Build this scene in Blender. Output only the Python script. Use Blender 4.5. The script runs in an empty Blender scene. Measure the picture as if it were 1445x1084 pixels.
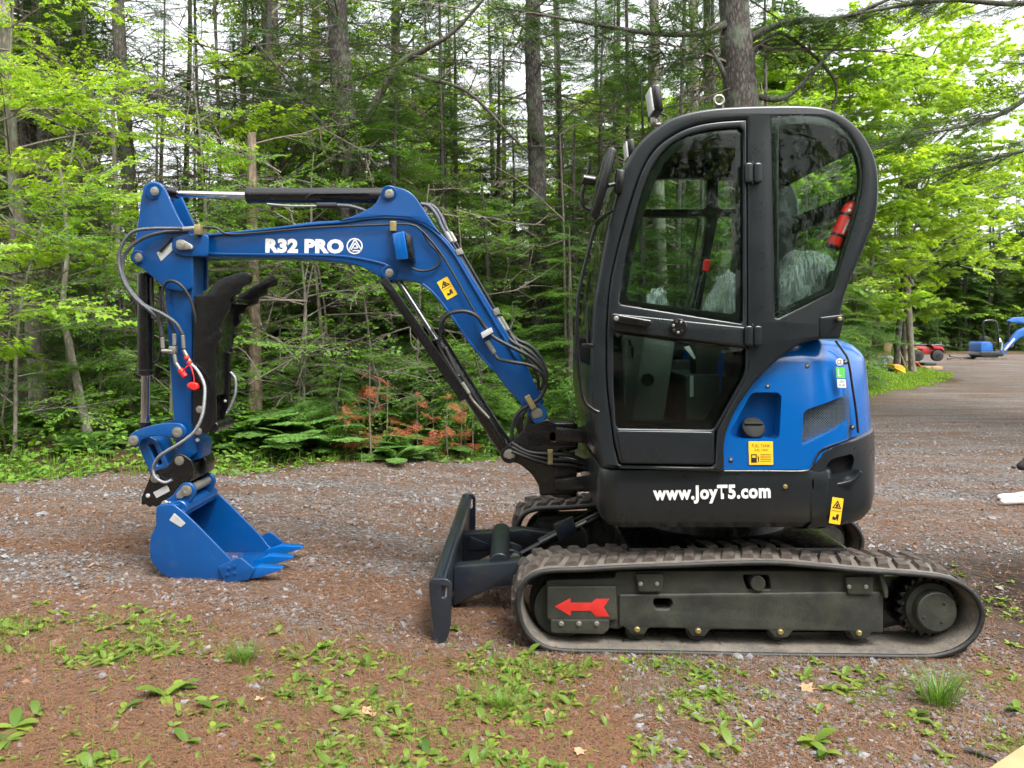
import bpy, bmesh, math, random
import numpy as np
from mathutils import Vector, Matrix, noise as mnoise

R = math.radians
sc = bpy.context.scene
col = sc.collection
random.seed(7)

# ------------------------------------------------------------------ camera
F_PX, CX, HZ, CAMZ = 1100.0, 722.5, 465.0, 1.465
cam = bpy.data.cameras.new('camera')
cam.sensor_width = 36.0
cam.lens = 36.0 * F_PX / 1445.0
cam.shift_y = -77.0 / 1445.0
cam.clip_start = 0.05
cam.clip_end = 1500
cam.dof.use_dof = True
cam.dof.focus_distance = 3.9
cam.dof.aperture_fstop = 7.0
camo = bpy.data.objects.new('camera', cam)
camo.location = (0, 0, CAMZ)
camo.rotation_euler = (R(90), 0, 0)
col.objects.link(camo)
sc.camera = camo

# ------------------------------------------------------------------ light
SUN_EL, SUN_AZ = R(60), R(140)
w = bpy.data.worlds.new('World'); sc.world = w; w.use_nodes = True
nt = w.node_tree; nt.nodes.clear()
sky = nt.nodes.new('ShaderNodeTexSky'); sky.sky_type = 'NISHITA'; sky.sun_disc = False
sky.sun_elevation = SUN_EL; sky.sun_rotation = SUN_AZ
sky.air_density = 1.0; sky.dust_density = 4.0; sky.ozone_density = 1.0
hs = nt.nodes.new('ShaderNodeHueSaturation'); hs.inputs['Saturation'].default_value = 0.12
bg = nt.nodes.new('ShaderNodeBackground'); bg.inputs['Strength'].default_value = 0.15
wo = nt.nodes.new('ShaderNodeOutputWorld')
nt.links.new(sky.outputs[0], hs.inputs['Color']); nt.links.new(hs.outputs[0], bg.inputs['Color'])
nt.links.new(bg.outputs[0], wo.inputs['Surface'])
sun = bpy.data.lights.new('sun', 'SUN'); sun.energy = 1.1; sun.angle = R(20); sun.color = (1, .97, .91)
suno = bpy.data.objects.new('sun', sun); col.objects.link(suno)
sd = Vector((math.sin(SUN_AZ) * math.cos(SUN_EL), math.cos(SUN_AZ) * math.cos(SUN_EL), math.sin(SUN_EL)))
suno.rotation_euler = sd.to_track_quat('Z', 'Y').to_euler()
suno.location = sd * 60
sc.view_settings.view_transform = 'Standard'
sc.view_settings.look = 'None'
sc.view_settings.exposure = 1.8
sc.view_settings.gamma = 1.0
sc.render.engine = 'CYCLES'
sc.cycles.use_denoising = True
sc.cycles.max_bounces = 8
sc.cycles.transparent_max_bounces = 12
sc.cycles.use_adaptive_sampling = True
sc.cycles.adaptive_threshold = 0.02

# ------------------------------------------------------------------ ground shape
def sstep(a, b, t):
    t = np.clip((t - a) / (b - a), 0, 1)
    return t * t * (3 - 2 * t)

def edge_y(x):
    return np.interp(x, [-40, -7, -4.2, -2.4, -1.2, 0, 2, 5, 7.5, 10, 13, 15, 17, 19, 60],
                     [7.2, 6.9, 6.7, 7.3, 8.1, 9.0, 10.5, 14, 17.5, 19.5, 22.5, 30, 38, 45, 47])

def gz(x, y):
    x = np.asarray(x, float); y = np.asarray(y, float)
    left = 0.145 * sstep(0.3, -1.9, x) * sstep(14, 6.5, y)
    tilt = -0.02 * (np.clip(x, -0.6, 2.4) - 0.9) * sstep(9, 5, y)
    d = y - edge_y(x)
    bank = 0.16 * sstep(-0.1, 1.6, d)
    rough = 0.012 * np.sin(x * 2.3 + 1.1 * np.sin(y * 1.7)) * np.sin(y * 2.9 + x) * sstep(5.2, 6.5, y)
    und = 0.05 * np.sin(x * 0.9 + 3) * np.sin(y * 0.8) * sstep(0.2, 2.5, d)
    return left + tilt + bank + rough + und

def P(px, py, Y):
    return Vector(((px - CX) * Y / F_PX, Y, CAMZ - (py - HZ) * Y / F_PX))

def XZ(px, py, Y):
    return ((px - CX) * Y / F_PX, CAMZ - (py - HZ) * Y / F_PX)

# ------------------------------------------------------------------ materials
def nodes_of(name):
    m = bpy.data.materials.new(name); m.use_nodes = True
    t = m.node_tree; t.nodes.clear()
    out = t.nodes.new('ShaderNodeOutputMaterial')
    return m, t, out

def lk(t, a, b): t.links.new(a, b)

def pbr(name, c, rough=.5, metal=0, coat=0, var=.12, vscale=6, bump=0, bscale=60, dirt=None, dirt_amt=.3, dscale=5, rvar=.1, coord='Object'):
    m, t, out = nodes_of(name)
    b = t.nodes.new('ShaderNodeBsdfPrincipled'); lk(t, b.outputs[0], out.inputs[0])
    tc = t.nodes.new('ShaderNodeTexCoord')
    n = t.nodes.new('ShaderNodeTexNoise'); n.inputs['Scale'].default_value = vscale; n.inputs['Detail'].default_value = 6
    lk(t, tc.outputs[coord], n.inputs['Vector'])
    mp = t.nodes.new('ShaderNodeMapRange'); mp.inputs['From Min'].default_value = .3; mp.inputs['From Max'].default_value = .7
    mp.inputs['To Min'].default_value = 1 - var; mp.inputs['To Max'].default_value = 1 + var
    lk(t, n.outputs['Fac'], mp.inputs['Value'])
    mx = t.nodes.new('ShaderNodeVectorMath'); mx.operation = 'SCALE'
    mx.inputs[0].default_value = c; lk(t, mp.outputs[0], mx.inputs['Scale'])
    colo = mx.outputs[0]
    if dirt:
        n2 = t.nodes.new('ShaderNodeTexNoise'); n2.inputs['Scale'].default_value = dscale; n2.inputs['Detail'].default_value = 9; n2.inputs['Roughness'].default_value = .7
        lk(t, tc.outputs[coord], n2.inputs['Vector'])
        m2 = t.nodes.new('ShaderNodeMapRange'); m2.inputs['From Min'].default_value = .62 - dirt_amt * .4; m2.inputs['From Max'].default_value = .72
        m2.inputs['To Max'].default_value = min(1, dirt_amt * 1.6)
        lk(t, n2.outputs['Fac'], m2.inputs['Value'])
        mc = t.nodes.new('ShaderNodeMix'); mc.data_type = 'RGBA'
        lk(t, m2.outputs[0], mc.inputs[0]); lk(t, colo, mc.inputs[6]); mc.inputs[7].default_value = (*dirt, 1)
        colo = mc.outputs[2]
    lk(t, colo, b.inputs['Base Color'])
    mr = t.nodes.new('ShaderNodeMapRange'); mr.inputs['To Min'].default_value = max(.02, rough - rvar); mr.inputs['To Max'].default_value = min(1, rough + rvar)
    n3 = t.nodes.new('ShaderNodeTexNoise'); n3.inputs['Scale'].default_value = vscale * 3; n3.inputs['Detail'].default_value = 4
    lk(t, tc.outputs[coord], n3.inputs['Vector'])
    lk(t, n3.outputs['Fac'], mr.inputs['Value']); lk(t, mr.outputs[0], b.inputs['Roughness'])
    b.inputs['Metallic'].default_value = metal
    b.inputs['Coat Weight'].default_value = coat; b.inputs['Coat Roughness'].default_value = .12
    if bump:
        nb = t.nodes.new('ShaderNodeTexNoise'); nb.inputs['Scale'].default_value = bscale; nb.inputs['Detail'].default_value = 5
        lk(t, tc.outputs[coord], nb.inputs['Vector'])
        bp = t.nodes.new('ShaderNodeBump'); bp.inputs['Strength'].default_value = bump; bp.inputs['Distance'].default_value = .01
        lk(t, nb.outputs['Fac'], bp.inputs['Height']); lk(t, bp.outputs[0], b.inputs['Normal'])
    return m

def leafmat(name, c1, c2, trans=.45, rough=.45, hue=.0):
    """c1..c2 by per-leaf tint attribute and per-object random"""
    m, t, out = nodes_of(name)
    at = t.nodes.new('ShaderNodeAttribute'); at.attribute_name = 'tint'
    oi = t.nodes.new('ShaderNodeObjectInfo')
    ad = t.nodes.new('ShaderNodeMath'); ad.operation = 'MULTIPLY_ADD'; ad.inputs[1].default_value = .35; 
    lk(t, oi.outputs['Random'], ad.inputs[0])
    sb = t.nodes.new('ShaderNodeMath'); sb.operation = 'MULTIPLY'; sb.inputs[1].default_value = .65
    lk(t, at.outputs['Fac'], sb.inputs[0]); lk(t, sb.outputs[0], ad.inputs[2])
    mc = t.nodes.new('ShaderNodeMix'); mc.data_type = 'RGBA'
    lk(t, ad.outputs[0], mc.inputs[0]); mc.inputs[6].default_value = (*c1, 1); mc.inputs[7].default_value = (*c2, 1)
    b = t.nodes.new('ShaderNodeBsdfPrincipled'); b.inputs['Roughness'].default_value = rough
    b.inputs['Specular IOR Level'].default_value = .35
    lk(t, mc.outputs[2], b.inputs['Base Color'])
    tr = t.nodes.new('ShaderNodeBsdfTranslucent')
    g = t.nodes.new('ShaderNodeVectorMath'); g.operation = 'MULTIPLY'; g.inputs[1].default_value = (1.35, 1.25, .6)
    lk(t, mc.outputs[2], g.inputs[0]); lk(t, g.outputs[0], tr.inputs['Color'])
    ms = t.nodes.new('ShaderNodeMixShader'); ms.inputs[0].default_value = trans
    lk(t, b.outputs[0], ms.inputs[1]); lk(t, tr.outputs[0], ms.inputs[2]); lk(t, ms.outputs[0], out.inputs[0])
    return m

def barkmat(name, c1, c2, lichen=None, scale=1.0, bump=.8):
    m, t, out = nodes_of(name)
    b = t.nodes.new('ShaderNodeBsdfPrincipled'); b.inputs['Roughness'].default_value = .9; lk(t, b.outputs[0], out.inputs[0])
    tc = t.nodes.new('ShaderNodeTexCoord'); mp = t.nodes.new('ShaderNodeMapping'); mp.inputs['Scale'].default_value = (28 * scale, 28 * scale, 9 * scale)
    lk(t, tc.outputs['Object'], mp.inputs['Vector'])
    v = t.nodes.new('ShaderNodeTexVoronoi'); v.feature = 'DISTANCE_TO_EDGE'; v.inputs['Scale'].default_value = 1
    nz = t.nodes.new('ShaderNodeTexNoise'); nz.inputs['Scale'].default_value = 1.2; nz.inputs['Detail'].default_value = 8; nz.inputs['Roughness'].default_value = .7
    lk(t, mp.outputs[0], nz.inputs['Vector'])
    ws = t.nodes.new('ShaderNodeVectorMath'); ws.operation = 'MULTIPLY_ADD'; ws.inputs[1].default_value = (1.5, 1.5, 1.5)
    lk(t, nz.outputs['Color'], ws.inputs[0]); lk(t, mp.outputs[0], ws.inputs[2]); lk(t, ws.outputs[0], v.inputs['Vector'])
    ml = t.nodes.new('ShaderNodeMath'); ml.operation = 'MULTIPLY'; lk(t, v.outputs['Distance'], ml.inputs[0]); lk(t, nz.outputs['Fac'], ml.inputs[1])
    cr = t.nodes.new('ShaderNodeMapRange'); cr.inputs['From Max'].default_value = .25; lk(t, ml.outputs[0], cr.inputs['Value'])
    mc = t.nodes.new('ShaderNodeMix'); mc.data_type = 'RGBA'; lk(t, cr.outputs[0], mc.inputs[0])
    mc.inputs[6].default_value = (*c1, 1); mc.inputs[7].default_value = (*c2, 1)
    last = mc.outputs[2]
    if lichen:
        n2 = t.nodes.new('ShaderNodeTexNoise'); n2.inputs['Scale'].default_value = 5; n2.inputs['Detail'].default_value = 8; lk(t, tc.outputs['Object'], n2.inputs['Vector'])
        c2_ = t.nodes.new('ShaderNodeMapRange'); c2_.inputs['From Min'].default_value = .5; c2_.inputs['From Max'].default_value = .66; lk(t, n2.outputs['Fac'], c2_.inputs['Value'])
        m2 = t.nodes.new('ShaderNodeMix'); m2.data_type = 'RGBA'; lk(t, c2_.outputs[0], m2.inputs[0]); lk(t, last, m2.inputs[6]); m2.inputs[7].default_value = (*lichen, 1)
        last = m2.outputs[2]
    lk(t, last, b.inputs['Base Color'])
    bp = t.nodes.new('ShaderNodeBump'); bp.inputs['Strength'].default_value = bump; bp.inputs['Distance'].default_value = .02
    lk(t, ml.outputs[0], bp.inputs['Height']); lk(t, bp.outputs[0], b.inputs['Normal'])
    return m

def glassmat(name, tint, rough=0.0, ior=1.28, scratch=0, film=0):
    m, t, out = nodes_of(name)
    tr = t.nodes.new('ShaderNodeBsdfTransparent'); tr.inputs[0].default_value = (*tint, 1)
    gl = t.nodes.new('ShaderNodeBsdfGlossy'); gl.inputs['Roughness'].default_value = rough
    ge = t.nodes.new('ShaderNodeNewGeometry'); dt = t.nodes.new('ShaderNodeVectorMath'); dt.operation = 'DOT_PRODUCT'
    lk(t, ge.outputs['Incoming'], dt.inputs[0]); lk(t, ge.outputs['Normal'], dt.inputs[1])
    def mm(op, a, b_):
        x = t.nodes.new('ShaderNodeMath'); x.operation = op
        for k, v in ((0, a), (1, b_)):
            if isinstance(v, (int, float)): x.inputs[k].default_value = v
            else: lk(t, v, x.inputs[k])
        return x.outputs[0]
    f0 = ((ior - 1) / (ior + 1)) ** 2 * 1.3          # Schlick reflectance, the same from both sides of the thin pane
    sch = mm('MULTIPLY_ADD', mm('POWER', mm('SUBTRACT', 1.0, mm('ABSOLUTE', dt.outputs['Value'], 0)), 5.0), 1 - f0)
    sch.node.inputs[2].default_value = f0
    tc = t.nodes.new('ShaderNodeTexCoord')
    n = t.nodes.new('ShaderNodeTexNoise'); n.inputs['Scale'].default_value = 3; lk(t, tc.outputs['Object'], n.inputs['Vector'])
    bp = t.nodes.new('ShaderNodeBump'); bp.inputs['Strength'].default_value = .015; bp.inputs['Distance'].default_value = .02
    lk(t, n.outputs[0], bp.inputs['Height']); lk(t, bp.outputs[0], gl.inputs['Normal'])
    ms = t.nodes.new('ShaderNodeMixShader'); lk(t, sch, ms.inputs[0]); lk(t, tr.outputs[0], ms.inputs[1]); lk(t, gl.outputs[0], ms.inputs[2])
    lk(t, ms.outputs[0], out.inputs[0])
    return m

M = {}
M['blue'] = pbr('blue_paint', (.0004, .053, .20), .31, 0, .18, .05, 3, .05, 140, (.10, .14, .20), .10, 9, rvar=.06)
M['blue2'] = pbr('blue_hood_paint', (.0003, .085, .32), .18, 0, .35, .03, 2, rvar=.03)
M['char'] = pbr('charcoal_paint', (.0095, .012, .0145), .30, 0, .15, .10, 4, .04, 260, (.06, .055, .048), .10, 7)
M['black'] = pbr('black_paint', (.004, .004, .0045), .27, 0, .3, .15, 5, .05, 120, (.04, .036, .03), .10, 9)
M['navy'] = pbr('dark_navy_paint', (.012, .016, .025), .36, 0, .3, .12, 4, .05, 100, (.07, .06, .05), .2, 8)
M['under'] = pbr('dusty_undercarriage_paint', (.018, .020, .016), .62, 0, 0, .25, 5, .15, 90, (.062, .060, .042), .5, 6)
M['frit'] = pbr('black_glass_border', (.006, .007, .007), .10, 0, 0, .05)
M['rubber'] = pbr('track_rubber', (.05, .045, .04), .85, 0, 0, .25, 8, .5, 70, (.17, .145, .115), .85, 9)
M['rim'] = pbr('belt_edge_rubber', (.010, .010, .010), .6, 0, 0, .2, 8, .2, 60, (.055, .047, .038), .3, 12)
M['mud'] = pbr('muddy_lug_rubber', (.040, .030, .024), .9, 0, 0, .35, 14, .9, 55, (.12, .095, .075), .4, 20)
M['hose'] = pbr('black_hose_rubber', (.016, .016, .017), .5, 0, 0, .1)
M['braid'] = pbr('grey_braided_hose', (.10, .105, .115), .38, .5, 0, .2, 60, .4, 400)
M['steel'] = pbr('zinc_steel', (.38, .37, .33), .38, .8, 0, .15, 20, .1, 200, (.22, .17, .12), .2, 20)
M['chrome'] = pbr('chrome_rod', (.72, .72, .73), .10, 1, 0, .03)
M['brass'] = pbr('yellow_zinc', (.40, .33, .15), .42, .8, 0, .2, 20)
M['red'] = pbr('red_plastic', (.62, .018, .016), .35, 0, .2, .06)
M['redpaint'] = pbr('red_arrow_print', (.50, .022, .018), .5, 0, 0, .1, 20, 0, 60, (.20, .05, .04), .25, 30)
M['white'] = pbr('white_print', (.70, .70, .69), .45, 0, 0, .03)
M['silverhose'] = pbr('silver_braided_hose', (.30, .31, .33), .36, .5, 0, .2, 60, .4, 400)
M['yellow'] = pbr('yellow_sticker', (.86, .50, .02), .4, 0, 0, .04)
M['ink'] = pbr('black_print', (.02, .018, .015), .5)
M['silver'] = pbr('silver_tag', (.55, .56, .57), .4, .4, 0, .1, 30)
M['greenst'] = pbr('green_sticker', (.12, .55, .10), .4)
M['lens'] = pbr('lamp_lens', (.75, .76, .74), .25, 0, .3)
M['grey'] = pbr('grey_interior_plastic', (.026, .028, .027), .6, 0, 0, .1)
M['dash'] = pbr('light_grey_trim', (.06, .07, .064), .55, 0, 0, .1)
M['seat'] = pbr('dark_seat_fabric', (.03, .03, .033), .8)
M['glass'] = glassmat('cab_glass', (.90, .96, .92))
M['glass_dark'] = glassmat('shade_darkened_lower_glass', (.62, .70, .66), ior=1.4)  # dark tint stands in for the dim cab interior behind this pane
M['mesh'] = pbr('vent_mesh_metal', (.16, .20, .25), .4, .5)
# ------------------------------------------------------------------ building helpers
def tag(o, label=None, cat=None, group=None, kind=None):
    if label: o['label'] = label
    if cat: o['category'] = cat
    if group: o['group'] = group
    if kind: o['kind'] = kind
    return o

def empty(name, loc, label=None, cat=None, group=None, rz=0):
    o = bpy.data.objects.new(name, None); o.empty_display_size = .1
    o.location = loc; o.rotation_euler = (0, 0, rz); col.objects.link(o)
    return tag(o, label, cat, group)

def put(name, me, mat, parent=None, label=None):
    o = bpy.data.objects.new(name, me)
    if mat is not None:
        mats = mat if isinstance(mat, (list, tuple)) else [mat]
        if not me.materials:
            for k in mats: me.materials.append(k)
    col.objects.link(o)
    if parent is not None:
        o.parent = parent
        if parent.type == 'EMPTY' and not parent.get('_local'):
            o.matrix_parent_inverse = Matrix.Translation(-Vector(parent.location))
    if label: o['label'] = label
    return o

def finish(me, ang=35):
    n = len(me.polygons)
    me.polygons.foreach_set('use_smooth', [True] * n)
    me.set_sharp_from_angle(angle=R(ang))
    me.update()
    return me

def mesh_py(name, V, F, ang=35, smooth=True):
    me = bpy.data.meshes.new(name); me.from_pydata([tuple(v) for v in V], [], F); me.validate()
    if smooth: finish(me, ang)
    return me

def mesh_np(name, V, T, tint=None, mi=None, smooth=False):
    """V (n,3) float, T (m,3) int"""
    me = bpy.data.meshes.new(name)
    nv, nf = len(V), len(T)
    me.vertices.add(nv); me.vertices.foreach_set('co', np.ascontiguousarray(V, np.float32).ravel())
    me.loops.add(nf * 3); me.loops.foreach_set('vertex_index', np.ascontiguousarray(T, np.int32).ravel())
    me.polygons.add(nf); me.polygons.foreach_set('loop_start', np.arange(0, nf * 3, 3, dtype=np.int32))
    if mi is not None: me.polygons.foreach_set('material_index', np.ascontiguousarray(mi, np.int32))
    if tint is not None:
        a = me.attributes.new('tint', 'FLOAT', 'POINT'); a.data.foreach_set('value', np.ascontiguousarray(tint, np.float32))
    me.polygons.foreach_set('use_smooth', [smooth] * nf)
    me.update(calc_edges=True)
    return me

def cat_(pts, n=5, closed=True):
    out = []; N = len(pts)
    rng = range(N) if closed else range(N - 1)
    for i in rng:
        if closed: a, b, c, d = pts[(i - 1) % N], pts[i], pts[(i + 1) % N], pts[(i + 2) % N]
        else: a, b, c, d = pts[max(i - 1, 0)], pts[i], pts[i + 1], pts[min(i + 2, N - 1)]
        a, b, c, d = map(lambda q: np.array(q, float), (a, b, c, d))
        for k in range(n):
            t = k / n
            out.append(tuple(.5 * ((2 * b) + (-a + c) * t + (2 * a - 5 * b + 4 * c - d) * t * t + (-a + 3 * b - 3 * c + d) * t ** 3)))
    if not closed: out.append(tuple(pts[-1]))
    return out

def rnd(pts, r=4, n=4):
    out = []; N = len(pts)
    for i in range(N):
        a, b, c = [np.array(q, float) for q in (pts[i - 1], pts[i], pts[(i + 1) % N])]
        la, lc = np.linalg.norm(a - b), np.linalg.norm(c - b)
        rr = min(r, la * .45, lc * .45)
        p0 = b + (a - b) / max(la, 1e-6) * rr; p1 = b + (c - b) / max(lc, 1e-6) * rr
        for k in range(n + 1):
            t = k / n
            out.append(tuple((1 - t) ** 2 * p0 + 2 * t * (1 - t) * b + t * t * p1))
    return out

def circ(cx, cy, r, n=20, a0=0, a1=360):
    full = abs(a1 - a0) >= 360
    return [(cx + r * math.cos(R(a0 + (a1 - a0) * k / (n if full else n - 1))), cy + r * math.sin(R(a0 + (a1 - a0) * k / (n if full else n - 1)))) for k in range(n)]

def plate_mesh(rings, Y0, Y1, bev=.005, Yref=None, bres=2, world=False):
    Yr = Yref or Y0
    cu = bpy.data.curves.new('tmp', 'CURVE'); cu.dimensions = '2D'; cu.fill_mode = 'BOTH'
    th = abs(Y1 - Y0); bev = min(bev, th * .49)
    cu.extrude = max(th / 2 - bev, 0); cu.bevel_depth = bev; cu.bevel_resolution = bres; cu.offset = -bev
    for r in rings:
        if not world:
            r2 = []
            for i in range(len(r)):
                a, b = r[i - 1], r[i]; dd = math.hypot(b[0] - a[0], b[1] - a[1])
                if dd > 45:
                    m = int(dd / 30)
                    for k in range(1, m): r2.append((a[0] + (b[0] - a[0]) * k / m, a[1] + (b[1] - a[1]) * k / m))
                r2.append(b)
            r = r2
        q = r if world else [XZ(a, b, Yr) for a, b in r]
        s = cu.splines.new('POLY'); s.points.add(len(q) - 1); s.use_cyclic_u = True
        for i, (a, b) in enumerate(q): s.points[i].co = (a, b, 0, 1)
    ob = bpy.data.objects.new('tmp', cu)
    me = bpy.data.meshes.new_from_object(ob)
    bpy.data.objects.remove(ob); bpy.data.curves.remove(cu)
    me.transform(Matrix.Translation((0, (Y0 + Y1) / 2, 0)) @ Matrix.Rotation(R(90), 4, 'X'))
    me.materials.clear()
    bm = bmesh.new(); bm.from_mesh(me); bmesh.ops.remove_doubles(bm, verts=bm.verts, dist=1e-5)
    bmesh.ops.recalc_face_normals(bm, faces=bm.faces); bm.to_mesh(me); bm.free()
    return finish(me, 32)

def plate(name, rings, Y0, Y1, mat, parent, bev=.005, Yref=None, label=None, bres=2, world=False):
    if not isinstance(rings[0][0], (tuple, list)): rings = [rings]
    return put(name, plate_mesh(rings, Y0, Y1, bev, Yref, bres, world), mat, parent, label)

def sweep_mesh(pts, rad, n=10, closed=False, cap=True):
    """pts list of Vector, rad float or list"""
    pts = [Vector(p) for p in pts]; N = len(pts)
    rs = rad if isinstance(rad, (list, tuple, np.ndarray)) else [rad] * N
    V, F = [], []
    t = (pts[1] - pts[0]).normalized()
    u = t.orthogonal().normalized()
    for i, p in enumerate(pts):
        if closed: tt = (pts[(i + 1) % N] - pts[i - 1])
        else: tt = pts[min(i + 1, N - 1)] - pts[max(i - 1, 0)]
        if tt.length > 1e-9: t = tt.normalized()
        u = (u - t * u.dot(t))
        u = u.normalized() if u.length > 1e-6 else t.orthogonal().normalized()
        v = t.cross(u)
        for k in range(n):
            a = 2 * math.pi * k / n
            V.append(p + (u * math.cos(a) + v * math.sin(a)) * rs[i])
    for i in range(N - 1 + (1 if closed else 0)):
        for k in range(n):
            a, b = i * n + k, i * n + (k + 1) % n
            j = ((i + 1) % N) * n
            F.append((a, b, j + (k + 1) % n, j + k))
    if cap and not closed:
        F.append(tuple(range(n - 1, -1, -1))); F.append(tuple((N - 1) * n + k for k in range(n)))
    return V, F

def resample(pts, step):
    P_ = [Vector(p) for p in pts]; out = [P_[0]]; carry = 0
    for a, b in zip(P_, P_[1:]):
        L = (b - a).length
        d = step - carry
        while d <= L:
            out.append(a + (b - a) * (d / L)); d += step
        carry = (carry + L) % step if L > 0 else carry
    return out

def tube(name, pts, r, mat, parent, n=10, sub=6, closed=False, label=None):
    q = cat_([tuple(p) for p in pts], sub, closed) if sub > 1 else pts
    V, F = sweep_mesh(q, r, n, closed)
    return put(name, mesh_py(name, V, F, 50), mat, parent, label)

def hose(name, pts, r, mat, parent, ribbed=True, pitch=.014, n=8):
    q = cat_([tuple(p) for p in pts], 10, False)
    q = resample(q, pitch / 2 if ribbed else .02)
    rs = [r * (1.04 if (k % 2) else .74) for k in range(len(q))] if ribbed else r
    V, F = sweep_mesh(q, rs, n)
    return put(name, mesh_py(name, V, F, 80), mat, parent)

def lathe_mesh(prof, p0, p1, n=24, ang=35):
    """prof: (t along axis in metres, radius)"""
    p0, p1 = Vector(p0), Vector(p1); ax = (p1 - p0).normalized()
    V, F = [], []
    u = ax.orthogonal().normalized(); v = ax.cross(u)
    for (t, r) in prof:
        for k in range(n):
            a = 2 * math.pi * k / n
            V.append(p0 + ax * t + (u * math.cos(a) + v * math.sin(a)) * max(r, 1e-4))
    m = len(prof)
    for i in range(m - 1):
        for k in range(n):
            a, b = i * n + k, i * n + (k + 1) % n
            F.append((a, b, b + n, a + n))
    F.append(tuple(range(n - 1, -1, -1))); F.append(tuple((m - 1) * n + k for k in range(n)))
    return mesh_py('l', V, F, ang)

def cyl(name, p0, p1, r, mat, parent, n=24, bev=.003, label=None):
    L = (Vector(p1) - Vector(p0)).length; b = min(bev, r * .4, L * .3)
    return put(name, lathe_mesh([(0, r - b), (b, r), (L - b, r), (L, r - b)], p0, p1, n), mat, parent, label)

def lathe(name, prof, p0, p1, mat, parent, n=24, label=None):
    return put(name, lathe_mesh(prof, p0, p1, n), mat, parent, label)

def box_mesh(c, s, rot=(0, 0, 0), bev=.006, seg=2):
    bm = bmesh.new(); bmesh.ops.create_cube(bm, size=1)
    bmesh.ops.scale(bm, vec=s, verts=bm.verts)
    if bev: bmesh.ops.bevel(bm, geom=bm.edges[:], offset=min(bev, min(s) * .45), segments=seg, affect='EDGES', profile=.5)
    from mathutils import Euler
    bmesh.ops.transform(bm, matrix=Matrix.Translation(c) @ Euler(rot).to_matrix().to_4x4(), verts=bm.verts)
    me = bpy.data.meshes.new('box'); bm.to_mesh(me); bm.free()
    return finish(me, 35)

def box(name, c, s, mat, parent, rot=(0, 0, 0), bev=.006, label=None):
    return put(name, box_mesh(c, s, rot, bev), mat, parent, label)

def hexa(name, A, B, mat, parent, bev=.006, label=None):
    """prism between two polygons of equal length (lists of 3D points)"""
    n = len(A); V = [Vector(p) for p in A] + [Vector(p) for p in B]
    bm = bmesh.new(); vs = [bm.verts.new(v) for v in V]
    bm.faces.new(vs[:n]); bm.faces.new(vs[n:][::-1])
    for k in range(n): bm.faces.new((vs[k], vs[(k + 1) % n], vs[n + (k + 1) % n], vs[n + k]))
    bmesh.ops.recalc_face_normals(bm, faces=bm.faces)
    if bev: bmesh.ops.bevel(bm, geom=bm.edges[:], offset=bev, segments=2, affect='EDGES', profile=.5)
    bmesh.ops.recalc_face_normals(bm, faces=bm.faces)
    me = bpy.data.meshes.new(name); bm.to_mesh(me); bm.free()
    return put(name, finish(me, 35), mat, parent, label)

def boolean(me, cutters):
    """difference of mesh data with cutter meshes, returns new mesh"""
    a = bpy.data.objects.new('a', me); col.objects.link(a); tmp = [a]
    for c in cutters:
        b = bpy.data.objects.new('b', c); col.objects.link(b); tmp.append(b)
        md = a.modifiers.new('x', 'BOOLEAN'); md.operation = 'DIFFERENCE'; md.object = b; md.solver = 'EXACT'
    dg = bpy.context.evaluated_depsgraph_get(); dg.update()
    r = bpy.data.meshes.new_from_object(a.evaluated_get(dg))
    for o in tmp: bpy.data.objects.remove(o)
    r.materials.clear()
    return finish(r, 28)

def text_mesh(body, height, bold=0.0, xs=1.0, extrude=.0008, spacing=1.0):
    cu = bpy.data.curves.new('t', 'FONT'); cu.body = body; cu.size = 1; cu.offset = bold; cu.extrude = 0; cu.space_character = spacing
    cu.align_x = 'CENTER'; cu.align_y = 'CENTER'; cu.resolution_u = 3
    ob = bpy.data.objects.new('t', cu); me = bpy.data.meshes.new_from_object(ob)
    bpy.data.objects.remove(ob); bpy.data.curves.remove(cu); me.materials.clear()
    vs = np.empty(len(me.vertices) * 3, np.float32); me.vertices.foreach_get('co', vs); vs = vs.reshape(-1, 3)
    lo, hi = vs.min(0), vs.max(0)
    s = height / (hi[1] - lo[1])
    me.transform(Matrix.Translation((-(lo[0] + hi[0]) / 2, -(lo[1] + hi[1]) / 2, 0)))
    me.transform(Matrix.Diagonal((s * xs, s, 1, 1)))
    return me, (hi[0] - lo[0]) * s * xs

def text_on(name, body, px0, px1, py_top, py_bot, Y, mat, parent, bold=.02, tilt=0, spacing=1.0):
    """lettering fitted between pixel columns on a plane facing the camera"""
    h = (py_bot - py_top) * Y / F_PX; wdt = (px1 - px0) * Y / F_PX
    me, w0 = text_mesh(body, h, bold, 1.0, spacing=spacing)
    me.transform(Matrix.Diagonal((wdt / w0, 1, 1, 1)))
    c = P((px0 + px1) / 2, (py_top + py_bot) / 2, Y)
    me.transform(Matrix.Translation(c) @ Matrix.Rotation(R(tilt), 4, 'Y') @ Matrix.Rotation(R(90), 4, 'X'))
    return put(name, me, mat, parent)

def quadplate(name, pts, Y, mat, parent, th=.0012, r=1, label=None):
    return plate(name, rnd(pts, r, 3), Y - th, Y, mat, parent, bev=.0003, Yref=Y, label=label, bres=0)

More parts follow.
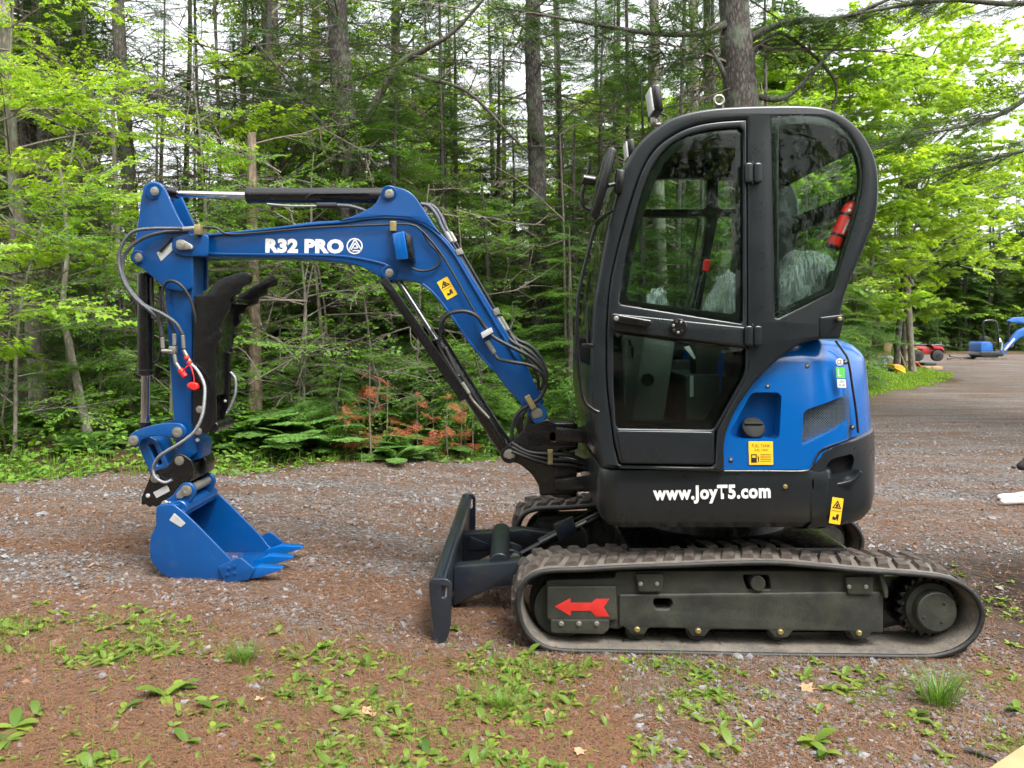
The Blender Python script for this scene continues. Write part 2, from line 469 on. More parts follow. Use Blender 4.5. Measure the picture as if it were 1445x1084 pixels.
_boltc = {}
def bolt(px, py, Y, rpx=3.0, mat='steel', parent=None, depth=.008, hexa_=True, name='bolt'):
    key = (round(rpx, 1), round(Y, 2), mat, round(depth, 3))
    if key not in _boltc:
        r = rpx * Y / F_PX
        me = lathe_mesh([(0, r * 1.25), (.0015, r * 1.3), (.0025, r * 1.3), (.0026, r), (depth * .85, r), (depth, r * .8), (depth * .99, r * .35), (depth * .8, r * .33)], (0, 0, 0), (0, -1, 0), 6 if rpx < 2 else 14)
        me.materials.append(M[mat]); _boltc[key] = me
    o = put(name, _boltc[key], None, parent)
    o.location = P(px, py, Y)
    return o
# ================================================================== excavator
EX = empty('excavator', (1.07, 4.25, 0.0), 'blue and charcoal compact excavator with closed cab, parked side-on on the gravel in front', 'excavator')

def offset_poly(pts, d):
    """open polyline -> list shifted by d px along the left normal"""
    out = []
    for i, p in enumerate(pts):
        a = np.array(pts[max(i - 1, 0)], float); b = np.array(pts[min(i + 1, len(pts) - 1)], float)
        t = b - a; t /= max(np.linalg.norm(t), 1e-9)
        out.append((p[0] - t[1] * d, p[1] + t[0] * d))
    return out

def band(name, pts, d, Y0, Y1, mat, parent, bev=.004, Yref=None, sub=4, label=None):
    q = cat_(pts, sub, False)
    return plate(name, q + offset_poly(q, d)[::-1], Y0, Y1, mat, parent, bev, Yref, label)

def scale2(pts, k):
    c = np.mean(np.array(pts), 0)
    return [tuple(c + (np.array(p) - c) * k) for p in pts]

def inset2(pts, d):
    q = offset_poly(list(pts) + [pts[0]], d)[:-1]
    def area(p): return .5 * sum(p[i - 1][0] * p[i][1] - p[i][0] * p[i - 1][1] for i in range(len(p)))
    return q if abs(area(q)) < abs(area(pts)) else offset_poly(list(pts) + [pts[0]], -d)[:-1]

# ---------------- crawler tracks
LOOP = [(800, 922), (768, 916), (745, 899), (732, 872), (730, 846), (738, 822), (755, 808), (780, 803), (820, 802), (870, 799), (950, 796),
        (1077, 792), (1154, 797), (1215, 803), (1300, 809), (1342, 816), (1371, 833), (1386, 856), (1388, 874), (1379, 897), (1357, 917), (1325, 928), (1290, 930),
        (1200, 929), (1100, 928), (1000, 926), (900, 924), (850, 923)]
YT = 3.5
loop = cat_(LOOP, 6, True)
loopw = [Vector((*XZ(a, b, YT),)) for a, b in loop]     # (X,Z)
def loop_frames(n):
    pts = loopw + [loopw[0]]
    seg = [0]
    for a, b in zip(pts, pts[1:]): seg.append(seg[-1] + (b - a).length)
    L = seg[-1]; out = []
    for k in range(n):
        s = L * k / n
        i = max(j for j in range(len(seg)) if seg[j] <= s); i = min(i, len(pts) - 2)
        f = (s - seg[i]) / max(seg[i + 1] - seg[i], 1e-9)
        p = pts[i].lerp(pts[i + 1], f)
        a = pts[i - 1] if i > 0 else pts[-2]; b = pts[(i + 2) % len(pts)] if i + 2 < len(pts) else pts[1]
        t = (b - a).normalized()
        out.append((p, t, Vector((-t.y, t.x))))      # loop runs clockwise seen from camera; outward normal
    return out, L
fr, LT = loop_frames(156)
cen = sum((p for p, _, _ in fr), Vector((0, 0))) / len(fr)
sgn = 1 if sum((p - cen).dot(n) for p, _, n in fr) > 0 else -1

def belt_mesh(W=.30, th=.030):
    prof = [(0, -.010), (0, .0), (.006, .006), (W / 2, .008), (W - .006, .006), (W, 0), (W, -.010), (W * .8, -th), (W * .56, -th), (W * .56, -th - .0), (W * .44, -th), (W * .2, -th)]
    V, F = [], []
    m = len(prof)
    for (p, t, n) in fr:
        for (y, h) in prof:
            q = p + n * sgn * h; V.append((q.x, y, q.y))
    N = len(fr)
    for i in range(N):
        for k in range(m):
            F.append((i * m + k, i * m + (k + 1) % m, ((i + 1) % N) * m + (k + 1) % m, ((i + 1) % N) * m + k))
    me = mesh_py('belt', V, F, 40); return me
beltm = belt_mesh()
bm = bmesh.new(); bm.from_mesh(beltm); bmesh.ops.recalc_face_normals(bm, faces=bm.faces); bm.to_mesh(beltm); bm.free()
# one tread lug (chevron block), irregular with dried mud
def lug_mesh(seed, flip):
    rr = random.Random(seed)
    bm = bmesh.new(); bmesh.ops.create_cube(bm, size=1)
    bmesh.ops.scale(bm, vec=(.060, .125, .020), verts=bm.verts)
    for v in bm.verts:
        if v.co.z > 0: v.co.x *= .72; v.co.y *= .90
        v.co.x += v.co.y * .28 * flip
    bmesh.ops.subdivide_edges(bm, edges=bm.edges[:], cuts=2, use_grid_fill=True)
    for v in bm.verts:
        n = mnoise.noise_vector(v.co * 22 + Vector((seed * 3.1, seed, 0)))
        v.co += n * (.0085 if v.co.z > 0 else .003)
    me = bpy.data.meshes.new('lug'); bm.to_mesh(me); bm.free()
    return finish(me, 40)
lugs = [[lug_mesh(s, f) for s in range(4)] for f in (1, -1)]
for a in lugs:
    for b in a: b.materials.append(M['mud'])
# clods: flatter spread
def mkcleat():
    me = box_mesh((0, 0, 0), (.022, .16, .012), bev=.003); me.materials.append(M['rubber']); return me
cleat = mkcleat()
fr2, _ = loop_frames(52)
def build_track(y0, full=True):
    tr = put('rubber_track', beltm if full else beltm.copy(), [M['rubber']], EX)
    tr.location = (0, y0, 0)
    q = [(p.x, y0 - .003, p.y) for p, t, n in fr]
    for yy, nm in ((y0 + .001, 'belt_edge'),):
        V, F = sweep_mesh([Vector((p.x - n.x * sgn * .004, 0, p.y - n.y * sgn * .008)) for p, t, n in fr], .0125, 8, True)
        e = put(nm, mesh_py(nm, V, F, 60), M['rim'], tr); e.location = (0, .004, 0)
    for k, (p, t, n) in enumerate(fr2):
        ang = math.atan2(t.y, t.x)
        for side in (0, 1):
            if side: pp, tt, nn = fr[(k * 3 + 1) % 156]
            else: pp, tt, nn = p, t, n
            nn = nn * sgn
            if pp.y < .12 and abs(nn.y) > .9: continue        # pressed into the ground, unseen
            o = bpy.data.objects.new('tread_lug', random.choice(lugs[side])); col.objects.link(o); o.parent = tr
            c = pp + nn * .014
            X = Vector((tt.x, 0, tt.y)); Z = Vector((nn.x, 0, nn.y)); Yv = Z.cross(X)
            o.matrix_local = Matrix(((X.x, Yv.x, Z.x, c.x), (X.y, Yv.y, Z.y, .084 + .142 * side + random.uniform(-.004, .004)), (X.z, Yv.z, Z.z, c.y), (0, 0, 0, 1))) @ Matrix.Rotation(random.uniform(-.09, .09), 4, 'Z') @ Matrix.Diagonal((random.uniform(.9, 1.15), random.uniform(.9, 1.05), random.uniform(.55, 1.1), 1))
        nn = n * sgn
        o = bpy.data.objects.new('drive_cleat', cleat); col.objects.link(o); o.parent = tr
        c = p - nn * .024
        X = Vector((t.x, 0, t.y)); Z = Vector((nn.x, 0, nn.y)); Yv = Z.cross(X)
        o.matrix_local = Matrix(((X.x, Yv.x, Z.x, c.x), (X.y, Yv.y, Z.y, .13), (X.z, Yv.z, Z.z, c.y), (0, 0, 0, 1)))
    return tr
build_track(YT); build_track(YT + 1.2, False)

Yf = YT + .055
for off in (0, 1.2):
    near = off == 0
    Yo = off
    def pl(name, rings, y0, y1, mat, **k):
        o = plate(name, rings, y0, y1, mat, EX, Yref=k.pop('Yref', Yf), **k); o.location.y += Yo; return o
    fo = rnd([(771, 819), (868, 816), (870, 806), (1240, 806), (1246, 832), (1246, 893), (1228, 893), (1222, 902), (1206, 902), (1196, 891), (1117, 888), (1108, 899), (1092, 899), (1083, 888),
              (1002, 886), (994, 898), (978, 898), (967, 885), (915, 885), (908, 896), (892, 896), (880, 884), (872, 889), (771, 868)], 4)
    holes = [rnd([(922, 844), (945, 844), (949, 850), (945, 859), (926, 859), (921, 852)], 4), rnd([(1048, 812), (1085, 812), (1088, 832), (1054, 832)], 4)]
    pl('track_frame', [fo] + holes, Yf, Yf + .14, M['under'], bev=.006)
    pl('side_guard', rnd([(874, 838), (1240, 836), (1244, 842), (1244, 890), (1120, 886), (960, 883), (875, 881)], 4), Yf - .014, Yf + .002, M['under'], bev=.008) if False else None
    # sloped upper face and lower face of the frame rail
    A = [P(873, 806, Yf + .05), P(1240, 806, Yf + .05), P(1240, 838, Yf - .012), P(873, 838, Yf - .012)]
    pl('front_guard', [rnd([(772, 826), (868, 826), (870, 872), (848, 876), (842, 888), (781, 886), (776, 872), (772, 870)], 2)], Yf - .02, Yf + .004, M['under'], bev=.003)
    pl('guard_strip', [rnd([(777, 872), (859, 872), (858, 886), (850, 892), (777, 890)], 3)], Yf - .026, Yf - .019, M['under'], bev=.002)
    if near:
        for x in (792, 817, 842): bolt(x, 880, Yf - .026, 3.0, 'steel', EX)
        plate('arrow_mark', [(782.6, 856), (805, 844), (805, 850.5), (835, 850.5), (841, 845), (860, 845), (852, 857), (860, 870), (841, 870), (833, 862), (806, 862), (805, 869)], Yf - .0215, Yf - .0205, M['redpaint'], EX, bev=.0002, Yref=Yf - .02)
        pl('frame_rail', [rnd([(873, 838), (1240, 834), (1245, 838), (1245, 892), (1228, 892), (1222, 901), (1204, 901), (1196, 890), (1118, 889), (1110, 899), (1092, 899), (1083, 888), (1002, 887), (994, 897), (976, 897), (967, 886), (915, 885), (908, 895), (891, 895), (881, 884), (873, 883)], 3), holes[0]], Yf - .012, Yf + .003, M['under'], bev=.007)
        for (x0, y0_, x1, y1_) in ((896, 808, 935, 833), (1190, 812, 1230, 837)):
            pl('slide_plate', [rnd([(x0, y0_), (x1, y0_), (x1 - 2, y1_), (x0 + 4, y1_)], 4)], Yf - .024, Yf - .002, M['under'], bev=.004)
            bolt(x0 + 8, y1_ - 9, Yf - .024, 2.4, 'steel', EX, .005); bolt(x1 - 8, y1_ - 9, Yf - .024, 2.4, 'steel', EX, .005)
        for x, y in ((899, 888), (985, 890), (1101, 891.5), (1212, 893)): bolt(x, y, Yf - .012, 3.4, 'brass', EX, .010)
        pl('frame_end_plate', [rnd([(1236, 808), (1242, 808), (1249, 828), (1249, 840), (1245, 842)], 2)], Yf - .03, Yf + .05, M['under'], bev=.003)
    o = plate('rail_shade_backing', [(775, 830), (1290, 826), (1290, 896), (1240, 908), (800, 906), (770, 890)], Yf + .125, Yf + .14, M['black'], EX, bev=.003, Yref=Yf); o.location.y += off  # black sheet stands in for the shade between rail and belt
    # rollers on the ground run, carrier roller, idler
    for x in (899, 985, 1101, 1212):
        c = P(x, 893, Yf); cyl('track_roller', c + Vector((0, .03 + off, 0)), c + Vector((0, .21 + off, 0)), .050, M['black'], EX)
    c = P(1068, 822, Yf); cyl('carrier_roller', c + Vector((0, -.02 + off, 0)), c + Vector((0, .12 + off, 0)), .034, M['under'], EX)
    c = P(796, 862, Yf); lathe('idler_wheel', [(0, .10), (.01, .135), (.06, .135), (.07, .155), (.12, .155), (.13, .135), (.18, .135), (.19, .1)], c + Vector((0, .03 + off, 0)), c + Vector((0, .3 + off, 0)), M['under'], EX, 36)
    # sprocket with teeth
    sc_ = P(1318, 862, Yf); rt, rb = .141, .126
    ring = []
    nT = 21
    for k in range(nT):
        a = 2 * math.pi * k / nT
        for da, rr in ((-.085, rb), (-.045, rt), (.045, rt), (.085, rb), (.15, rb - .006)):
            ring.append((sc_.x + rr * math.cos(a + da), sc_.z + rr * math.sin(a + da)))
    sp = plate('sprocket', [ring], Yf + .055, Yf + .085, M['black'], EX, bev=.003, world=True); sp.location.y += off
    c = P(1318, 862, Yf); cyl('sprocket_shade_disc', c + Vector((0, .15 + off, 0)), c + Vector((0, .28 + off, 0)), .150, M['black'], EX, 40)  # black disc added so the space behind the sprocket reads as shade
    box('frame_end_shade_block', P(1262, 860, Yf) + Vector((0, .18 + off, 0)), (.20, .06, .20), M['black'], EX)  # black block fills in the shade between frame end and sprocket
    lathe('drive_motor', [(0, .085), (.004, .0905), (.045, .092), (.05, .116), (.07, .120), (.12, .120)], c + Vector((.004, -.02 + off, 0)), c + Vector((.004, .3 + off, 0)), M['under'], EX, 40)
    if near:
        for k in range(9):
            a = R(k * 40 + 12); b = bolt(0, 0, 1, 1, 'steel', EX) if False else None
            me_o = bolt(1318, 862, Yf + .054, 2.2, 'under', EX, .008); me_o.location = c + Vector((.118 * math.cos(a), .054, .118 * math.sin(a)))
        for a, rr in ((50, .055), (200, .06), (300, .05)):
            me_o = bolt(1318, 862, Yf - .02, 1.9, 'under', EX, .004); me_o.location = c + Vector((rr * math.cos(R(a)), -.02, rr * math.sin(R(a))))
box('undercarriage_frame', (1.07, 4.25, .34), (1.05, 1.15, .20), M['black'], EX, bev=.03)
cyl('slewing_ring', (1.07, 4.25, .42), (1.07, 4.25, .60), .40, M['black'], EX, 48)

# ---------------- house (upper body)
def plan_ring(inset, xf, xr, rf, rr, y0=3.5, y1=5.0, nf=6, nr=14):
    x0, x1, a, b = xf + inset, xr - inset, y0 + inset, y1 - inset
    rf = max(rf - inset * .4, .01); rr = max(rr - inset * .4, .01)
    out = []
    def arc(cx, cy, r, s, e, n):
        for k in range(n + 1):
            t = s + (e - s) * k / n
            out.append((cx + r * math.cos(t), cy + r * math.sin(t)))
    arc(x0 + rf, a + rf, rf, math.pi, 1.5 * math.pi, nf)
    for k in range(1, 8): out.append((x0 + rf + (x1 - rr - x0 - rf) * k / 8, a))
    arc(x1 - rr, a + rr, rr, 1.5 * math.pi, 2 * math.pi, nr)
    arc(x1 - rr, b - rr, rr, 0, .5 * math.pi, nr)
    for k in range(1, 8): out.append((x1 - rr + (x0 + rf - x1 + rr) * k / 8, b))
    arc(x0 + rf, b - rf, rf, .5 * math.pi, math.pi, nf)
    return out

def loft(levels, xf, xr, rf, rr, ztop=None, **kw):
    V, F = [], []; n = None
    rings = [plan_ring(i, xf, xr, rf, rr, **kw) for _, i in levels]
    n = len(rings[0])
    for (t, _), rg in zip(levels, rings):
        for (x, y) in rg:
            V.append((x, y, t if ztop is None else ztop(x, y, t)))
    for i in range(len(levels) - 1):
        for k in range(n): F.append((i * n + k, i * n + (k + 1) % n, (i + 1) * n + (k + 1) % n, (i + 1) * n + k))
    F.append(tuple(range(n - 1, -1, -1))); F.append(tuple((len(levels) - 1) * n + k for k in range(n)))
    return mesh_py('loft', V, F, 28)
def zpx(py, Y=3.5): return CAMZ - (py - HZ) * Y / F_PX
def xpx(px, Y=3.5): return (px - CX) * Y / F_PX
XR = 1.785
M['capm'] = pbr('matt_black_plastic', (.006, .006, .006), .75, 0, 0, .1)
me = loft([(zpx(752), .11), (zpx(748), .05), (zpx(738), .018), (zpx(722), .006), (zpx(690), 0), (zpx(668), 0), (zpx(664), .004), (zpx(662), .012)], xpx(846), 1.45, .10, .05)
put('lower_body', me, M['char'], EX)
# counterweight: rear, top edge climbs towards the back
def cw_z(x, y, t):
    zt = np.interp(x, [1.30, 1.372, 1.392, 1.44, 1.62, 1.785], [zpx(664), zpx(655), zpx(636), zpx(628), .985, 1.01])
    zb = zpx(753)
    return zb + (zt - zb) * t
me = loft([(0, .12), (.012, .07), (.05, .035), (.14, .012), (.28, .002), (.45, 0), (.8, 0), (.96, .004), (.985, .010), (1.0, .022)], 1.338, XR, .004, .43, ztop=cw_z)
cut = plate_mesh([rnd([(1163, 655), (1172, 646), (1205, 641), (1209, 650), (1203, 666), (1165, 675), (1161, 668)], 6)], 3.44, 3.60, .002, Yref=3.53)
put('counterweight', boolean(me, [cut]), M['char'], EX)
plate('recess_dark_plate', rnd([(1160, 640), (1212, 636), (1210, 672), (1160, 680)], 4), 3.59, 3.595, M['capm'], EX, bev=.001, Yref=3.53)  # plain dark plate stands in for the mesh and shade inside the recess
# raised moulding over the recess
band('recess_lip', [(1157, 682), (1180, 682), (1203, 676), (1213, 664)], 5, 3.515, 3.56, M['char'], EX, Yref=3.52)
# engine hood
HB, HT = zpx(663), zpx(479)
def hood_levels(): return [(HB, .0), (HB + .01, 0), (zpx(600), .0), (zpx(540), .012), (zpx(512), .022), (zpx(506), .026), (zpx(500), .036), (zpx(490), .062), (zpx(483), .095), (HT, .13)]
def hood_z(x, y, t):
    lo = np.interp(x, [1.30, 1.372, 1.392, 1.44, 1.62, 1.785], [zpx(668), zpx(660), zpx(640), zpx(632), .970, .99])
    return max(t, lo) if t < .98 else t
me = loft(hood_levels(), 1.03 - .085, XR - .018, .01, .43, y0=3.502, y1=4.99, ztop=hood_z)
fuel_o = rnd([(1030, 612), (1034, 603), (1060, 557), (1066, 554), (1099, 554), (1104, 559), (1100, 616), (1096, 620), (1038, 620)], 5)
fuel_cut = plate_mesh([fuel_o], 3.44, 3.60, .010, Yref=3.5)
vent_o = rnd([(1129, 629), (1132, 582), (1138, 577), (1189, 561), (1195, 564), (1196.5, 590), (1193, 596), (1181, 605)], 4)
vent_cut = plate_mesh([vent_o], 3.44, 3.66, .004, Yref=3.52)
hood = put('engine_hood', boolean(me, [fuel_cut, vent_cut]), M['blue2'], EX)
# vent: grid of bars, one mesh as the cells are too small to pick apart
def vent_grid(px0, px1, py0, py1, Yv, poly, step=3.6, nm='vent_grille'):
    V, F = [], []
    xs0, zs0 = XZ(px0, py1, Yv); xs1, zs1 = XZ(px1, py0, Yv)
    st = step * Yv / F_PX; n = 0
    def bar(a, b, wdt):
        nonlocal V, F
        a = Vector((a[0], Yv, a[1])); b = Vector((b[0], Yv, b[1])); d = (b - a).normalized(); s = Vector((-d.z, 0, d.x)) * wdt
        k = len(V); V += [a + s, a - s, b - s, b + s, a + s + Vector((0, .004, 0)), a - s + Vector((0, .004, 0)), b - s + Vector((0, .004, 0)), b + s + Vector((0, .004, 0))]
        F += [(k, k + 1, k + 2, k + 3), (k, k + 4, k + 5, k + 1), (k + 3, k + 2, k + 6, k + 7)]
    ww, hh = xs1 - xs0, zs1 - zs0
    for sg in (1, -1):
        m = int((ww + hh) / st)
        for k in range(m):
            c = k * st
            # x + sg*z = const lines clipped to the rect
            if sg > 0:
                x0_, z0_ = min(c, ww), max(c - ww, 0); x1_, z1_ = max(c - hh, 0), min(c, hh)
            else:
                x0_, z0_ = max(ww - c, 0), max(c - ww, 0); x1_, z1_ = min(ww, ww - c + hh), min(c, hh)
            if abs(x0_ - x1_) < 1e-4: continue
            bar((xs0 + x0_, zs0 + z0_), (xs0 + x1_, zs0 + z1_), .0017)
    me = mesh_py(nm, V, F, 30, False)
    # clip to opening
    return me
gm = vent_grid(1127, 1198, 559, 631, 3.545, None)
g = put('vent_grille', gm, M['mesh'], EX); g['kind'] = 'stuff'
plate('vent_shade_backing', [(1124, 556), (1200, 556), (1200, 634), (1124, 634)], 3.645, 3.655, M['black'], EX, bev=.001, Yref=3.65)  # dark sheet put in for the shade inside the vent
cyl('radiator_hose', P(1136, 606, 3.60), P(1160, 598, 3.61), .022, M['grey'], EX)
cyl('filter_housing', P(1184, 572, 3.61), P(1181, 600, 3.61), .020, M['dash'], EX)
# fuel cap
c = P(1066, 605, 3.52)
fc = lathe('fuel_cap', [(0, .052), (.012, .055), (.02, .055), (.034, .050), (.036, .047)], c + Vector((0, .055, -.012)), c + Vector((0, -.10, .075)), M['capm'], EX, 20)
box('cap_grip', c + Vector((-.0, .03, .018)), (.085, .018, .014), M['capm'], fc, rot=(R(-50), 0, 0), bev=.004)
# hood seam at the rear door edge, bottom seal
tube('door_seam_shade_strip', [P(1179, 481, 3.585), P(1190, 496, 3.565), P(1197, 509, 3.548), P(1203, 546, 3.54), P(1208, 580, 3.535), P(1211, 611, 3.535)], .0055, M['black'], hood, 6)  # raised black strip stands in for the shade in the seam groove
tube('hood_bottom_seal', [P(1022, 665, 3.494), P(1080, 665, 3.494), P(1134, 665, 3.494), P(1146, 659, 3.494), P(1152, 645, 3.498), P(1158, 636, 3.502), P(1171, 630, 3.508), P(1190, 623, 3.52), P(1208, 616, 3.54)], .0045, M['black'], hood, 6)
for x, y in ((1139, 516.5), (1083, 545), (1031, 649), (1203, 603), (1193, 511)):
    yy = 3.502 + (.036 if x > 1180 else .020 if y < 530 else .012 if y < 560 else 0)
    cyl('bolt_shade_disc', P(x, y, yy - .003), P(x, y, yy + .01), .0115, M['black'], hood, 18); bolt(x, y, yy - .003, 1.7, 'steel', hood, .004)  # dark disc painted in for the shade of each bolt's recess
bolt(1108, 686.5, 3.498, 2.6, 'brass', EX, .006)
# stickers
def sticker(name, pts, Y, mat, r=1): return quadplate(name, pts, Y, mat, EX, r=r)
st = sticker('fuel_sticker', [(1056, 623), (1090.5, 623), (1091, 656), (1057, 656)], 3.4995, M['yellow'])
text_on('sticker_print', 'FUEL TANK', 1061, 1087, 627, 631.5, 3.498, M['ink'], st, .0)
text_on('sticker_print', 'FUEL TANK', 1065, 1084, 633.5, 637, 3.498, M['ink'], st, .0)
for k in range(5): plate('sticker_print', [(1073, 641 + k * 2.4), (1088, 641 + k * 2.4), (1088, 641.6 + k * 2.4), (1073, 641.6 + k * 2.4)], 3.4975, 3.498, M['ink'], st, bev=.0001)
plate('pump_symbol', [[(1060, 653), (1060, 641), (1068, 641), (1068, 653)], [(1061.5, 646), (1061.5, 642.5), (1066.5, 642.5), (1066.5, 646)]], 3.4975, 3.498, M['ink'], st, bev=.0001)
plate('pump_symbol', [(1069, 643), (1071, 645), (1071, 652), (1069.5, 652), (1069.5, 646)], 3.4975, 3.498, M['ink'], st, bev=.0001)
def warn(name, c, w, h, ang, Y):
    """yellow warning label with a triangle above a pictogram"""
    def T(q): return [(c[0] + (a * math.cos(R(ang)) - b * math.sin(R(ang))), c[1] + (a * math.sin(R(ang)) + b * math.cos(R(ang)))) for a, b in q]
    s = sticker(name, T([(-w / 2, -h / 2), (w / 2, -h / 2), (w / 2, h / 2), (-w / 2, h / 2)]), Y, M['yellow'])
    k = w / 14
    plate('warning_triangle', [T([(0, -h * .42), (5.6 * k, -h * .1), (-5.6 * k, -h * .1)]), T([(0, -h * .42 + 2.8 * k), (3.6 * k, -h * .1 - 1.2 * k), (-3.6 * k, -h * .1 - 1.2 * k)])], Y - .0022, Y - .0016, M['ink'], s, bev=.0001, Yref=Y)
    plate('warning_mark', T([(-.7 * k, -h * .27), (.9 * k, -h * .27), (1.6 * k, -h * .16), (-1.6 * k, -h * .16)]), Y - .0022, Y - .0016, M['ink'], s, bev=.0001, Yref=Y)
    plate('warning_line', T([(-w * .42, -.3), (w * .42, -.3), (w * .42, .2), (-w * .42, .2)]), Y - .0022, Y - .0016, M['ink'], s, bev=.0001, Yref=Y)
    plate('pictogram', T([(-4 * k, h * .32), (-3 * k, h * .2), (0, h * .26), (1 * k, h * .12), (2 * k, h * .12), (2.2 * k, h * .1), (4 * k, h * .14), (3.5 * k, h * .36), (2.2 * k, h * .36), (2 * k, h * .3), (-1 * k, h * .36)]), Y - .0022, Y - .0016, M['ink'], s, bev=.0001, Yref=Y)
    return s
warn('warning_sticker', (1180, 721), 16, 37, 8, 3.508)
lg = plate('ce_mark', circ(1184.8, 511, 5.2, 18), 3.5155, 3.517, M['white'], EX, bev=.0001)
text_on('ce_letters', 'CE', 1181.6, 1188, 508, 514, 3.5148, M['ink'], lg, .0)
gs = sticker('noise_sticker', [(1179.5, 518), (1192, 519), (1192.5, 534), (1180.5, 533.5)], 3.512, M['greenst'])
text_on('sticker_print', 'L', 1182.5, 1187, 521, 531, 3.5105, M['white'], gs, .01)
ws = sticker('noise_sticker', [(1181, 535), (1193, 535.5), (1194, 547.5), (1182, 547)], 3.512, M['white'])
text_on('sticker_print', 'LWA', 1183.5, 1191, 536.5, 540.5, 3.5105, M['ink'], ws, 0)
text_on('sticker_print', '94 dB', 1183.5, 1192, 542, 545.5, 3.5105, M['ink'], ws, 0)
text_on('web_lettering', 'www.JoyT5.com', 921.5, 1087.5, 684.5, 710.5, 3.4985, M['white'], EX, .045, tilt=-1.2, spacing=1.10)

# ---------------- cab
YC = 3.465
OUT = [(876, 251), (888, 224), (900, 205), (914, 191), (936, 174), (957, 164), (984, 157), (1020, 152.5), (1083, 150), (1145, 150.5), (1177, 158), (1205, 177), (1224, 202), (1236, 233), (1238.6, 271),
       (1235, 306), (1221, 343), (1205, 381), (1192.5, 412), (1185, 444)]
LOW = [(1183, 470), (1181, 478), (1154, 479), (1128.7, 486), (1103, 503), (1080, 523), (1057, 549), (1037, 580), (1025, 609), (1021, 632), (1021.5, 666)]
LEFT = [(850, 660), (847, 645), (839, 601), (834, 560), (834, 520), (836, 472), (838, 430), (843, 400), (852, 350), (862, 306)]
outer = cat_(LEFT + OUT + LOW[:-1], 4, False) + [LOW[-1]]
door_o = [(1053, 169), (1010, 172), (975, 179), (946, 193), (923, 212), (906, 240), (893, 275), (880, 318), (868, 365), (860, 405), (857, 440), (855.5, 480), (856, 540), (861, 585), (866, 626)]
door_q = cat_(door_o, 4, False) + [(873, 653), (877, 656), (1004, 658), (1008, 654), (1010, 607), (1026, 577), (1050, 534), (1054, 520)]
rwin = cat_([(1088, 166), (1130, 163.5), (1168, 168), (1197, 189), (1214, 221), (1218, 258), (1211, 296), (1195, 350), (1178, 405)], 4, False) + [(1174, 413), (1098, 451), (1091, 448)]
cab = plate('cab_frame', [outer, scale2(door_q, .9985), inset2(rwin, 3)], YC, YC + .07, M['char'], EX, bev=.014, bres=3, Yref=3.48)
ug = cat_([(1042, 181), (1005, 184), (968, 193), (940, 210), (920, 236), (905, 272), (893, 315), (882, 362), (876, 405)], 4, False) + [(873, 426), (876, 430), (1044, 457), (1047, 454), (1047, 186)]
lgp = [(869, 466), (1050, 491), (1053, 496), (1051, 528), (1048, 534), (1008, 603), (1003, 606), (872, 604), (868, 599), (865, 545), (865, 472)]
door = plate('cab_door', [scale2(door_q, .9905), ug, lgp], YC - .004, YC + .036, M['char'], EX, bev=.007, bres=2, Yref=3.48)
# waist rail of the door stands proud
plate('door_rail', rnd([(862, 442), (1052, 462), (1053, 486), (1049, 489), (862, 466)], 4), YC - .012, YC + .02, M['char'], door, bev=.006, Yref=3.47)
plate('door_lower_panel', rnd([(869, 607), (1006, 609), (1004, 654), (878, 653)], 5), YC - .009, YC + .01, M['char'], door, bev=.005, Yref=3.47)
ugi = cat_([(1034, 192), (1004, 194), (972, 203), (948, 219), (930, 244), (916, 279), (904, 318), (893, 365), (886, 405)], 4, False) + [(884, 418), (887, 424), (1033, 443), (1038, 440), (1038, 196)]
lgi = rnd([(877, 472), (1042, 495), (1038, 526), (998, 592), (890, 594), (881, 570)], 8)
for nm, o, i in (('upper_door_glass', ug, ugi), ('lower_door_glass', lgp, lgi)):
    gl = plate(nm, scale2(o, 1.01), YC + .014, YC + .018, M['glass'] if nm[0] == 'u' else M['glass_dark'], door, bev=.0005, Yref=3.48)
    plate('glass_border', [scale2(o, 1.008), i], YC + .019, YC + .021, M['frit'], gl, bev=.0003, Yref=3.48)
rgl = plate('rear_side_glass', rwin, YC - .003, YC + .002, M['glass'], EX, bev=.001, Yref=3.47)
rwi = cat_([(1099, 178), (1130, 175.5), (1162, 179), (1190, 195), (1208, 223), (1212, 258), (1205, 293), (1190, 345), (1174, 396)], 4, False) + [(1168, 405), (1106, 434), (1100, 430)]
plate('glass_border', [inset2(rwin, 1.2), rwi], YC + .003, YC + .005, M['frit'], rgl, bev=.0003, Yref=3.47)
plate('cab_shade_panel', [(1052, 488), (1056, 500), (1054, 535), (1010, 608), (985, 612), (985, 600), (1000, 585), (1018, 548), (1024, 488)], YC + .045, YC + .05, M['black'], EX, bev=.001, Yref=3.51)  # dark panel added to hide the hood and darken the cab interior
# hinges
for y in (245, 474):
    for x in (1055, 1068):
        plate('door_hinge', rnd([(x - 5.5, y - 14), (x + 5.5, y - 14), (x + 5.5, y + 14), (x - 5.5, y + 14)], 4), YC - .028, YC, M['char'], door, bev=.006, Yref=3.46)
    cyl('hinge_pin', P(1061.5, y - 17, YC - .015), P(1061.5, y + 15, YC - .015), .006, M['char'], door, 12)
# handle and lock
plate('door_handle', rnd([(865, 446), (872, 444), (918, 452), (920, 457), (914, 461), (866, 455)], 4), YC - .045, YC - .02, M['black'], door, bev=.006, Yref=3.44)
bolt(869.5, 449.5, YC - .046, 2.8, 'steel', door)
kn = cyl('lock_rosette', P(957.5, 461.5, YC - .004), P(957.5, 461.5, YC - .028) , .037, M['black'], door, 28)
for k in range(7):
    a = R(51 * k + 10); o = bolt(957.5, 461.5, YC - .028, 1.7, 'steel' if k % 2 else 'grey', door, .004); o.location += Vector((.024 * math.cos(a), 0, .024 * math.sin(a)))
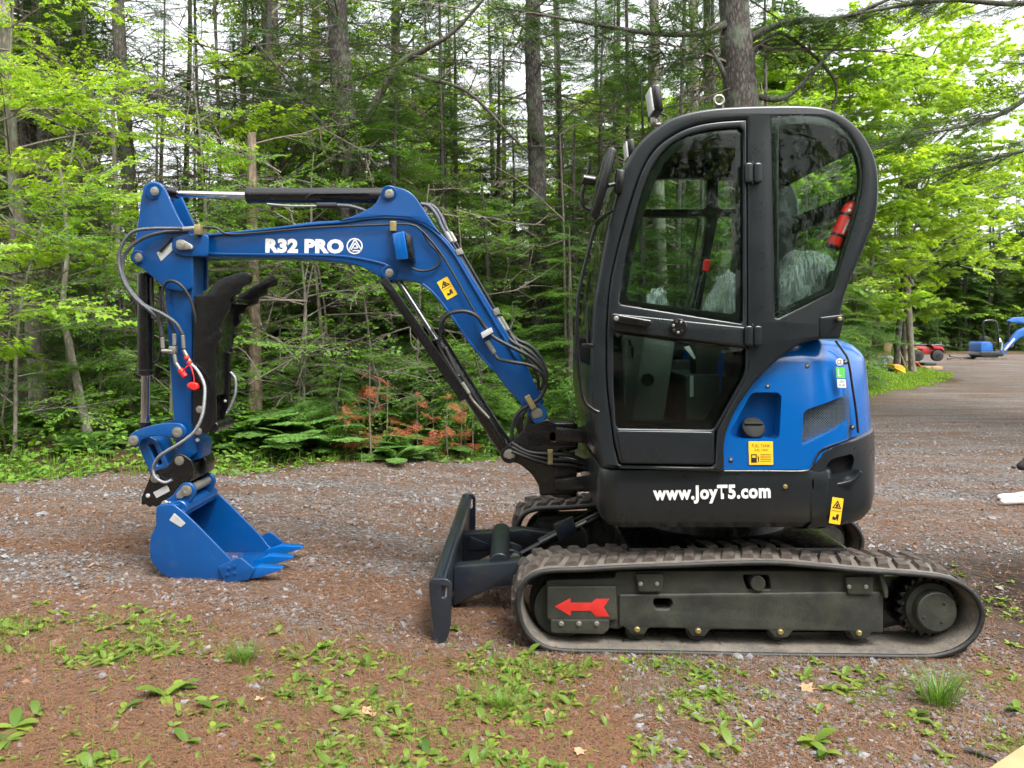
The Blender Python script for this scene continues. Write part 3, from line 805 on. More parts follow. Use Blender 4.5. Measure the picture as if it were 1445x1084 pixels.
# far side frame
fw = [rnd([(905, 262), (922, 226), (948, 205), (985, 195), (1075, 192), (1075, 250), (905, 250)][1:] , 8)]
far_holes = [rnd([(902, 248), (921, 222), (945, 205), (985, 195), (1072, 192), (1072, 248)], 8), rnd([(893, 262), (1074, 262), (1040, 440), (878, 440)], 10),
             rnd([(1094, 262), (1134, 262), (1122, 330), (1105, 440), (1060, 440)], 8), rnd([(1094, 196), (1134, 198), (1136, 248), (1094, 248)], 8)]
plate('far_cab_frame', [outer] + far_holes, YC + .96, YC + 1.02, M['char'], EX, bev=.012, Yref=3.48)
plate('far_window_glass', rnd([(880, 195), (1150, 195), (1150, 445), (870, 445)], 20), YC + .985, YC + .989, M['glass'], EX, bev=.0005, Yref=3.48)
plate('sliding_window_frame', [rnd([(896, 262), (1060, 262), (1034, 438), (880, 438)], 12), rnd([(900, 265), (1056, 265), (1031, 434), (885, 434)], 11)], YC + .955, YC + .962, M['dash'], EX, bev=.001, Yref=3.48)
# shell: roof, rear
band('cab_roof', OUT[:13], 9, YC + .05, YC + .97, M['char'], EX, bev=.003, Yref=3.48)
band('rear_pane', OUT[12:18], 2, YC + .05, YC + .97, M['glass'], EX, bev=.0005, Yref=3.48)
band('rear_lower_panel', OUT[17:] + LOW[:2], 8, YC + .05, YC + .97, M['char'], EX, bev=.002, Yref=3.48)
band('rear_window_bar', [(1237.5, 262), (1238.5, 275), (1237, 292)], 10, YC + .05, YC + .97, M['black'], EX, bev=.002, Yref=3.48)
band('windscreen', (LEFT[4:] + OUT[:1])[1:], 2, YC + .05, YC + .97, M['glass'], EX, bev=.0005, Yref=3.48)
band('front_lower_panel', LEFT[:5], 8, YC + .05, YC + .97, M['char'], EX, bev=.002, Yref=3.48)
band('windscreen_bar', [(836, 480), (836.5, 466)], 8, YC + .05, YC + .97, M['char'], EX, bev=.002, Yref=3.48, sub=2)
plate('cab_floor', [(845, 610), (1030, 610), (1026, 655), (850, 655)], YC + .06, YC + .96, M['grey'], EX, bev=.002, Yref=3.48)
# rear tail below the cab: bracket with bolt
plate('rear_cab_bracket', rnd([(1156, 448), (1188, 444), (1190, 452), (1184, 476), (1156, 476)], 2), YC - .006, YC + .2, M['char'], EX, bev=.004, Yref=3.47)
cyl('bracket_pin', P(1183, 451, 3.43), P(1183, 451, 3.52), .013, M['char'], EX, 16); bolt(1185, 450, 3.43, 2.6, 'brass', EX)
# front structure beside the windscreen seen edge on: outer guide rails
tube('front_handrail', [P(864, 297, 3.44), P(852, 306, 3.44), P(840, 321, 3.44), (P(831, 352, 3.44)), P(821, 392, 3.44), P(815.5, 425, 3.44), P(814.5, 472, 3.44), P(817, 520, 3.44), P(823, 562, 3.44), P(834, 576, 3.44), P(845, 582, 3.44)], .0085, M['black'], EX, 10)
box('rail_bracket', P(829, 488, 3.45), (.05, .02, .02), M['black'], EX, bev=.003)
tube('gas_strut', [P(829, 430, 3.60), P(830, 487, 3.60)], .008, M['grey'], EX, 10, sub=1)
# work lights
def work_light(px, py, hpx, wpx, Y, tilt):
    o = box('work_light', P(px, py, Y + .06), (wpx * Y / F_PX, .13, hpx * Y / F_PX), M['black'], EX, rot=(0, R(tilt), 0), bev=.008)
    fx = P(px - wpx * .52, py + 1, Y + .06)
    box('lamp_lens', fx, (.010, .118, hpx * .86 * Y / F_PX), M['lens'], o, rot=(0, R(tilt), 0), bev=.003)
    return o
wl = work_light(924, 144, 38, 13, 3.50, -8)
tube('lamp_bracket', [P(921, 166, 3.56), P(922, 175, 3.56), P(931, 176, 3.56)], .010, M['steel'], wl, 8)
tube('lamp_cable', [P(930, 160, 3.55), P(941, 164, 3.54), P(943, 172, 3.53)], .0035, M['hose'], wl, 6)
bolt(924, 171, 3.545, 3, 'steel', wl)
wl2 = work_light(888.5, 213, 26, 10, 4.30, -6)
# eye bolt
eb = tube('lifting_eye', [P(1014.6 + 6.6 * math.cos(a), 141.5 - 6.6 * math.sin(a), 3.6) for a in np.linspace(0, 2 * math.pi, 16, endpoint=False)], .0065, M['steel'], EX, 8, 2, closed=True)
cyl('eye_nut', P(1016, 156, 3.6), P(1015.5, 149, 3.6), .020, M['black'], eb, 6)
# mirror
mr = box('mirror', P(849, 262, 3.40), (.042, .17, .315), M['black'], EX, rot=(0, R(15), 0), bev=.020)
box('mirror_mount', P(873, 257, 3.45), (.040, .05, .105), M['black'], EX, rot=(0, R(7), 0), bev=.008)
tube('mirror_arm', [P(832, 227, 3.42), P(830, 243, 3.42), P(824, 262, 3.42), P(821, 277, 3.42), P(824, 291, 3.42), P(834, 297, 3.42)], .0085, M['black'], EX, 10)
cyl('mirror_clamp', P(822, 253, 3.42), P(840, 256, 3.42), .023, M['black'], EX, 16)
tube('mirror_arm', [P(858, 262, 3.42), P(870, 259, 3.44)], .009, M['black'], EX, 8, sub=1)
# ---------------- interior
M['film'] = None
def filmmat():
    m, t, out = nodes_of('clear_plastic_film')
    b = t.nodes.new('ShaderNodeBsdfPrincipled'); b.inputs['Roughness'].default_value = .15; b.inputs['Base Color'].default_value = (.60, .70, .68, 1)
    tr = t.nodes.new('ShaderNodeBsdfTransparent'); tc = t.nodes.new('ShaderNodeTexCoord')
    mp = t.nodes.new('ShaderNodeMapping'); mp.inputs['Rotation'].default_value = (0, R(38), 0); mp.inputs['Scale'].default_value = (60, 20, 9)
    n = t.nodes.new('ShaderNodeTexNoise'); n.inputs['Scale'].default_value = 1; n.inputs['Detail'].default_value = 8; n.inputs['Distortion'].default_value = 1.6
    lk(t, tc.outputs['Object'], mp.inputs[0]); lk(t, mp.outputs[0], n.inputs['Vector'])
    r = t.nodes.new('ShaderNodeMapRange'); r.inputs['From Min'].default_value = .42; r.inputs['From Max'].default_value = .62; r.inputs['To Min'].default_value = .22; r.inputs['To Max'].default_value = .62
    lk(t, n.outputs[0], r.inputs[0])
    bp = t.nodes.new('ShaderNodeBump'); bp.inputs['Distance'].default_value = .03; lk(t, n.outputs[0], bp.inputs['Height']); lk(t, bp.outputs[0], b.inputs['Normal'])
    ms = t.nodes.new('ShaderNodeMixShader'); lk(t, r.outputs[0], ms.inputs[0]); lk(t, tr.outputs[0], ms.inputs[1]); lk(t, b.outputs[0], ms.inputs[2]); lk(t, ms.outputs[0], out.inputs[0])
    return m
M['film'] = filmmat()
def blob(name, c, s, mat, parent, seed=0, amp=.03, rot=(0, 0, 0), sub=4):
    bm = bmesh.new(); bmesh.ops.create_icosphere(bm, subdivisions=sub, radius=1)
    for v in bm.verts:
        d = v.co.normalized(); e = Vector((math.copysign(abs(d.x) ** .7, d.x), math.copysign(abs(d.y) ** .7, d.y), math.copysign(abs(d.z) ** .7, d.z)))
        v.co = e * (1 + amp * 3 * mnoise.noise(d * 2.2 + Vector((seed, 0, 0))) + amp * mnoise.noise(d * 9 + Vector((seed, 5, 0))))
    from mathutils import Euler
    bmesh.ops.transform(bm, matrix=Matrix.Translation(c) @ Euler(rot).to_matrix().to_4x4() @ Matrix.Diagonal((s[0], s[1], s[2], 1)), verts=bm.verts)
    me = bpy.data.meshes.new(name); bm.to_mesh(me); bm.free(); finish(me, 80)
    return put(name, me, mat, parent)
YS = 3.95
seat = box('seat_back', P(1120, 432, YS + .05), (.10, .40, .42), M['seat'], EX, rot=(0, R(22), 0), bev=.04)
box('seat_cushion', P(1075, 500, YS + .08), (.45, .44, .12), M['seat'], EX, bev=.04)
blob('seat_cover', P(1128, 408, 3.86), (.135, .20, .19), M['film'], seat, 3, .05, (0, R(22), 0))
box('console', P(1035, 505, 3.72), (.40, .13, .28), M['grey'], EX, bev=.03)
ar = blob('armrest_cover', P(1024, 425, 3.72), (.075, .07, .13), M['film'], EX, 9, .10, (0, R(15), 0))
box('armrest', P(1020, 442, 3.72), (.17, .06, .04), M['seat'], EX, rot=(0, R(-5), 0), bev=.015)
blob('lever_cover', P(927, 424, 3.80), (.045, .05, .055), M['film'], EX, 11, .12)
cyl('joystick', P(925, 470, 3.80), P(927, 424, 3.80), .012, M['black'], EX, 10)
lv = tube('safety_lever', [P(975, 470, 3.68), P(986, 410, 3.68), P(997, 376, 3.68)], .006, M['black'], EX, 8)
plate('lever_grip', rnd([(993, 366), (1003, 366), (1000, 384), (991, 383)], 3), 3.67, 3.69, M['red'], lv, bev=.006, Yref=3.68)
box('dashboard', P(905, 530, 4.0), (.16, .7, .42), M['dash'], EX, rot=(0, R(8), 0), bev=.03)
tube('grab_bar', [P(882, 480, 3.62), P(879, 580, 3.62)], .013, M['dash'], EX, 10, sub=1)
lathe('cup_ring', [(0, .028), (.004, .032), (.008, .028)], P(914, 536, 3.60), P(914, 536, 3.55), M['black'], EX, 24)
box('kick_panel', P(955, 560, 4.2), (.55, .04, .40), M['grey'], EX, bev=.01)
box('seat_base', P(1000, 562, 3.85), (.34, .5, .26), M['grey'], EX, bev=.02)
quadplate('panel_label', [(973.5, 530), (978.5, 530), (978.5, 560), (973.5, 560)], 3.6, M['silver'], EX)
plate('fuel_recess_back', [(1024, 548), (1108, 548), (1108, 626), (1024, 626)], 3.590, 3.597, M['blue2'], EX, bev=.001, Yref=3.59)
plate('hanging_tag', rnd([(965, 490), (973, 488), (982, 506), (979, 507)], 1), 3.6, 3.602, M['white'], EX, bev=.0003)
tube('steering_lever', [P(888, 480, 3.85), P(898, 520, 3.85), P(905, 560, 3.85)], .009, M['black'], EX, 8)
# fire extinguisher hangs at the rear pillar inside the glass
FE = empty('fire_extinguisher', P(1175, 351, 3.53), 'small red fire extinguisher strapped to the rear pillar inside the cab glass', 'fire extinguisher')
a, b = P(1175, 350, 3.53), P(1204, 285, 3.53)
L_ = (b - a).length
fe = lathe('bottle', [(0, .027), (.012, .033), (L_ * .80, .033), (L_ * .90, .028), (L_ * .97, .016), (L_, .012)], a, b, M['red'], FE, 24)
d_ = (b - a).normalized()
for t in (.22, .66): lathe('strap', [(0, .0345), (.012, .0345)], a + d_ * L_ * t, b, M['black'], FE, 24)
lathe('base_cap', [(-.008, .024), (.004, .0315), (.01, .0315)], a, b, M['black'], FE, 24)
cyl('valve', b, b + d_ * .02, .010, M['black'], FE, 10)
tm, tw = text_mesh('WARNING', .011, .03); 
ux = d_; uy = Vector((-d_.z, 0, d_.x)); c = a + d_ * L_ * .44 + Vector((0, -.0345, 0))
tm.transform(Matrix(((ux.x, uy.x, 0, c.x + .004), (0, 0, -1, c.y), (ux.z, uy.z, 0, c.z), (0, 0, 0, 1))))
put('bottle_print', tm, M['white'], fe)
plate('bottle_label', circ(1199, 297, 2.4, 12), 3.4945, 3.4955, M['white'], fe, bev=.0001)

# ---------------- swing bracket, yoke
YB = 4.14
swing_o = [(745, 585), (757, 597)] + circ(757, 584, 13, 8, 200, -40)[::-1][:0] + [(772, 591), (783.7, 597), (813, 597), (815, 613), (815, 632), (790, 634), (788, 648), (800, 660), (815, 664), (814, 674), (812, 698), (762, 700), (760, 685), (751, 670), (735, 656), (722, 652), (711, 645), (709, 636), (716, 630), (724, 622), (738, 608), (742, 597)]
sw = plate('swing_bracket', [rnd(swing_o, 4), rnd([(778, 611), (783, 611), (784, 623), (777, 621)], 2)], YB, YB + .22, M['black'], EX, bev=.008)
cyl('pin_boss', P(718.7, 641.6, YB - .02), P(718.7, 641.6, YB + .04), .046, M['black'], sw, 28)
bolt(718.7, 641.6, YB - .02, 6.2, 'steel', sw)
for y0, y1 in ((598, 634), (676, 700)):
    cyl('pivot_lug', P(796, y1 - 1, YB + .1), P(796, y0, YB + .1), .075, M['black'], sw, 28)
hexa('yoke_arm', [P(784, 603, 4.10), P(845, 610, 4.10), P(850, 628, 4.10), P(784, 622, 4.10)], [P(784, 603, 4.40), P(860, 600, 4.55), P(860, 625, 4.55), P(784, 622, 4.40)], M['black'], EX)
hexa('yoke_arm', [P(782, 677, 4.10), P(850, 668, 4.10), P(855, 694, 4.10), P(782, 694, 4.10)], [P(782, 677, 4.40), P(860, 668, 4.55), P(860, 694, 4.55), P(782, 694, 4.40)], M['black'], EX)
plate('hose_clamp', rnd([(773, 635), (780.5, 635), (780.5, 656), (773, 656)], 1), YB - .03, YB, M['brass'], sw, bev=.002)
bolt(777, 639, YB - .03, 1.6, 'steel', sw); bolt(777, 652, YB - .03, 1.6, 'steel', sw)
for k, (y0, y1) in enumerate(((641, 650), (648, 654), (655, 660))):
    hose('hydraulic_hose', [P(722, 625 + 6 * k, YB - .02), P(745, 638 + 4 * k, YB - .03), P(775, y0, YB - .015), P(805, y0 + 2, YB - .0), P(835, y1 + 4, YB + .05), P(850, y1, YB + .1)], .011, M['hose'], EX, ribbed=False)
for k in range(3): hose('hydraulic_hose', [P(790, 650 + 4 * k, 4.3), P(812, 655 + 5 * k, 4.25), P(835, 668 - 4 * k, 4.3), P(852, 664, 4.35)], .010, M['hose'], EX, ribbed=False)

# ---------------- boom
Yb0, Yb1 = 4.175, 4.325
top_l = [(268, 331), (330, 326.5), (400, 319), (440, 313), (481, 310.5), (515, 304), (545, 301), (575, 303), (600, 312), (622, 329), (645, 356), (669.7, 396), (705.7, 454), (740, 510), (757, 546.6), (768, 566)]
bot_l = [(736, 572), (733.5, 568), (714, 546.6), (697, 524), (661, 482), (633.7, 443), (611.6, 415), (595, 401.6), (578.4, 396), (561, 396), (550, 398), (539, 394), (523, 383), (495, 372), (440, 366), (380, 364), (288.7, 363), (268, 361)]
boom = plate('boom', cat_(top_l, 3, False) + circ(757.7, 583.5, 12.5, 9, -55, 190) + cat_(bot_l, 3, False), Yb0, Yb1, M['blue'], EX, bev=.006)
# flanges standing a little proud of the side plates
def strip(pts, wpx, name='boom_flange', out=.012):
    q = cat_(pts, 4, False)
    plate(name, q + offset_poly(q, wpx)[::-1], Yb0 - out, Yb1 + out, M['blue'], boom, bev=.003)
strip([(288, 331), (330, 327), (400, 319.5), (440, 315), (481, 312), (515, 307), (545, 305), (575, 307), (598, 315), (618, 330), (640, 355), (665, 396), (700, 455), (730, 505)], 3.2)
strip([(697, 526), (661, 483), (633.7, 444), (611.6, 416), (595, 402)], 3)
strip([(560, 384), (540, 374), (510, 367), (475, 362.5), (430, 361), (380, 361), (288.7, 359.5)], 3.2, out=.006)
# upper ears with the stick cylinder pin
ear = cat_([(478, 311.5), (500, 304), (516, 296.5), (529, 288), (535, 277)], 4, False) + circ(549, 273, 11.5, 8, 170, 285) + cat_([(562, 264.5), (573, 268), (583, 275), (591, 285), (600, 299), (612, 317), (622, 330)], 3, False) + [(600, 316), (575, 307), (545, 305), (515, 308)]
for y in (Yb0 - .016, Yb1 - .004):
    plate('boom_ear', ear, y, y + .02, M['blue'], boom, bev=.005, Yref=Yb0 - .016)
plate('ear_web', rnd([(562, 266), (590, 286), (615, 322), (600, 318), (560, 306)], 3), Yb0, Yb1, M['blue'], boom, bev=.003)
cyl('pin_boss', P(549, 273, Yb0 - .028), P(549, 273, Yb0 - .01), 11 * 4.16 / F_PX, M['blue'], boom, 28); bolt(549, 273, Yb0 - .028, 5.4, 'steel', boom)
cyl('pin_boss', P(549, 385, Yb0 - .014), P(549, 385, Yb0 + .01), 11 * 4.16 / F_PX, M['blue'], boom, 28); bolt(549, 385, Yb0 - .014, 5.0, 'steel', boom)
cyl('pin_boss', P(757.7, 583.5, Yb0 - .03), P(757.7, 583.5, Yb0 + .01), 14 * 4.16 / F_PX, M['blue'], boom, 28); bolt(757.7, 583.5, Yb0 - .03, 6.2, 'steel', boom)
bt = cat_([(292, 330), (272, 328.5), (257, 330), (247, 335)], 3, False) + circ(255, 346, 13, 8, 200, 110)[:] + cat_([(252, 359), (272, 362), (292, 362)], 3, False)
for y in (4.125, 4.36):
    plate('boom_tip_plate', rnd([(294, 331), (262, 331), (249, 334), (242, 341), (242, 352), (249, 359), (262, 362), (294, 362)], 6), y, y + .018, M['blue'], boom, bev=.005, Yref=4.125)
plate('tip_rib', rnd([(262, 350), (318, 351), (318, 358), (262, 358)], 2), 4.16, 4.18, M['blue'], boom, bev=.004) if False else None
kp = plate('pin_keeper', rnd([(249, 340), (258, 338), (273, 347), (273, 352), (258, 353), (250, 352)], 4), 4.108, 4.125, M['steel'], boom, bev=.003, Yref=4.12)
bolt(255, 346, 4.106, 5, 'steel', boom); bolt(270, 350, 4.108, 2, 'steel', boom)
# lamp bracket on the side
plate('lamp_guard', rnd([(553, 330), (563, 327), (576, 329), (577, 372), (560, 372)], 2), Yb0 - .075, Yb0 - .068, M['blue'], boom, bev=.002) if False else None
hexa('boom_lamp_guard', [P(553, 330, 4.09), P(570, 326, 4.09), P(576, 366, 4.09), P(559, 367, 4.09)], [P(557, 331, 4.17), P(573, 327, 4.17), P(579, 363, 4.17), P(562, 366, 4.17)], M['blue2'], boom, bev=.006)
hexa('lamp_hood', [P(572, 327, 4.10), P(580, 333, 4.12), P(584, 370, 4.12), P(577, 367, 4.10)], [P(575, 328, 4.17), P(583, 335, 4.17), P(587, 371, 4.17), P(580, 366, 4.17)], M['black'], boom, bev=.003)
plate('hose_clamp', rnd([(550, 312), (559, 312), (559, 326), (550, 326)], 1), 4.135, 4.165, M['brass'], boom, bev=.002)
tube('hydraulic_pipe', [P(268, 323, 4.13), P(290, 321, 4.13), P(305, 322, 4.14), (P(322, 330.5, 4.15)), P(360, 329, 4.155), P(440, 322, 4.155), P(540, 317.5, 4.155), P(578, 317, 4.155), P(594, 325, 4.155), P(605, 343, 4.155), P(617, 356, 4.155), P(621, 369, 4.155), P(612, 379, 4.155), P(595, 382.5, 4.155), P(580, 378, 4.155)], .0062, M['hose'], boom, 8)
tube('hydraulic_pipe', [P(596, 326, 4.15), P(618, 352, 4.15), P(640, 387, 4.15), P(665, 432, 4.15), P(682, 462, 4.15)], .006, M['hose'], boom, 8)
for k, dx in enumerate((0, 5.5)):
    tube('hydraulic_pipe', [P(636 + dx, 340, 4.2 + .06 * k), P(652 + dx, 366, 4.2 + .06 * k), P(700 + dx, 449, 4.2 + .06 * k)], .0075, M['hose'], boom, 8, sub=2)
    hose('hydraulic_hose', [P(593, 288, 4.2 + .06 * k), P(605 + dx, 291, 4.2 + .06 * k), P(616 + dx, 304, 4.2 + .06 * k), P(624 + dx, 322, 4.2 + .06 * k), P(636 + dx, 340, 4.2 + .06 * k)], .0125, M['braid'], EX)
    cyl('hose_fitting', P(629 + dx, 328, 4.2 + .06 * k), P(637 + dx, 342, 4.2 + .06 * k), .014, M['steel'], EX, 10)
    cyl('hose_fitting', P(700 + dx, 448, 4.2 + .06 * k), P(711 + dx, 467, 4.2 + .06 * k), .016, M['steel'], EX, 10)
plate('pipe_clamp', rnd([(642, 353), (651, 350), (654, 358), (645, 361)], 1), 4.17, 4.3, M['steel'], boom, bev=.002)
plate('pipe_clamp', rnd([(695, 437), (703, 434), (706, 443), (698, 446)], 1), 4.17, 4.3, M['steel'], boom, bev=.002)
wr = warn('warning_sticker', (631, 407), 17, 29, -30, Yb0 - .0015)
plate('hose_clamp', rnd([(678, 470), (693, 462), (696, 469), (681, 478)], 1), 4.11, 4.175, M['silver'], boom, bev=.002)
cyl('hose_fitting', P(687, 481, 4.15), P(698, 499, 4.15), .013, M['steel'], EX, 10)
# hose bundle to the swing post
hp = [[(641, 480), (636, 465), (634, 452), (640, 444)], ]
hose('hydraulic_hose', [P(621, 475, 4.14), P(623, 456, 4.12), P(634, 443, 4.11), P(655, 439.5, 4.11), P(672, 446, 4.12), P(684, 461, 4.13), P(697, 476, 4.12), P(722, 490, 4.11), P(748, 504, 4.11), P(765, 522, 4.12), P(770, 543, 4.13), P(763, 560, 4.13), P(750, 570, 4.12), P(734, 580, 4.12), P(724, 597, 4.12), P(722, 622, 4.12)], .0115, M['hose'], EX)
hose('hydraulic_hose', [P(626, 470, 4.22), P(624, 452, 4.2), P(632, 441, 4.2)], .011, M['hose'], EX)
hose('hydraulic_hose', [P(698, 499, 4.15), P(704, 507, 4.13), P(722, 511, 4.10), P(745, 515, 4.10), P(760, 523, 4.10), P(768, 535, 4.12), P(767, 552, 4.14), P(757, 566, 4.13), P(745, 573, 4.13)], .0105, M['hose'], EX)
hose('hydraulic_hose', [P(711, 467, 4.20), P(722, 482, 4.18), P(745, 495, 4.17), P(760, 510, 4.17), P(768, 530, 4.18), P(765, 550, 4.2)], .0125, M['hose'], EX)
hose('hydraulic_hose', [P(717, 467, 4.26), P(730, 480, 4.25), P(750, 490, 4.25), P(764, 508, 4.25), P(771, 528, 4.25), P(768, 550, 4.25)], .0125, M['hose'], EX)
hose('hydraulic_hose', [P(720, 472, 4.20), P(742, 502, 4.16), P(757, 527, 4.18), P(760, 545, 4.2), P(762, 560, 4.2)], .010, M['hose'], EX)
for k in range(3): hose('hydraulic_hose', [P(748 - 4 * k, 573, 4.2 + .03 * k), P(738 - 3 * k, 585, 4.18), P(735 - 2 * k, 605, 4.18), P(740, 620, 4.2)], .010, M['hose'], EX, ribbed=False)
plate('hose_clamp', rnd([(740, 561), (747, 557), (757, 575), (750, 579)], 1), 4.10, 4.15, M['brass'], boom, bev=.002)
# lettering and round emblem on the boom
text_on('boom_lettering', 'R32 PRO', 374.5, 485, 337, 357.5, Yb0 - .001, M['white'], boom, .06, tilt=.6, spacing=1.06)
em = (500.5, 347.5)
tri = lambda r, a0=-90: [(em[0] + r * math.cos(R(a0 + 120 * k)), em[1] + r * .96 * math.sin(R(a0 + 120 * k)) + 1.2) for k in range(3)]
plate('round_emblem', [circ(*em, 11.4, 36), circ(*em, 9.6, 36)], Yb0 - .002, Yb0 - .0012, M['white'], boom, bev=.0001, Yref=Yb0)
def line2(a, b, wd): 
    a, b = np.array(a, float), np.array(b, float); d = (b - a) / np.linalg.norm(b - a); n = np.array((-d[1], d[0])) * wd / 2
    return [tuple(a + n), tuple(b + n), tuple(b - n), tuple(a - n)]
for a_, b_ in (((500.5, 338.5), (492, 353.5)), ((497.5, 354), (509.5, 354)), ((501.5, 338.5), (509.5, 352)), ((500.8, 343.5), (495.2, 353)), ((501, 343), (505.5, 350)), ((499, 350.2), (504.8, 350.2))):
    plate('emblem_bar', line2(a_, b_, 1.7), Yb0 - .002, Yb0 - .0012, M['white'], boom, bev=.0001, Yref=Yb0)

# ---------------- cylinders
def hyd(name, p_rod, p_mid, p_end, rr, rb, parent=EX):
    o = cyl(name, p_mid, p_end, rb, M['black'], parent, 28, .006)
    cyl('piston_rod', p_rod, p_mid, rr, M['chrome'], o, 20)
    d = (Vector(p_end) - Vector(p_mid)).normalized()
    lathe('gland_nut', [(0, rb * .8), (.006, rb * 1.05), (.03, rb * 1.05), (.032, rb)], Vector(p_mid) - d * .008, p_end, M['black'], o, 28)
    return o
sc1 = hyd('stick_cylinder', P(246, 273.5, 4.25), P(350, 276, 4.25), P(546, 276.5, 4.25), .0185, .043)
cyl('rod_eye', P(238, 271, 4.25), P(252, 273.5, 4.25), .03, M['black'], sc1, 18)
tube('cylinder_pipe', [P(377, 288, 4.20), P(405, 290.5, 4.20), P(432, 291, 4.20), P(450, 291, 4.20)], .006, M['steel'], sc1, 8)
tube('cylinder_pipe', [P(432, 280, 4.2), P(440, 274, 4.2), P(460, 273.5, 4.2), P(520, 273, 4.205)], .005, M['black'], sc1, 8)
cyl('hose_fitting', P(447, 290, 4.18), P(475, 290, 4.18), .016, M['hose'], sc1, 10)
hose('hydraulic_hose', [P(475, 290, 4.18), P(495, 291.5, 4.18), P(513, 297, 4.2), P(520, 303, 4.24)], .012, M['braid'], EX)
bcyl = hyd('boom_cylinder', P(557, 388, 4.24), P(616, 480, 4.24), P(722, 645, 4.24), .0165, .045)
# guard channel along the boom cylinder
g0, g1 = np.array((538., 396.)), np.array((715., 650.))
dd = (g1 - g0) / np.linalg.norm(g1 - g0); nn_ = np.array((dd[1], -dd[0]))
def gp(t, o): q = g0 + (g1 - g0) * t + nn_ * o; return (q[0], q[1])
plate('cylinder_guard', rnd([gp(.0, 4), gp(.0, 9), gp(.66, 9), gp(.66, -5), gp(.62, -6), gp(.0, -3)], 2), 4.145, 4.16, M['black'], bcyl, bev=.003)
plate('cylinder_guard', rnd([gp(.0, 4), gp(.0, 9), gp(.66, 9), gp(.66, -6), gp(.0, -3)], 2), 4.32, 4.335, M['black'], bcyl, bev=.003)
plate('guard_back', rnd([gp(.0, -3), gp(.0, 0), gp(.66, -3), gp(.66, -6)], 1), 4.15, 4.33, M['black'], bcyl, bev=.002)
hose('hydraulic_hose', [P(621, 475, 4.14), P(620, 490, 4.15), P(634, 515, 4.16), P(652, 542, 4.16)], .0105, M['hose'], EX)
hose('spring_guard', [P(628, 490, 4.17), P(638, 512, 4.165), P(648, 533, 4.165)], .014, M['hose'], EX, pitch=.02)
cyl('hose_fitting', P(652, 540, 4.155), P(662, 556, 4.155), .012, M['steel'], EX, 10)
tube('cylinder_pipe', [P(662, 556, 4.16), P(668, 566, 4.165), P(690, 590, 4.17)], .007, M['steel'], EX, 8)
bk = hyd('bucket_cylinder', P(205, 597, 4.25), P(206, 528, 4.25), P(205.5, 385, 4.25), .0235, .0415)
cyl('rod_eye', P(205, 595, 4.25), P(205, 607, 4.25), .03, M['black'], bk, 16)
hose('hydraulic_hose', [P(214, 392, 4.2), P(214, 420, 4.2), P(216, 450, 4.2)], .010, M['hose'], EX)
hose('hydraulic_hose', [P(226, 404, 4.2), P(227, 440, 4.19), P(227, 480, 4.19), P(225, 505, 4.2), P(217, 512, 4.22)], .008, M['hose'], EX, ribbed=False)

# ---------------- arm (stick)
arm_o = [(215, 330), (271, 330), (271.5, 415), (271, 530), (270, 600), (275, 618), (277, 640), (262, 650), (248.6, 642), (245.6, 597), (240, 520), (235, 451), (232, 407), (205, 380)]
arm = plate('arm', rnd(arm_o, 3), 4.17, 4.33, M['blue'], EX, bev=.006)
plate('arm_foot', rnd([(266, 618), (286, 622), (284, 647), (268, 652), (258, 644)], 3), 4.20, 4.34, M['blue'], arm, bev=.005)
head = [(202, 264), (208, 258), (217, 256), (225, 258), (232, 266), (237, 276)] 
head_o = cat_(head + [(243, 289), (250, 304), (258, 318)], 3, False) + [(272, 336), (271.5, 405), (262, 412), (233, 408)] + cat_([(215, 391), (200, 379), (190, 373), (185, 365), (186, 355), (189, 347), (194.6, 313), (198, 285)], 3, False)
for y in (4.14, 4.338):
    plate('arm_head_plate', head_o, y, y + .022, M['blue'], arm, bev=.005, Yref=4.14)
for x, y, r in ((217.6, 269.6, 12), (194.6, 363, 9.5)):
    cyl('pin_boss', P(x, y, 4.125), P(x, y, 4.145), r * 4.13 / F_PX, M['blue'], arm, 28); bolt(x, y, 4.124, 5.2, 'steel', arm)
    cyl('cross_pin', P(x, y, 4.14), P(x, y, 4.14) + Vector((0, .22, 0)), .02, M['steel'], arm, 16)
tg = plate('silver_tag', rnd([(221, 357), (242, 342), (245, 352), (227, 369)], 1), 4.136, 4.139, M['silver'], arm, bev=.0005)
hose('hydraulic_hose', [P(225, 355, 4.128), P(236, 343, 4.125), P(240, 334, 4.125)], .009, M['hose'], EX)
hose('hydraulic_hose', [P(266.6, 322.7, 4.10), P(240, 322.5, 4.10), P(215, 322.7, 4.08), P(188, 327, 4.06), P(172, 346, 4.05), P(167.7, 368, 4.05), P(174, 396, 4.05), P(190.5, 421, 4.06), P(210, 437.6, 4.08), P(225, 454, 4.12), P(229, 476, 4.14)], .0105, M['braid'], EX)
hose('hydraulic_hose', [P(266.6, 325, 4.14), P(232, 328, 4.12), P(201.5, 336.6, 4.1), P(179, 354.6, 4.09), P(172.5, 376.7, 4.09), P(179, 401.6, 4.09), P(201.5, 429, 4.09), P(229, 443, 4.10), P(248.6, 457, 4.12), P(258, 473, 4.14)], .0115, M['braid'], EX)
hose('hydraulic_hose', [P(246, 471, 4.14), P(234.7, 440, 4.13), P(229, 412.7, 4.12), P(237.5, 397, 4.11), P(254, 401.6, 4.11), P(268, 421, 4.12), P(275, 445, 4.13), P(277, 460, 4.14)], .0095, M['hose'], EX)
for y in (4.10, 4.14): cyl('hose_fitting', P(258, 323.5, y), P(275, 322, y), .012, M['steel'], EX, 10)
box('hose_block', P(281, 325, 4.12), (.035, .06, .055), M['brass'], boom, bev=.004)
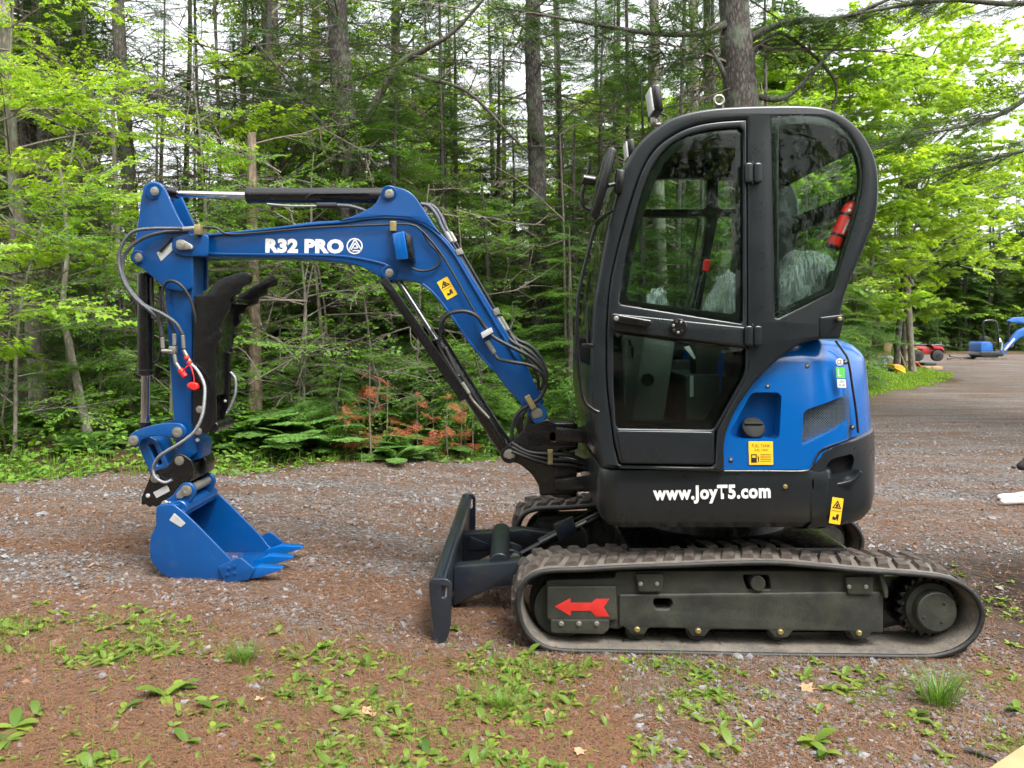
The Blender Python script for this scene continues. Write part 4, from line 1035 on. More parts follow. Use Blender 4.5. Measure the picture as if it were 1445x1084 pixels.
# fittings on the arm side
box('valve_block', P(244.5, 494, 4.145), (.038, .035, .042), M['steel'], arm, bev=.006)
for a_, b_ in (((229, 476), (230, 492)), ((246, 471), (246, 488)), ((258, 473), (259.5, 492)), ((228, 495), (244, 496)), ((246, 500), (248, 512)), ((248, 512), (256, 524)), ((259, 494), (270, 514))):
    cyl('hose_fitting', P(*a_, 4.135), P(*b_, 4.135), .0105, M['steel'], arm, 12)
cyl('coupler_cap', P(254, 521, 4.12), P(262, 532, 4.12), .016, M['red'], arm, 16)
cyl('coupler_band', P(262, 503, 4.125), P(264.5, 507, 4.125), .0135, M['red'], arm, 12)
cyl('coupler_band', P(266, 510, 4.125), P(268, 514, 4.125), .0135, M['red'], arm, 12)
tube('cap_leash', [P(257, 527, 4.11), P(262, 519, 4.10), P(268, 516, 4.10), P(272, 526, 4.09), P(274, 538, 4.09), P(272, 543, 4.09)], .0035, M['red'], arm, 6)
plate('dust_cap', rnd([(263, 543), (268, 539), (278, 541), (280, 549), (273, 552), (264, 547)], 3), 4.08, 4.11, M['red'], arm, bev=.006)
hose('silver_hose', [P(270, 514, 4.12), P(280, 525, 4.10), P(288.4, 543.6, 4.08), P(288.5, 565, 4.06), P(285, 588, 4.04), P(275, 608.6, 4.03), P(262, 620, 4.03), P(248.6, 629, 4.03), P(232, 639, 4.04), P(222, 648, 4.06), P(216.5, 661.7, 4.08), P(219, 673.5, 4.08), P(232, 681, 4.09), P(243, 677, 4.1)], .0095, M['silverhose'], EX, pitch=.008)
hose('silver_hose', [P(325, 525, 4.3), P(332, 535, 4.3), P(332, 555, 4.3), P(326, 572, 4.3), P(320, 583, 4.3)], .0085, M['silverhose'], EX, pitch=.008)

# ---------------- thumb
th_n = [(273, 417), (279, 415.5), (290, 416), (299, 403.6), (306, 397), (316, 391.6), (335, 385.6), (346, 384), (352, 385), (355, 389), (354, 396), (352, 401), (347, 402), (340, 406), (337.6, 414), (330.4, 416), (325.6, 421.6), (323, 437), (314, 452), (310, 462), (313, 470), (311, 478), (306, 486), (304, 495), (304, 598), (293, 612), (273, 608), (272, 530)]
th = plate('thumb', rnd(th_n, 2.5), 4.13, 4.155, M['black'], EX, bev=.004)
th_f = [(300, 440), (319.6, 433), (328, 422.8), (349.6, 408.4), (373.6, 395), (385.6, 389), (390.9, 392.8), (390, 403.6), (383, 405), (377, 407), (376, 415.6), (370, 418), (364, 420.4), (362.8, 428.8), (354.4, 431), (347, 434.8), (346, 442), (337.6, 443), (338.8, 452), (336.4, 458.8), (330.4, 463.6), (332.8, 475), (325.6, 480.4), (325.6, 487.6), (330, 493.6), (325.6, 498), (324.4, 523.6), (322, 576.4), (316, 586), (316, 600.4), (308.8, 609), (296, 610), (296, 500)]
plate('thumb_jaw', rnd(th_f, 2.5), 4.355, 4.38, M['black'], th, bev=.004)
plate('thumb_web', rnd([(292, 425), (314, 425), (311, 470), (305, 500), (305, 560), (292, 560)], 4), 4.15, 4.36, M['black'], th, bev=.004)
plate('thumb_tray', [rnd([(304, 497), (325, 497), (322, 575), (316, 588), (302, 590)], 3), rnd([(310, 500), (317, 500), (315, 563), (309, 563)], 3)], 4.30, 4.315, M['black'], th, bev=.003)
plate('jaw_edge', line2((321, 436), (384, 394), 2.4), 4.345, 4.357, M['steel'], th, bev=.001) if False else None
cyl('thumb_bar', P(330, 425, 4.15) , P(330, 425, 4.15) + Vector((0, .21, 0)), .016, M['black'], th, 12)
cyl('thumb_pin', P(300, 603, 4.14), P(300, 603, 4.14) + Vector((0, .25, 0)), .030, M['black'], th, 18)
for x, y in ((282, 578), (280, 609)): bolt(x, y, 4.13, 4.2, 'steel', th)
bolt(279, 621, 4.16, 2.2, 'silver', th); bolt(318, 566, 4.30, 1.8, 'silver', th)

# ---------------- bucket linkage and quick coupler
lk_o = cat_([(181, 622), (184, 613), (192, 608), (208, 602), (228, 598), (245, 597), (256, 599), (262, 607), (260, 616), (251, 622), (240, 618), (224, 615), (210, 617), (199, 622), (196, 629), (188, 631)], 3, True)
for y in (4.12, 4.36): plate('side_link', lk_o, y, y + .022, M['blue'], EX, bev=.005, Yref=4.12)
for x, y in ((188.3, 621.3), (250.3, 610)):
    cyl('link_pin', P(x, y, 4.108), P(x, y, 4.108) + Vector((0, .285, 0)), .026, M['blue'], EX, 20); bolt(x, y, 4.106, 5.8, 'steel', EX)
hl = plate('bucket_link', [rnd([(190, 620), (208, 614), (222, 622), (241, 664), (236, 676), (222, 684), (214, 674), (199, 640)], 4), rnd([(209, 628), (216, 626), (229, 655), (222, 658)], 3)], 4.17, 4.33, M['blue'], EX, bev=.007)
qc_o = [(243, 650), (246, 643), (253, 640), (261, 643), (270, 650), (273, 662), (272, 674), (262, 684), (246, 698), (236, 706), (220, 716), (214, 713), (211, 717), (206, 712), (199, 713), (199.5, 702), (209, 679), (213, 667), (222, 663), (234, 660)]
for y in (4.105, 4.37): q_ = plate('coupler_plate', rnd(qc_o, 2.5), y, y + .02, M['black'], EX, bev=.004, Yref=4.105)
plate('coupler_body', rnd([(222, 668), (268, 655), (270, 678), (246, 695), (215, 705)], 4), 4.12, 4.375, M['black'], EX, bev=.006)
plate('coupler_body', rnd([(262, 645), (286, 640), (291, 652), (290, 668), (270, 678)], 4), 4.25, 4.38, M['black'], EX, bev=.006)
bolt(253.3, 650, 4.104, 5.2, 'steel', q_); bolt(219, 675, 4.104, 5.0, 'steel', q_); bolt(209, 699.5, 4.104, 2.4, 'silver', q_)
sticker('coupler_label', [(216, 695), (236, 684.5), (240, 693), (221, 703)], 4.1045, M['silver'])

# ---------------- bucket
YK0, YK1 = 4.035, 4.52
bside = cat_([(246, 713), (238, 712), (228, 713), (220.5, 717), (219.5, 742), (213, 756), (211, 775), (213, 790), (222, 804), (239, 816), (260, 820)], 3, False) + [(345, 820), (349, 812), (338, 806), (325, 789), (278, 741), (260, 724)]
bk_ = plate('bucket', bside, YK0, YK0 + .016, M['blue'], EX, bev=.004)
plate('bucket_side', bside, YK1 - .016, YK1, M['blue'], bk_, bev=.004, Yref=YK0)
band('bucket_shell', [(252, 713), (238, 712), (228, 713), (221, 717), (219.5, 742), (213, 756), (211, 775), (213, 790), (222, 804), (239, 816), (262, 820), (300, 820.5), (346, 818)], -4, YK0 + .01, YK1 - .01, M['blue'], bk_, bev=.002, Yref=YK0)
plate('bucket_lip', rnd([(322, 816), (352, 811), (354, 814), (350, 821), (322, 822)], 1), YK0 - .006, YK1 + .006, M['blue'], bk_, bev=.003, Yref=YK0)
hexa('top_plate', [P(240, 711, YK0 + .02), P(262, 722, YK0 + .02), P(262, 728, YK0 + .02), P(238, 720, YK0 + .02)], [P(240, 711, YK0 + .02) + Vector((0, .44, 0)), P(262, 722, YK0 + .02) + Vector((0, .44, 0)), P(262, 728, YK0 + .02) + Vector((0, .44, 0)), P(238, 720, YK0 + .02) + Vector((0, .44, 0))], M['blue'], bk_, bev=.003)
cyl('torque_tube', P(252, 719, 4.06), P(252, 719, 4.06) + Vector((0, .42, 0)), .045, M['blue'], bk_, 24)
ear_o = cat_([(225, 716), (232, 707), (243, 699), (250, 690), (258, 682), (268, 682), (275, 690), (274, 700), (266, 712), (258, 722), (240, 722)], 3, True)
for y in (4.10, 4.37): plate('bucket_ear', ear_o, y, y + .025, M['blue'], bk_, bev=.006, Yref=4.10)
cyl('bucket_pin', P(263, 693, 4.09), P(263, 693, 4.09) + Vector((0, .31, 0)), .024, M['steel'], bk_, 20)
bolt(263, 692, 4.088, 6.2, 'steel', bk_)
plate('pin_keeper', rnd([(250, 696), (262, 684), (268, 692), (258, 703), (250, 703)], 3), 4.086, 4.10, M['steel'], bk_, bev=.003, Yref=4.1)
cyl('bucket_pin', P(232, 712, 4.09), P(232, 712, 4.09) + Vector((0, .31, 0)), .020, M['steel'], bk_, 20)
plate('pin_keeper', rnd([(224, 716), (230, 709), (242, 707), (243, 712), (232, 716), (229, 724), (224, 722)], 3), 4.084, 4.10, M['steel'], bk_, bev=.003, Yref=4.1)
sticker('bucket_label', [(246, 724), (262, 738.5), (255, 744), (239, 734)], YK0 - .0005, M['silver'])
for yb, ins in ((YK0 - .018, 0), (YK1 + .002, 0)):
    sc_o = plate('side_cutter', rnd([(309, 799), (338, 786), (343, 787), (361, 802), (352, 817), (322, 822), (316, 815)], 2), yb, yb + .016, M['blue'], bk_, bev=.003, Yref=YK0)
for x, y in ((323, 802), (331, 799), (321, 811), (331, 809)): bolt(x, y, YK0 - .018, 2.2, 'blue', bk_, .007)
def tooth(yc):
    A = lambda px, py, dy: P(px, py, YK0) + Vector((0, yc - YK0 + dy, 0))
    q = [(340, 808), (362, 801), (395, 803.5), (396, 806), (364, 816), (340, 821)]
    w0 = (.036, .034, .024, .024, .034, .036)
    return hexa('tooth', [A(x, y, -w) for (x, y), w in zip(q, w0)], [A(x, y, w) for (x, y), w in zip(q, w0)], M['blue2'], bk_, bev=.003)
for yc in (YK0 + .045, (YK0 + YK1) / 2, YK1 - .045): tooth(yc)

# ---------------- dozer blade
bp = [(608, 824), (614, 818), (628, 819), (630, 826), (627, 850), (626, 886), (617, 913), (606, 920), (612, 889), (608, 850)]
A = [P(x, y, 3.515) for x, y in bp]
def farshift(v): return Vector((v.x + .035, 5.04, v.z * 1.0 + .055))
blade = hexa('dozer_blade', A, [farshift(v) for v in A], M['navy'], EX, bev=.003)
ep = rnd([(605, 822), (609, 817), (630, 817), (638, 823), (637, 850), (636, 883), (629, 910), (604, 921), (611.6, 889), (607, 850)], 4)
plate('blade_end', [ep, rnd([(623, 827), (631, 827), (631, 844), (623, 844)], 4)], 3.50, 3.52, M['navy'], blade, bev=.003)
plate('end_slot', rnd([(622, 826), (632, 826), (632, 845), (622, 845)], 4), 3.516, 3.519, M['silver'], blade, bev=.0005)
ef = rnd([(652, 700), (655, 697), (667, 697), (671, 702), (671, 740), (670, 770), (652, 770), (650, 730)], 4)
plate('blade_end', [ef, rnd([(661, 704), (667, 704), (667, 718), (661, 718)], 3)], 5.03, 5.05, M['navy'], blade, bev=.003)
tube('blade_top_rail', [P(620, 819, 3.52), farshift(P(620, 819, 3.52))], .017, M['navy'], blade, 12, sub=1)
for yy, off_ in ((3.93, 0), (4.55, 0)):
    def Q(px, py, dy=0): 
        v = P(px, py, 3.93); return Vector((v.x, yy + dy, v.z))
    A = [Q(640, 800), (Q(742, 792)), Q(800, 800), Q(800, 826), Q(731, 826), Q(697, 829), Q(640, 856)]
    hexa('blade_arm', A, [v + Vector((0, .09, 0)) for v in A], M['navy'], blade, bev=.008)
    A = [Q(636, 789, -.012), Q(652, 797, -.012), Q(672, 800, -.012), Q(672, 806, -.012), Q(636, 806, -.012)]
hexa('blade_gusset', [P(664, 757, 4.53), P(690, 768, 4.53), P(690, 776, 4.53), P(660, 776, 4.53)], [P(664, 757, 4.65), P(690, 768, 4.65), P(690, 776, 4.65), P(660, 776, 4.65)], M['navy'], blade)
cyl('cross_tube', P(705, 802, 3.97) + Vector((0, 0, .02)), Vector((P(705, 802, 3.97).x, 4.6, P(705, 802, 3.97).z + .02)), .055, M['navy'], blade, 24)
bc = cyl('blade_cylinder', P(762, 768, 4.25), P(850, 722, 4.28), .034, M['black'], EX, 20)
cyl('piston_rod', P(735, 783, 4.25), P(765, 767, 4.25), .02, M['black'], bc, 16)
cyl('cylinder_eye', P(727, 787, 4.18), P(727, 787, 4.32), .036, M['black'], bc, 20)
bolt(727, 787, 4.16, 5.5, 'steel', bc)
for y in (4.17, 4.31): plate('cylinder_lug', rnd([(700, 776), (722, 773), (738, 780), (738, 793), (725, 797), (700, 794)], 5), y, y + .02, M['navy'], blade, bev=.004, Yref=4.2)
hexa('cylinder_cover', [P(781, 741, 4.10), P(808, 730, 4.10), P(815, 752, 4.10), P(789, 764, 4.10)], [P(781, 739, 4.28), P(808, 728, 4.28), P(815, 751, 4.28), P(789, 762, 4.28)], M['navy'], bc, bev=.004)
for y in (4.2, 4.3): cyl('cover_pipe', P(812, 744, y), P(828, 736, y), .010, M['steel'], bc, 10)
hose('hydraulic_hose', [P(817, 742, 4.2), P(826, 752, 4.2), P(830, 770, 4.22)], .009, M['braid'], EX)
hose('hydraulic_hose', [P(828, 738, 4.2), P(845, 728, 4.22), P(862, 722, 4.3)], .014, M['hose'], EX, ribbed=False)
# ================================================================== ground
def build_ground():
    xs = np.unique(np.concatenate([np.linspace(-500, -60, 12), np.linspace(-60, -10, 40), np.linspace(-10, -4.6, 36), np.linspace(-4.6, 4.6, 240), np.linspace(4.6, 20, 80), np.linspace(20, 60, 30), np.linspace(60, 500, 12)]))
    ys = np.unique(np.concatenate([np.linspace(-300, -20, 10), np.linspace(-20, 1, 16), np.linspace(1, 11, 260), np.linspace(11, 50, 120), np.linspace(50, 700, 16)]))
    X, Y = np.meshgrid(xs, ys)
    Z = gz(X, Y)
    rs = np.random.RandomState(3)
    # small lumps of loose gravel, ruts
    near = sstep(12, 7, Y) * sstep(0, 1.5, Y)
    lump = sum(a * np.sin(X * f * math.cos(t) + Y * f * math.sin(t) + p) for a, f, t, p in [(.0025, 9, .3, 1), (.002, 17, 1.4, 2), (.002, 23, 2.5, 0), (.0018, 31, .9, 3), (.0015, 41, 2.0, 5)])
    Z = Z + lump * near + rs.normal(0, .0015, X.shape) * near
    ny, nx = X.shape
    V = np.stack([X, Y, Z], -1).reshape(-1, 3)
    i = (np.arange(ny - 1)[:, None] * nx + np.arange(nx - 1)[None]).ravel()
    T = np.concatenate([np.stack([i, i + 1, i + nx + 1], 1), np.stack([i, i + nx + 1, i + nx], 1)])
    me = mesh_np('ground', V, T, smooth=True)
    # how much gravel road (1) or forest floor (0)
    rd = sstep(.25, -.25, Y - edge_y(X) + .25 * np.sin(X * 2.1) + .15 * np.sin(X * 5.3))
    rd = rd * (1 - sstep(14, 20, Y) * sstep(.50 * Y, .47 * Y, X))          # grass verge by the maple
    weeds = sstep(2.7, 3.5, Y + .16 * np.sin(X * 3.3) + .10 * np.sin(X * 7.9 + 1))                                           # weedy strip in front
    a = me.attributes.new('road', 'FLOAT', 'POINT'); a.data.foreach_set('value', rd.ravel().astype(np.float32))
    a = me.attributes.new('litter', 'FLOAT', 'POINT'); a.data.foreach_set('value', (1 - weeds).ravel().astype(np.float32))
    sl = sstep(2.15, 2.65, X + .12 * np.sin(Y * 6)) * sstep(5.7, 4.7, Y)
    a = me.attributes.new('soil', 'FLOAT', 'POINT'); a.data.foreach_set('value', sl.ravel().astype(np.float32))
    return me

def groundmat():
    m, t, out = nodes_of('gravel_and_needle_ground')
    b = t.nodes.new('ShaderNodeBsdfPrincipled'); b.inputs['Roughness'].default_value = .95; b.inputs['Specular IOR Level'].default_value = .2
    lk(t, b.outputs[0], out.inputs[0])
    geo = t.nodes.new('ShaderNodeNewGeometry')
    def noise(sc_, det=6, rough=.6, dist=0, scl=None):
        n = t.nodes.new('ShaderNodeTexNoise'); n.inputs['Scale'].default_value = sc_; n.inputs['Detail'].default_value = det; n.inputs['Roughness'].default_value = rough; n.inputs['Distortion'].default_value = dist
        if scl:
            mp = t.nodes.new('ShaderNodeMapping'); mp.inputs['Scale'].default_value = scl; lk(t, geo.outputs['Position'], mp.inputs[0]); lk(t, mp.outputs[0], n.inputs['Vector'])
        else: lk(t, geo.outputs['Position'], n.inputs['Vector'])
        return n.outputs['Fac']
    def rng(v, a, b_, c=0, d=1):
        r = t.nodes.new('ShaderNodeMapRange'); r.inputs['From Min'].default_value = a; r.inputs['From Max'].default_value = b_; r.inputs['To Min'].default_value = c; r.inputs['To Max'].default_value = d
        lk(t, v, r.inputs['Value']); return r.outputs[0]
    def mix(f, A, B):
        x = t.nodes.new('ShaderNodeMix'); x.data_type = 'RGBA'
        lk(t, f, x.inputs[0])
        for s, v in ((6, A), (7, B)):
            if isinstance(v, tuple): x.inputs[s].default_value = (*v, 1)
            else: lk(t, v, x.inputs[s])
        return x.outputs[2]
    def math_(op, a, b_):
        x = t.nodes.new('ShaderNodeMath'); x.operation = op
        for s, v in ((0, a), (1, b_)):
            if isinstance(v, (int, float)): x.inputs[s].default_value = v
            else: lk(t, v, x.inputs[s])
        return x.outputs[0]
    # gravel: per stone colour
    vo = t.nodes.new('ShaderNodeTexVoronoi'); vo.inputs['Scale'].default_value = 85; lk(t, geo.outputs['Position'], vo.inputs['Vector'])
    ve = t.nodes.new('ShaderNodeTexVoronoi'); ve.feature = 'DISTANCE_TO_EDGE'; ve.inputs['Scale'].default_value = 85; lk(t, geo.outputs['Position'], ve.inputs['Vector'])
    bw = t.nodes.new('ShaderNodeSeparateColor'); lk(t, vo.outputs['Color'], bw.inputs[0])
    grav = mix(bw.outputs[0], (.085, .077, .071), (.25, .238, .232))
    grav = mix(rng(noise(30, 4), .45, .62), grav, (.068, .052, .042))
    # needle litter: fine streaky orange brown
    lit = mix(rng(noise(120, 3, .7, 1.5), .35, .65), (.048, .032, .023), (.175, .095, .055))
    lit = mix(rng(noise(6, 5), .40, .75), lit, (.10, .066, .045))
    # where litter lies: drifts along wheel tracks (stretched along x)
    f1 = noise(1.0, 7, .62, .8, (.40, 2.9, 1)); f2 = noise(14, 4, .6)
    lf = rng(math_('ADD', f1, math_('MULTIPLY', f2, .35)), .60, .76)
    at = t.nodes.new('ShaderNodeAttribute'); at.attribute_name = 'litter'
    lf = math_('MINIMUM', math_('ADD', math_('MULTIPLY', lf, .85), math_('MULTIPLY', at.outputs['Fac'], rng(noise(2.5, 5), .46, .62, 0, .6))), 1.0)
    road = mix(lf, grav, lit)
    # packed dark soil
    so = t.nodes.new('ShaderNodeAttribute'); so.attribute_name = 'soil'
    sf = math_('MULTIPLY', so.outputs['Fac'], rng(noise(3.0, 6), .25, .45))
    soil = mix(rng(noise(25, 6), .3, .7), (.012, .008, .006), (.045, .030, .021))
    road = mix(sf, road, soil)
    # forest floor
    fl = mix(rng(noise(9, 7, .7), .35, .65), (.045, .028, .016), (.15, .080, .045))
    fl = mix(rng(noise(1.6, 5, .6), .45, .58), fl, (.030, .048, .014))
    ra = t.nodes.new('ShaderNodeAttribute'); ra.attribute_name = 'road'
    colr = mix(ra.outputs['Fac'], fl, road)
    big = rng(noise(.35, 4), .3, .7, .82, 1.15)
    sc_ = t.nodes.new('ShaderNodeVectorMath'); sc_.operation = 'SCALE'; lk(t, colr, sc_.inputs[0]); lk(t, big, sc_.inputs['Scale'])
    lk(t, sc_.outputs[0], b.inputs['Base Color'])
    hgt = math_('ADD', math_('MULTIPLY', rng(ve.outputs['Distance'], 0, .25), .6), noise(140, 5, .7))
    bp = t.nodes.new('ShaderNodeBump'); bp.inputs['Strength'].default_value = .9; bp.inputs['Distance'].default_value = .008
    lk(t, hgt, bp.inputs['Height']); lk(t, bp.outputs[0], b.inputs['Normal'])
    return m
ground = put('ground', build_ground(), groundmat()); ground['kind'] = 'structure'

RS = np.random.RandomState(11)
def bary_scatter(n, x0, x1, y0, y1, keep=None):
    """random points seen by the camera wedge, denser near the camera in proportion to picture size"""
    out = []; tot = 0
    while tot < n:
        y = y0 * (y1 / y0) ** RS.rand(n); x = (RS.rand(n) * 2 - 1) * .70 * y
        m = (x > x0) & (x < x1)
        if keep is not None: m &= RS.rand(n) < keep(x, y)
        out.append(np.stack([x[m], y[m]], 1)); tot += m.sum()
    return np.concatenate(out)[:n]

def instance_np(tv, tt, pos, yaw, scl, tilt=None, jit=0):
    """many copies of a small template as one array"""
    n = len(pos); k = len(tv)
    c, s = np.cos(yaw), np.sin(yaw)
    scl = np.asarray(scl)
    if scl.ndim == 1: scl = np.repeat(scl[:, None], 3, 1)
    V = tv[None] * scl[:, None, :]
    if tilt is not None:
        ct, st_ = np.cos(tilt)[:, None], np.sin(tilt)[:, None]
        x, z = V[..., 0].copy(), V[..., 2].copy()
        V[..., 0] = x * ct + z * st_; V[..., 2] = -x * st_ + z * ct
    x, y = V[..., 0].copy(), V[..., 1].copy()
    V[..., 0] = x * c[:, None] - y * s[:, None]; V[..., 1] = x * s[:, None] + y * c[:, None]
    if jit: V = V + RS.normal(0, 1, V.shape) * jit * scl[:, None, :]
    V = V + pos[:, None, :]
    T = tt[None] + (np.arange(n) * k)[:, None, None]
    return V.reshape(-1, 3), T.reshape(-1, 3)

# ---- gravel stones (real pebbles), one mass
octv = np.array([(1, 0, 0), (-1, 0, 0), (0, 1, 0), (0, -1, 0), (0, 0, 1), (0, 0, -1)], float)
octt = np.array([(0, 2, 4), (2, 1, 4), (1, 3, 4), (3, 0, 4), (2, 0, 5), (1, 2, 5), (3, 1, 5), (0, 3, 5)])
def gravel_keep(x, y):
    d = y - edge_y(x)
    base = np.where(y < 3.3 + .15 * np.sin(x * 3.3), .62, 1.0)
    patch = .45 + .55 * (np.sin(x * 2.1 + 1.3 * np.sin(y * 3)) * np.sin(y * 4.1 + x) > -.25)
    patch = np.where((y < 3.45) & (x > .45) & (x < 2.2), 2.2, patch)
    return base * patch * np.clip((13.5 - y) / 6, 0, 1) * (d < .1) * np.where((x > 2.3) & (y < 5.2), .2, 1)
n = 62000
p = bary_scatter(n, -9, 12, 2.3, 13, gravel_keep)
z = gz(p[:, 0], p[:, 1])
r = .0042 * np.exp(RS.normal(0, .45, n)) * (1 + .09 * p[:, 1]); r = np.minimum(r, .022)
V, T = instance_np(octv, octt, np.column_stack([p, z + r * .15]), RS.rand(n) * 6.28, np.stack([r * 1.25, r * .95, r * .6], 1), RS.normal(0, .4, n), jit=.16)
tint = np.repeat(RS.rand(n), 6)
def stonemat():
    m, t, out = nodes_of('grey_gravel_stone')
    b = t.nodes.new('ShaderNodeBsdfPrincipled'); b.inputs['Roughness'].default_value = .8; lk(t, b.outputs[0], out.inputs[0])
    at = t.nodes.new('ShaderNodeAttribute'); at.attribute_name = 'tint'
    cr = t.nodes.new('ShaderNodeValToRGB'); lk(t, at.outputs['Fac'], cr.inputs[0])
    e = cr.color_ramp.elements; e[0].color = (.06, .052, .048, 1); e[1].color = (.23, .225, .22, 1)
    for pos, c in ((.3, (.12, .11, .105, 1)), (.55, (.16, .17, .19, 1)), (.8, (.20, .197, .197, 1)), (.94, (.215, .208, .202, 1))):
        x = e.new(pos); x.color = c
    lk(t, cr.outputs[0], b.inputs['Base Color']); return m
g = put('gravel', mesh_np('gravel', V, T, tint), stonemat()); g['kind'] = 'stuff'

# ---- fallen pine needles and leaf crumbs
def needle_keep(x, y):
    d = y - edge_y(x)
    k = .5 + .5 * np.sin(x * 1.1 + 2 * np.sin(y * 1.9)) * np.sin(y * 5.2 + .6 * x)
    k = np.where(y < 3.45, .9, k)
    k = np.where((x > 2.3) & (y < 5.3), .12, k)
    return np.clip(k, .08, 1) * np.clip((11 - y) / 5, 0, 1) * (d < .5) * np.where((y < 3.45) & (x > .45) & (x < 2.0), .35, 1)
n = 100000
p = bary_scatter(n, -9, 12, 2.25, 11, needle_keep)
z = gz(p[:, 0], p[:, 1])
nv = np.array([(-1, -.02, 0), (-1, .02, 0), (0, .05, .06), (0, .01, .06), (1, .0, 0), (1, .04, 0)], float)
nt_ = np.array([(0, 3, 1), (1, 3, 2), (2, 3, 4), (2, 4, 5)])
L = (.025 + .035 * RS.rand(n)); wdt = .034 * (.6 + .12 * p[:, 1])
V, T = instance_np(nv, nt_, np.column_stack([p, z + .003 + .006 * RS.rand(n)]), RS.rand(n) * 6.28, np.stack([L, wdt, L], 1), RS.normal(0, .10, n))
nm = leafmat('fallen_needles', (.075, .042, .027), (.27, .14, .075), .1, .7)
nc = 50000
pc = bary_scatter(nc, -9, 12, 2.25, 9, needle_keep); rc = .0035 * np.exp(RS.normal(0, .5, nc)) * (1 + .08 * pc[:, 1])
V2, T2 = instance_np(np.array([(1, 0, 0), (.2, .7, .15), (-1, .1, 0), (-.1, -.6, .1)]), np.array([(0, 1, 3), (1, 2, 3)]), np.column_stack([pc, gz(pc[:, 0], pc[:, 1]) + .004 + .004 * RS.rand(nc)]), RS.rand(nc) * 6.28, rc, RS.normal(0, .5, nc), jit=.2)
tc_ = np.repeat(RS.rand(nc) ** 1.5 * 1.1 - .35, 4)
g = put('pine_needles', mesh_np('needles', np.concatenate([V, V2]), np.concatenate([T, T2 + len(V)]), np.concatenate([np.repeat(RS.rand(n), 6), tc_])), nm); g['kind'] = 'stuff'

# ================================================================== foliage templates
def nrm(a): return a / np.maximum(np.linalg.norm(a, axis=-1, keepdims=True), 1e-9)

class Acc:
    def __init__(s): s.V = []; s.T = []; s.t = []; s.m = []; s.n = 0
    def add(s, V, T, tint, mi):
        s.V.append(V); s.T.append(T + s.n); s.n += len(V)
        s.t.append(np.broadcast_to(np.asarray(tint, float), (len(V),))); s.m.append(np.full(len(T), mi))
    def arr(s): return np.concatenate(s.V), np.concatenate(s.T), np.concatenate(s.t), np.concatenate(s.m)

def stick(acc, pts, r0, r1, mi=1, n=3):
    pts = np.array(pts, float); m = len(pts); V = []
    for i in range(m):
        t = nrm(pts[min(i + 1, m - 1)] - pts[max(i - 1, 0)]); u = nrm(np.cross(t, (.13, .31, .94))); v = np.cross(t, u)
        r = r0 + (r1 - r0) * i / (m - 1)
        for k in range(n):
            a = 2 * math.pi * k / n; V.append(pts[i] + (u * math.cos(a) + v * math.sin(a)) * r)
    T = []
    for i in range(m - 1):
        for k in range(n):
            a, b = i * n + k, i * n + (k + 1) % n
            T += [(a, b, b + n), (a, b + n, a + n)]
    acc.add(np.array(V), np.array(T), .5, mi)

def leaflets(acc, base, dirv, L, W, rs, tint, up=.35):
    """thin triangles along directions"""
    n = len(base)
    rnd_ = rs.normal(0, 1, (n, 3)); rnd_[:, 2] = 1.0 + .3 * rnd_[:, 2]; rnd_[:, :2] *= up
    side = nrm(np.cross(dirv, rnd_))
    V = np.stack([base - side * W[:, None] * .5, base + side * W[:, None] * .5, base + dirv * L[:, None]], 1).reshape(-1, 3)
    T = np.arange(3 * n).reshape(-1, 3)
    acc.add(V, T, np.repeat(tint, 3), 0)

def conifer_frond(seed, step=.032, ll=.040, lw=.013, ntw=17, sag=.18, wide=.42, gap=.0):
    """one flat bough of 1 m along +x with feathery side twigs"""
    rs = np.random.RandomState(seed); acc = Acc()
    ax = lambda t: np.array([t, .04 * math.sin(t * 4 + seed), -sag * t * t])
    stick(acc, [ax(t) for t in np.linspace(0, 1, 6)], .009, .002)
    B, D, LL = [], [], []
    def twig(p, d, L):
        m = max(int(L / step), 2)
        s = np.linspace(.0, L, m)[:, None]
        q = p + d * s + np.array([0, 0, -1]) * (.35 * s ** 2)
        for sg in (1, -1):
            dd = nrm(d + sg * .75 * np.cross((0, 0, 1), d) + rs.normal(0, .15, (m, 3)))
            B.append(q); D.append(dd); LL.append(np.full(m, ll) * rs.uniform(.7, 1.25, m) * np.linspace(1.1, .6, m))
        B.append(q[-1:]); D.append(nrm(d[None])); LL.append(np.array([ll]))
    for i in range(ntw * 2):
        t = .10 + .88 * (i / (ntw * 2)) + rs.normal(0, .01)
        if rs.rand() < gap: continue
        sg = 1 if i % 2 else -1
        L = wide * (1 - t) ** .8 * rs.uniform(.7, 1.1) + .06
        a = R(rs.uniform(42, 62))
        d = nrm(np.array([math.cos(a), sg * math.sin(a), rs.normal(-.05, .10)]))
        p = ax(t); twig(p, d, L)
        if L > .2:
            for f in (.35, .65):
                for s2 in (1, -1):
                    d2 = nrm(d + s2 * .8 * np.cross((0, 0, 1), d)); twig(p + d * L * f, d2, L * .35 * rs.uniform(.6, 1.1))
    twig(ax(.9), np.array([1, 0, -.3]), .14)
    B = np.concatenate(B); D = np.concatenate(D); LL = np.concatenate(LL)
    leaflets(acc, B, D, LL, LL * lw / ll, rs, rs.rand(len(B)) * .5 + .5 * np.clip(B[:, 0], 0, 1))
    return acc.arr()

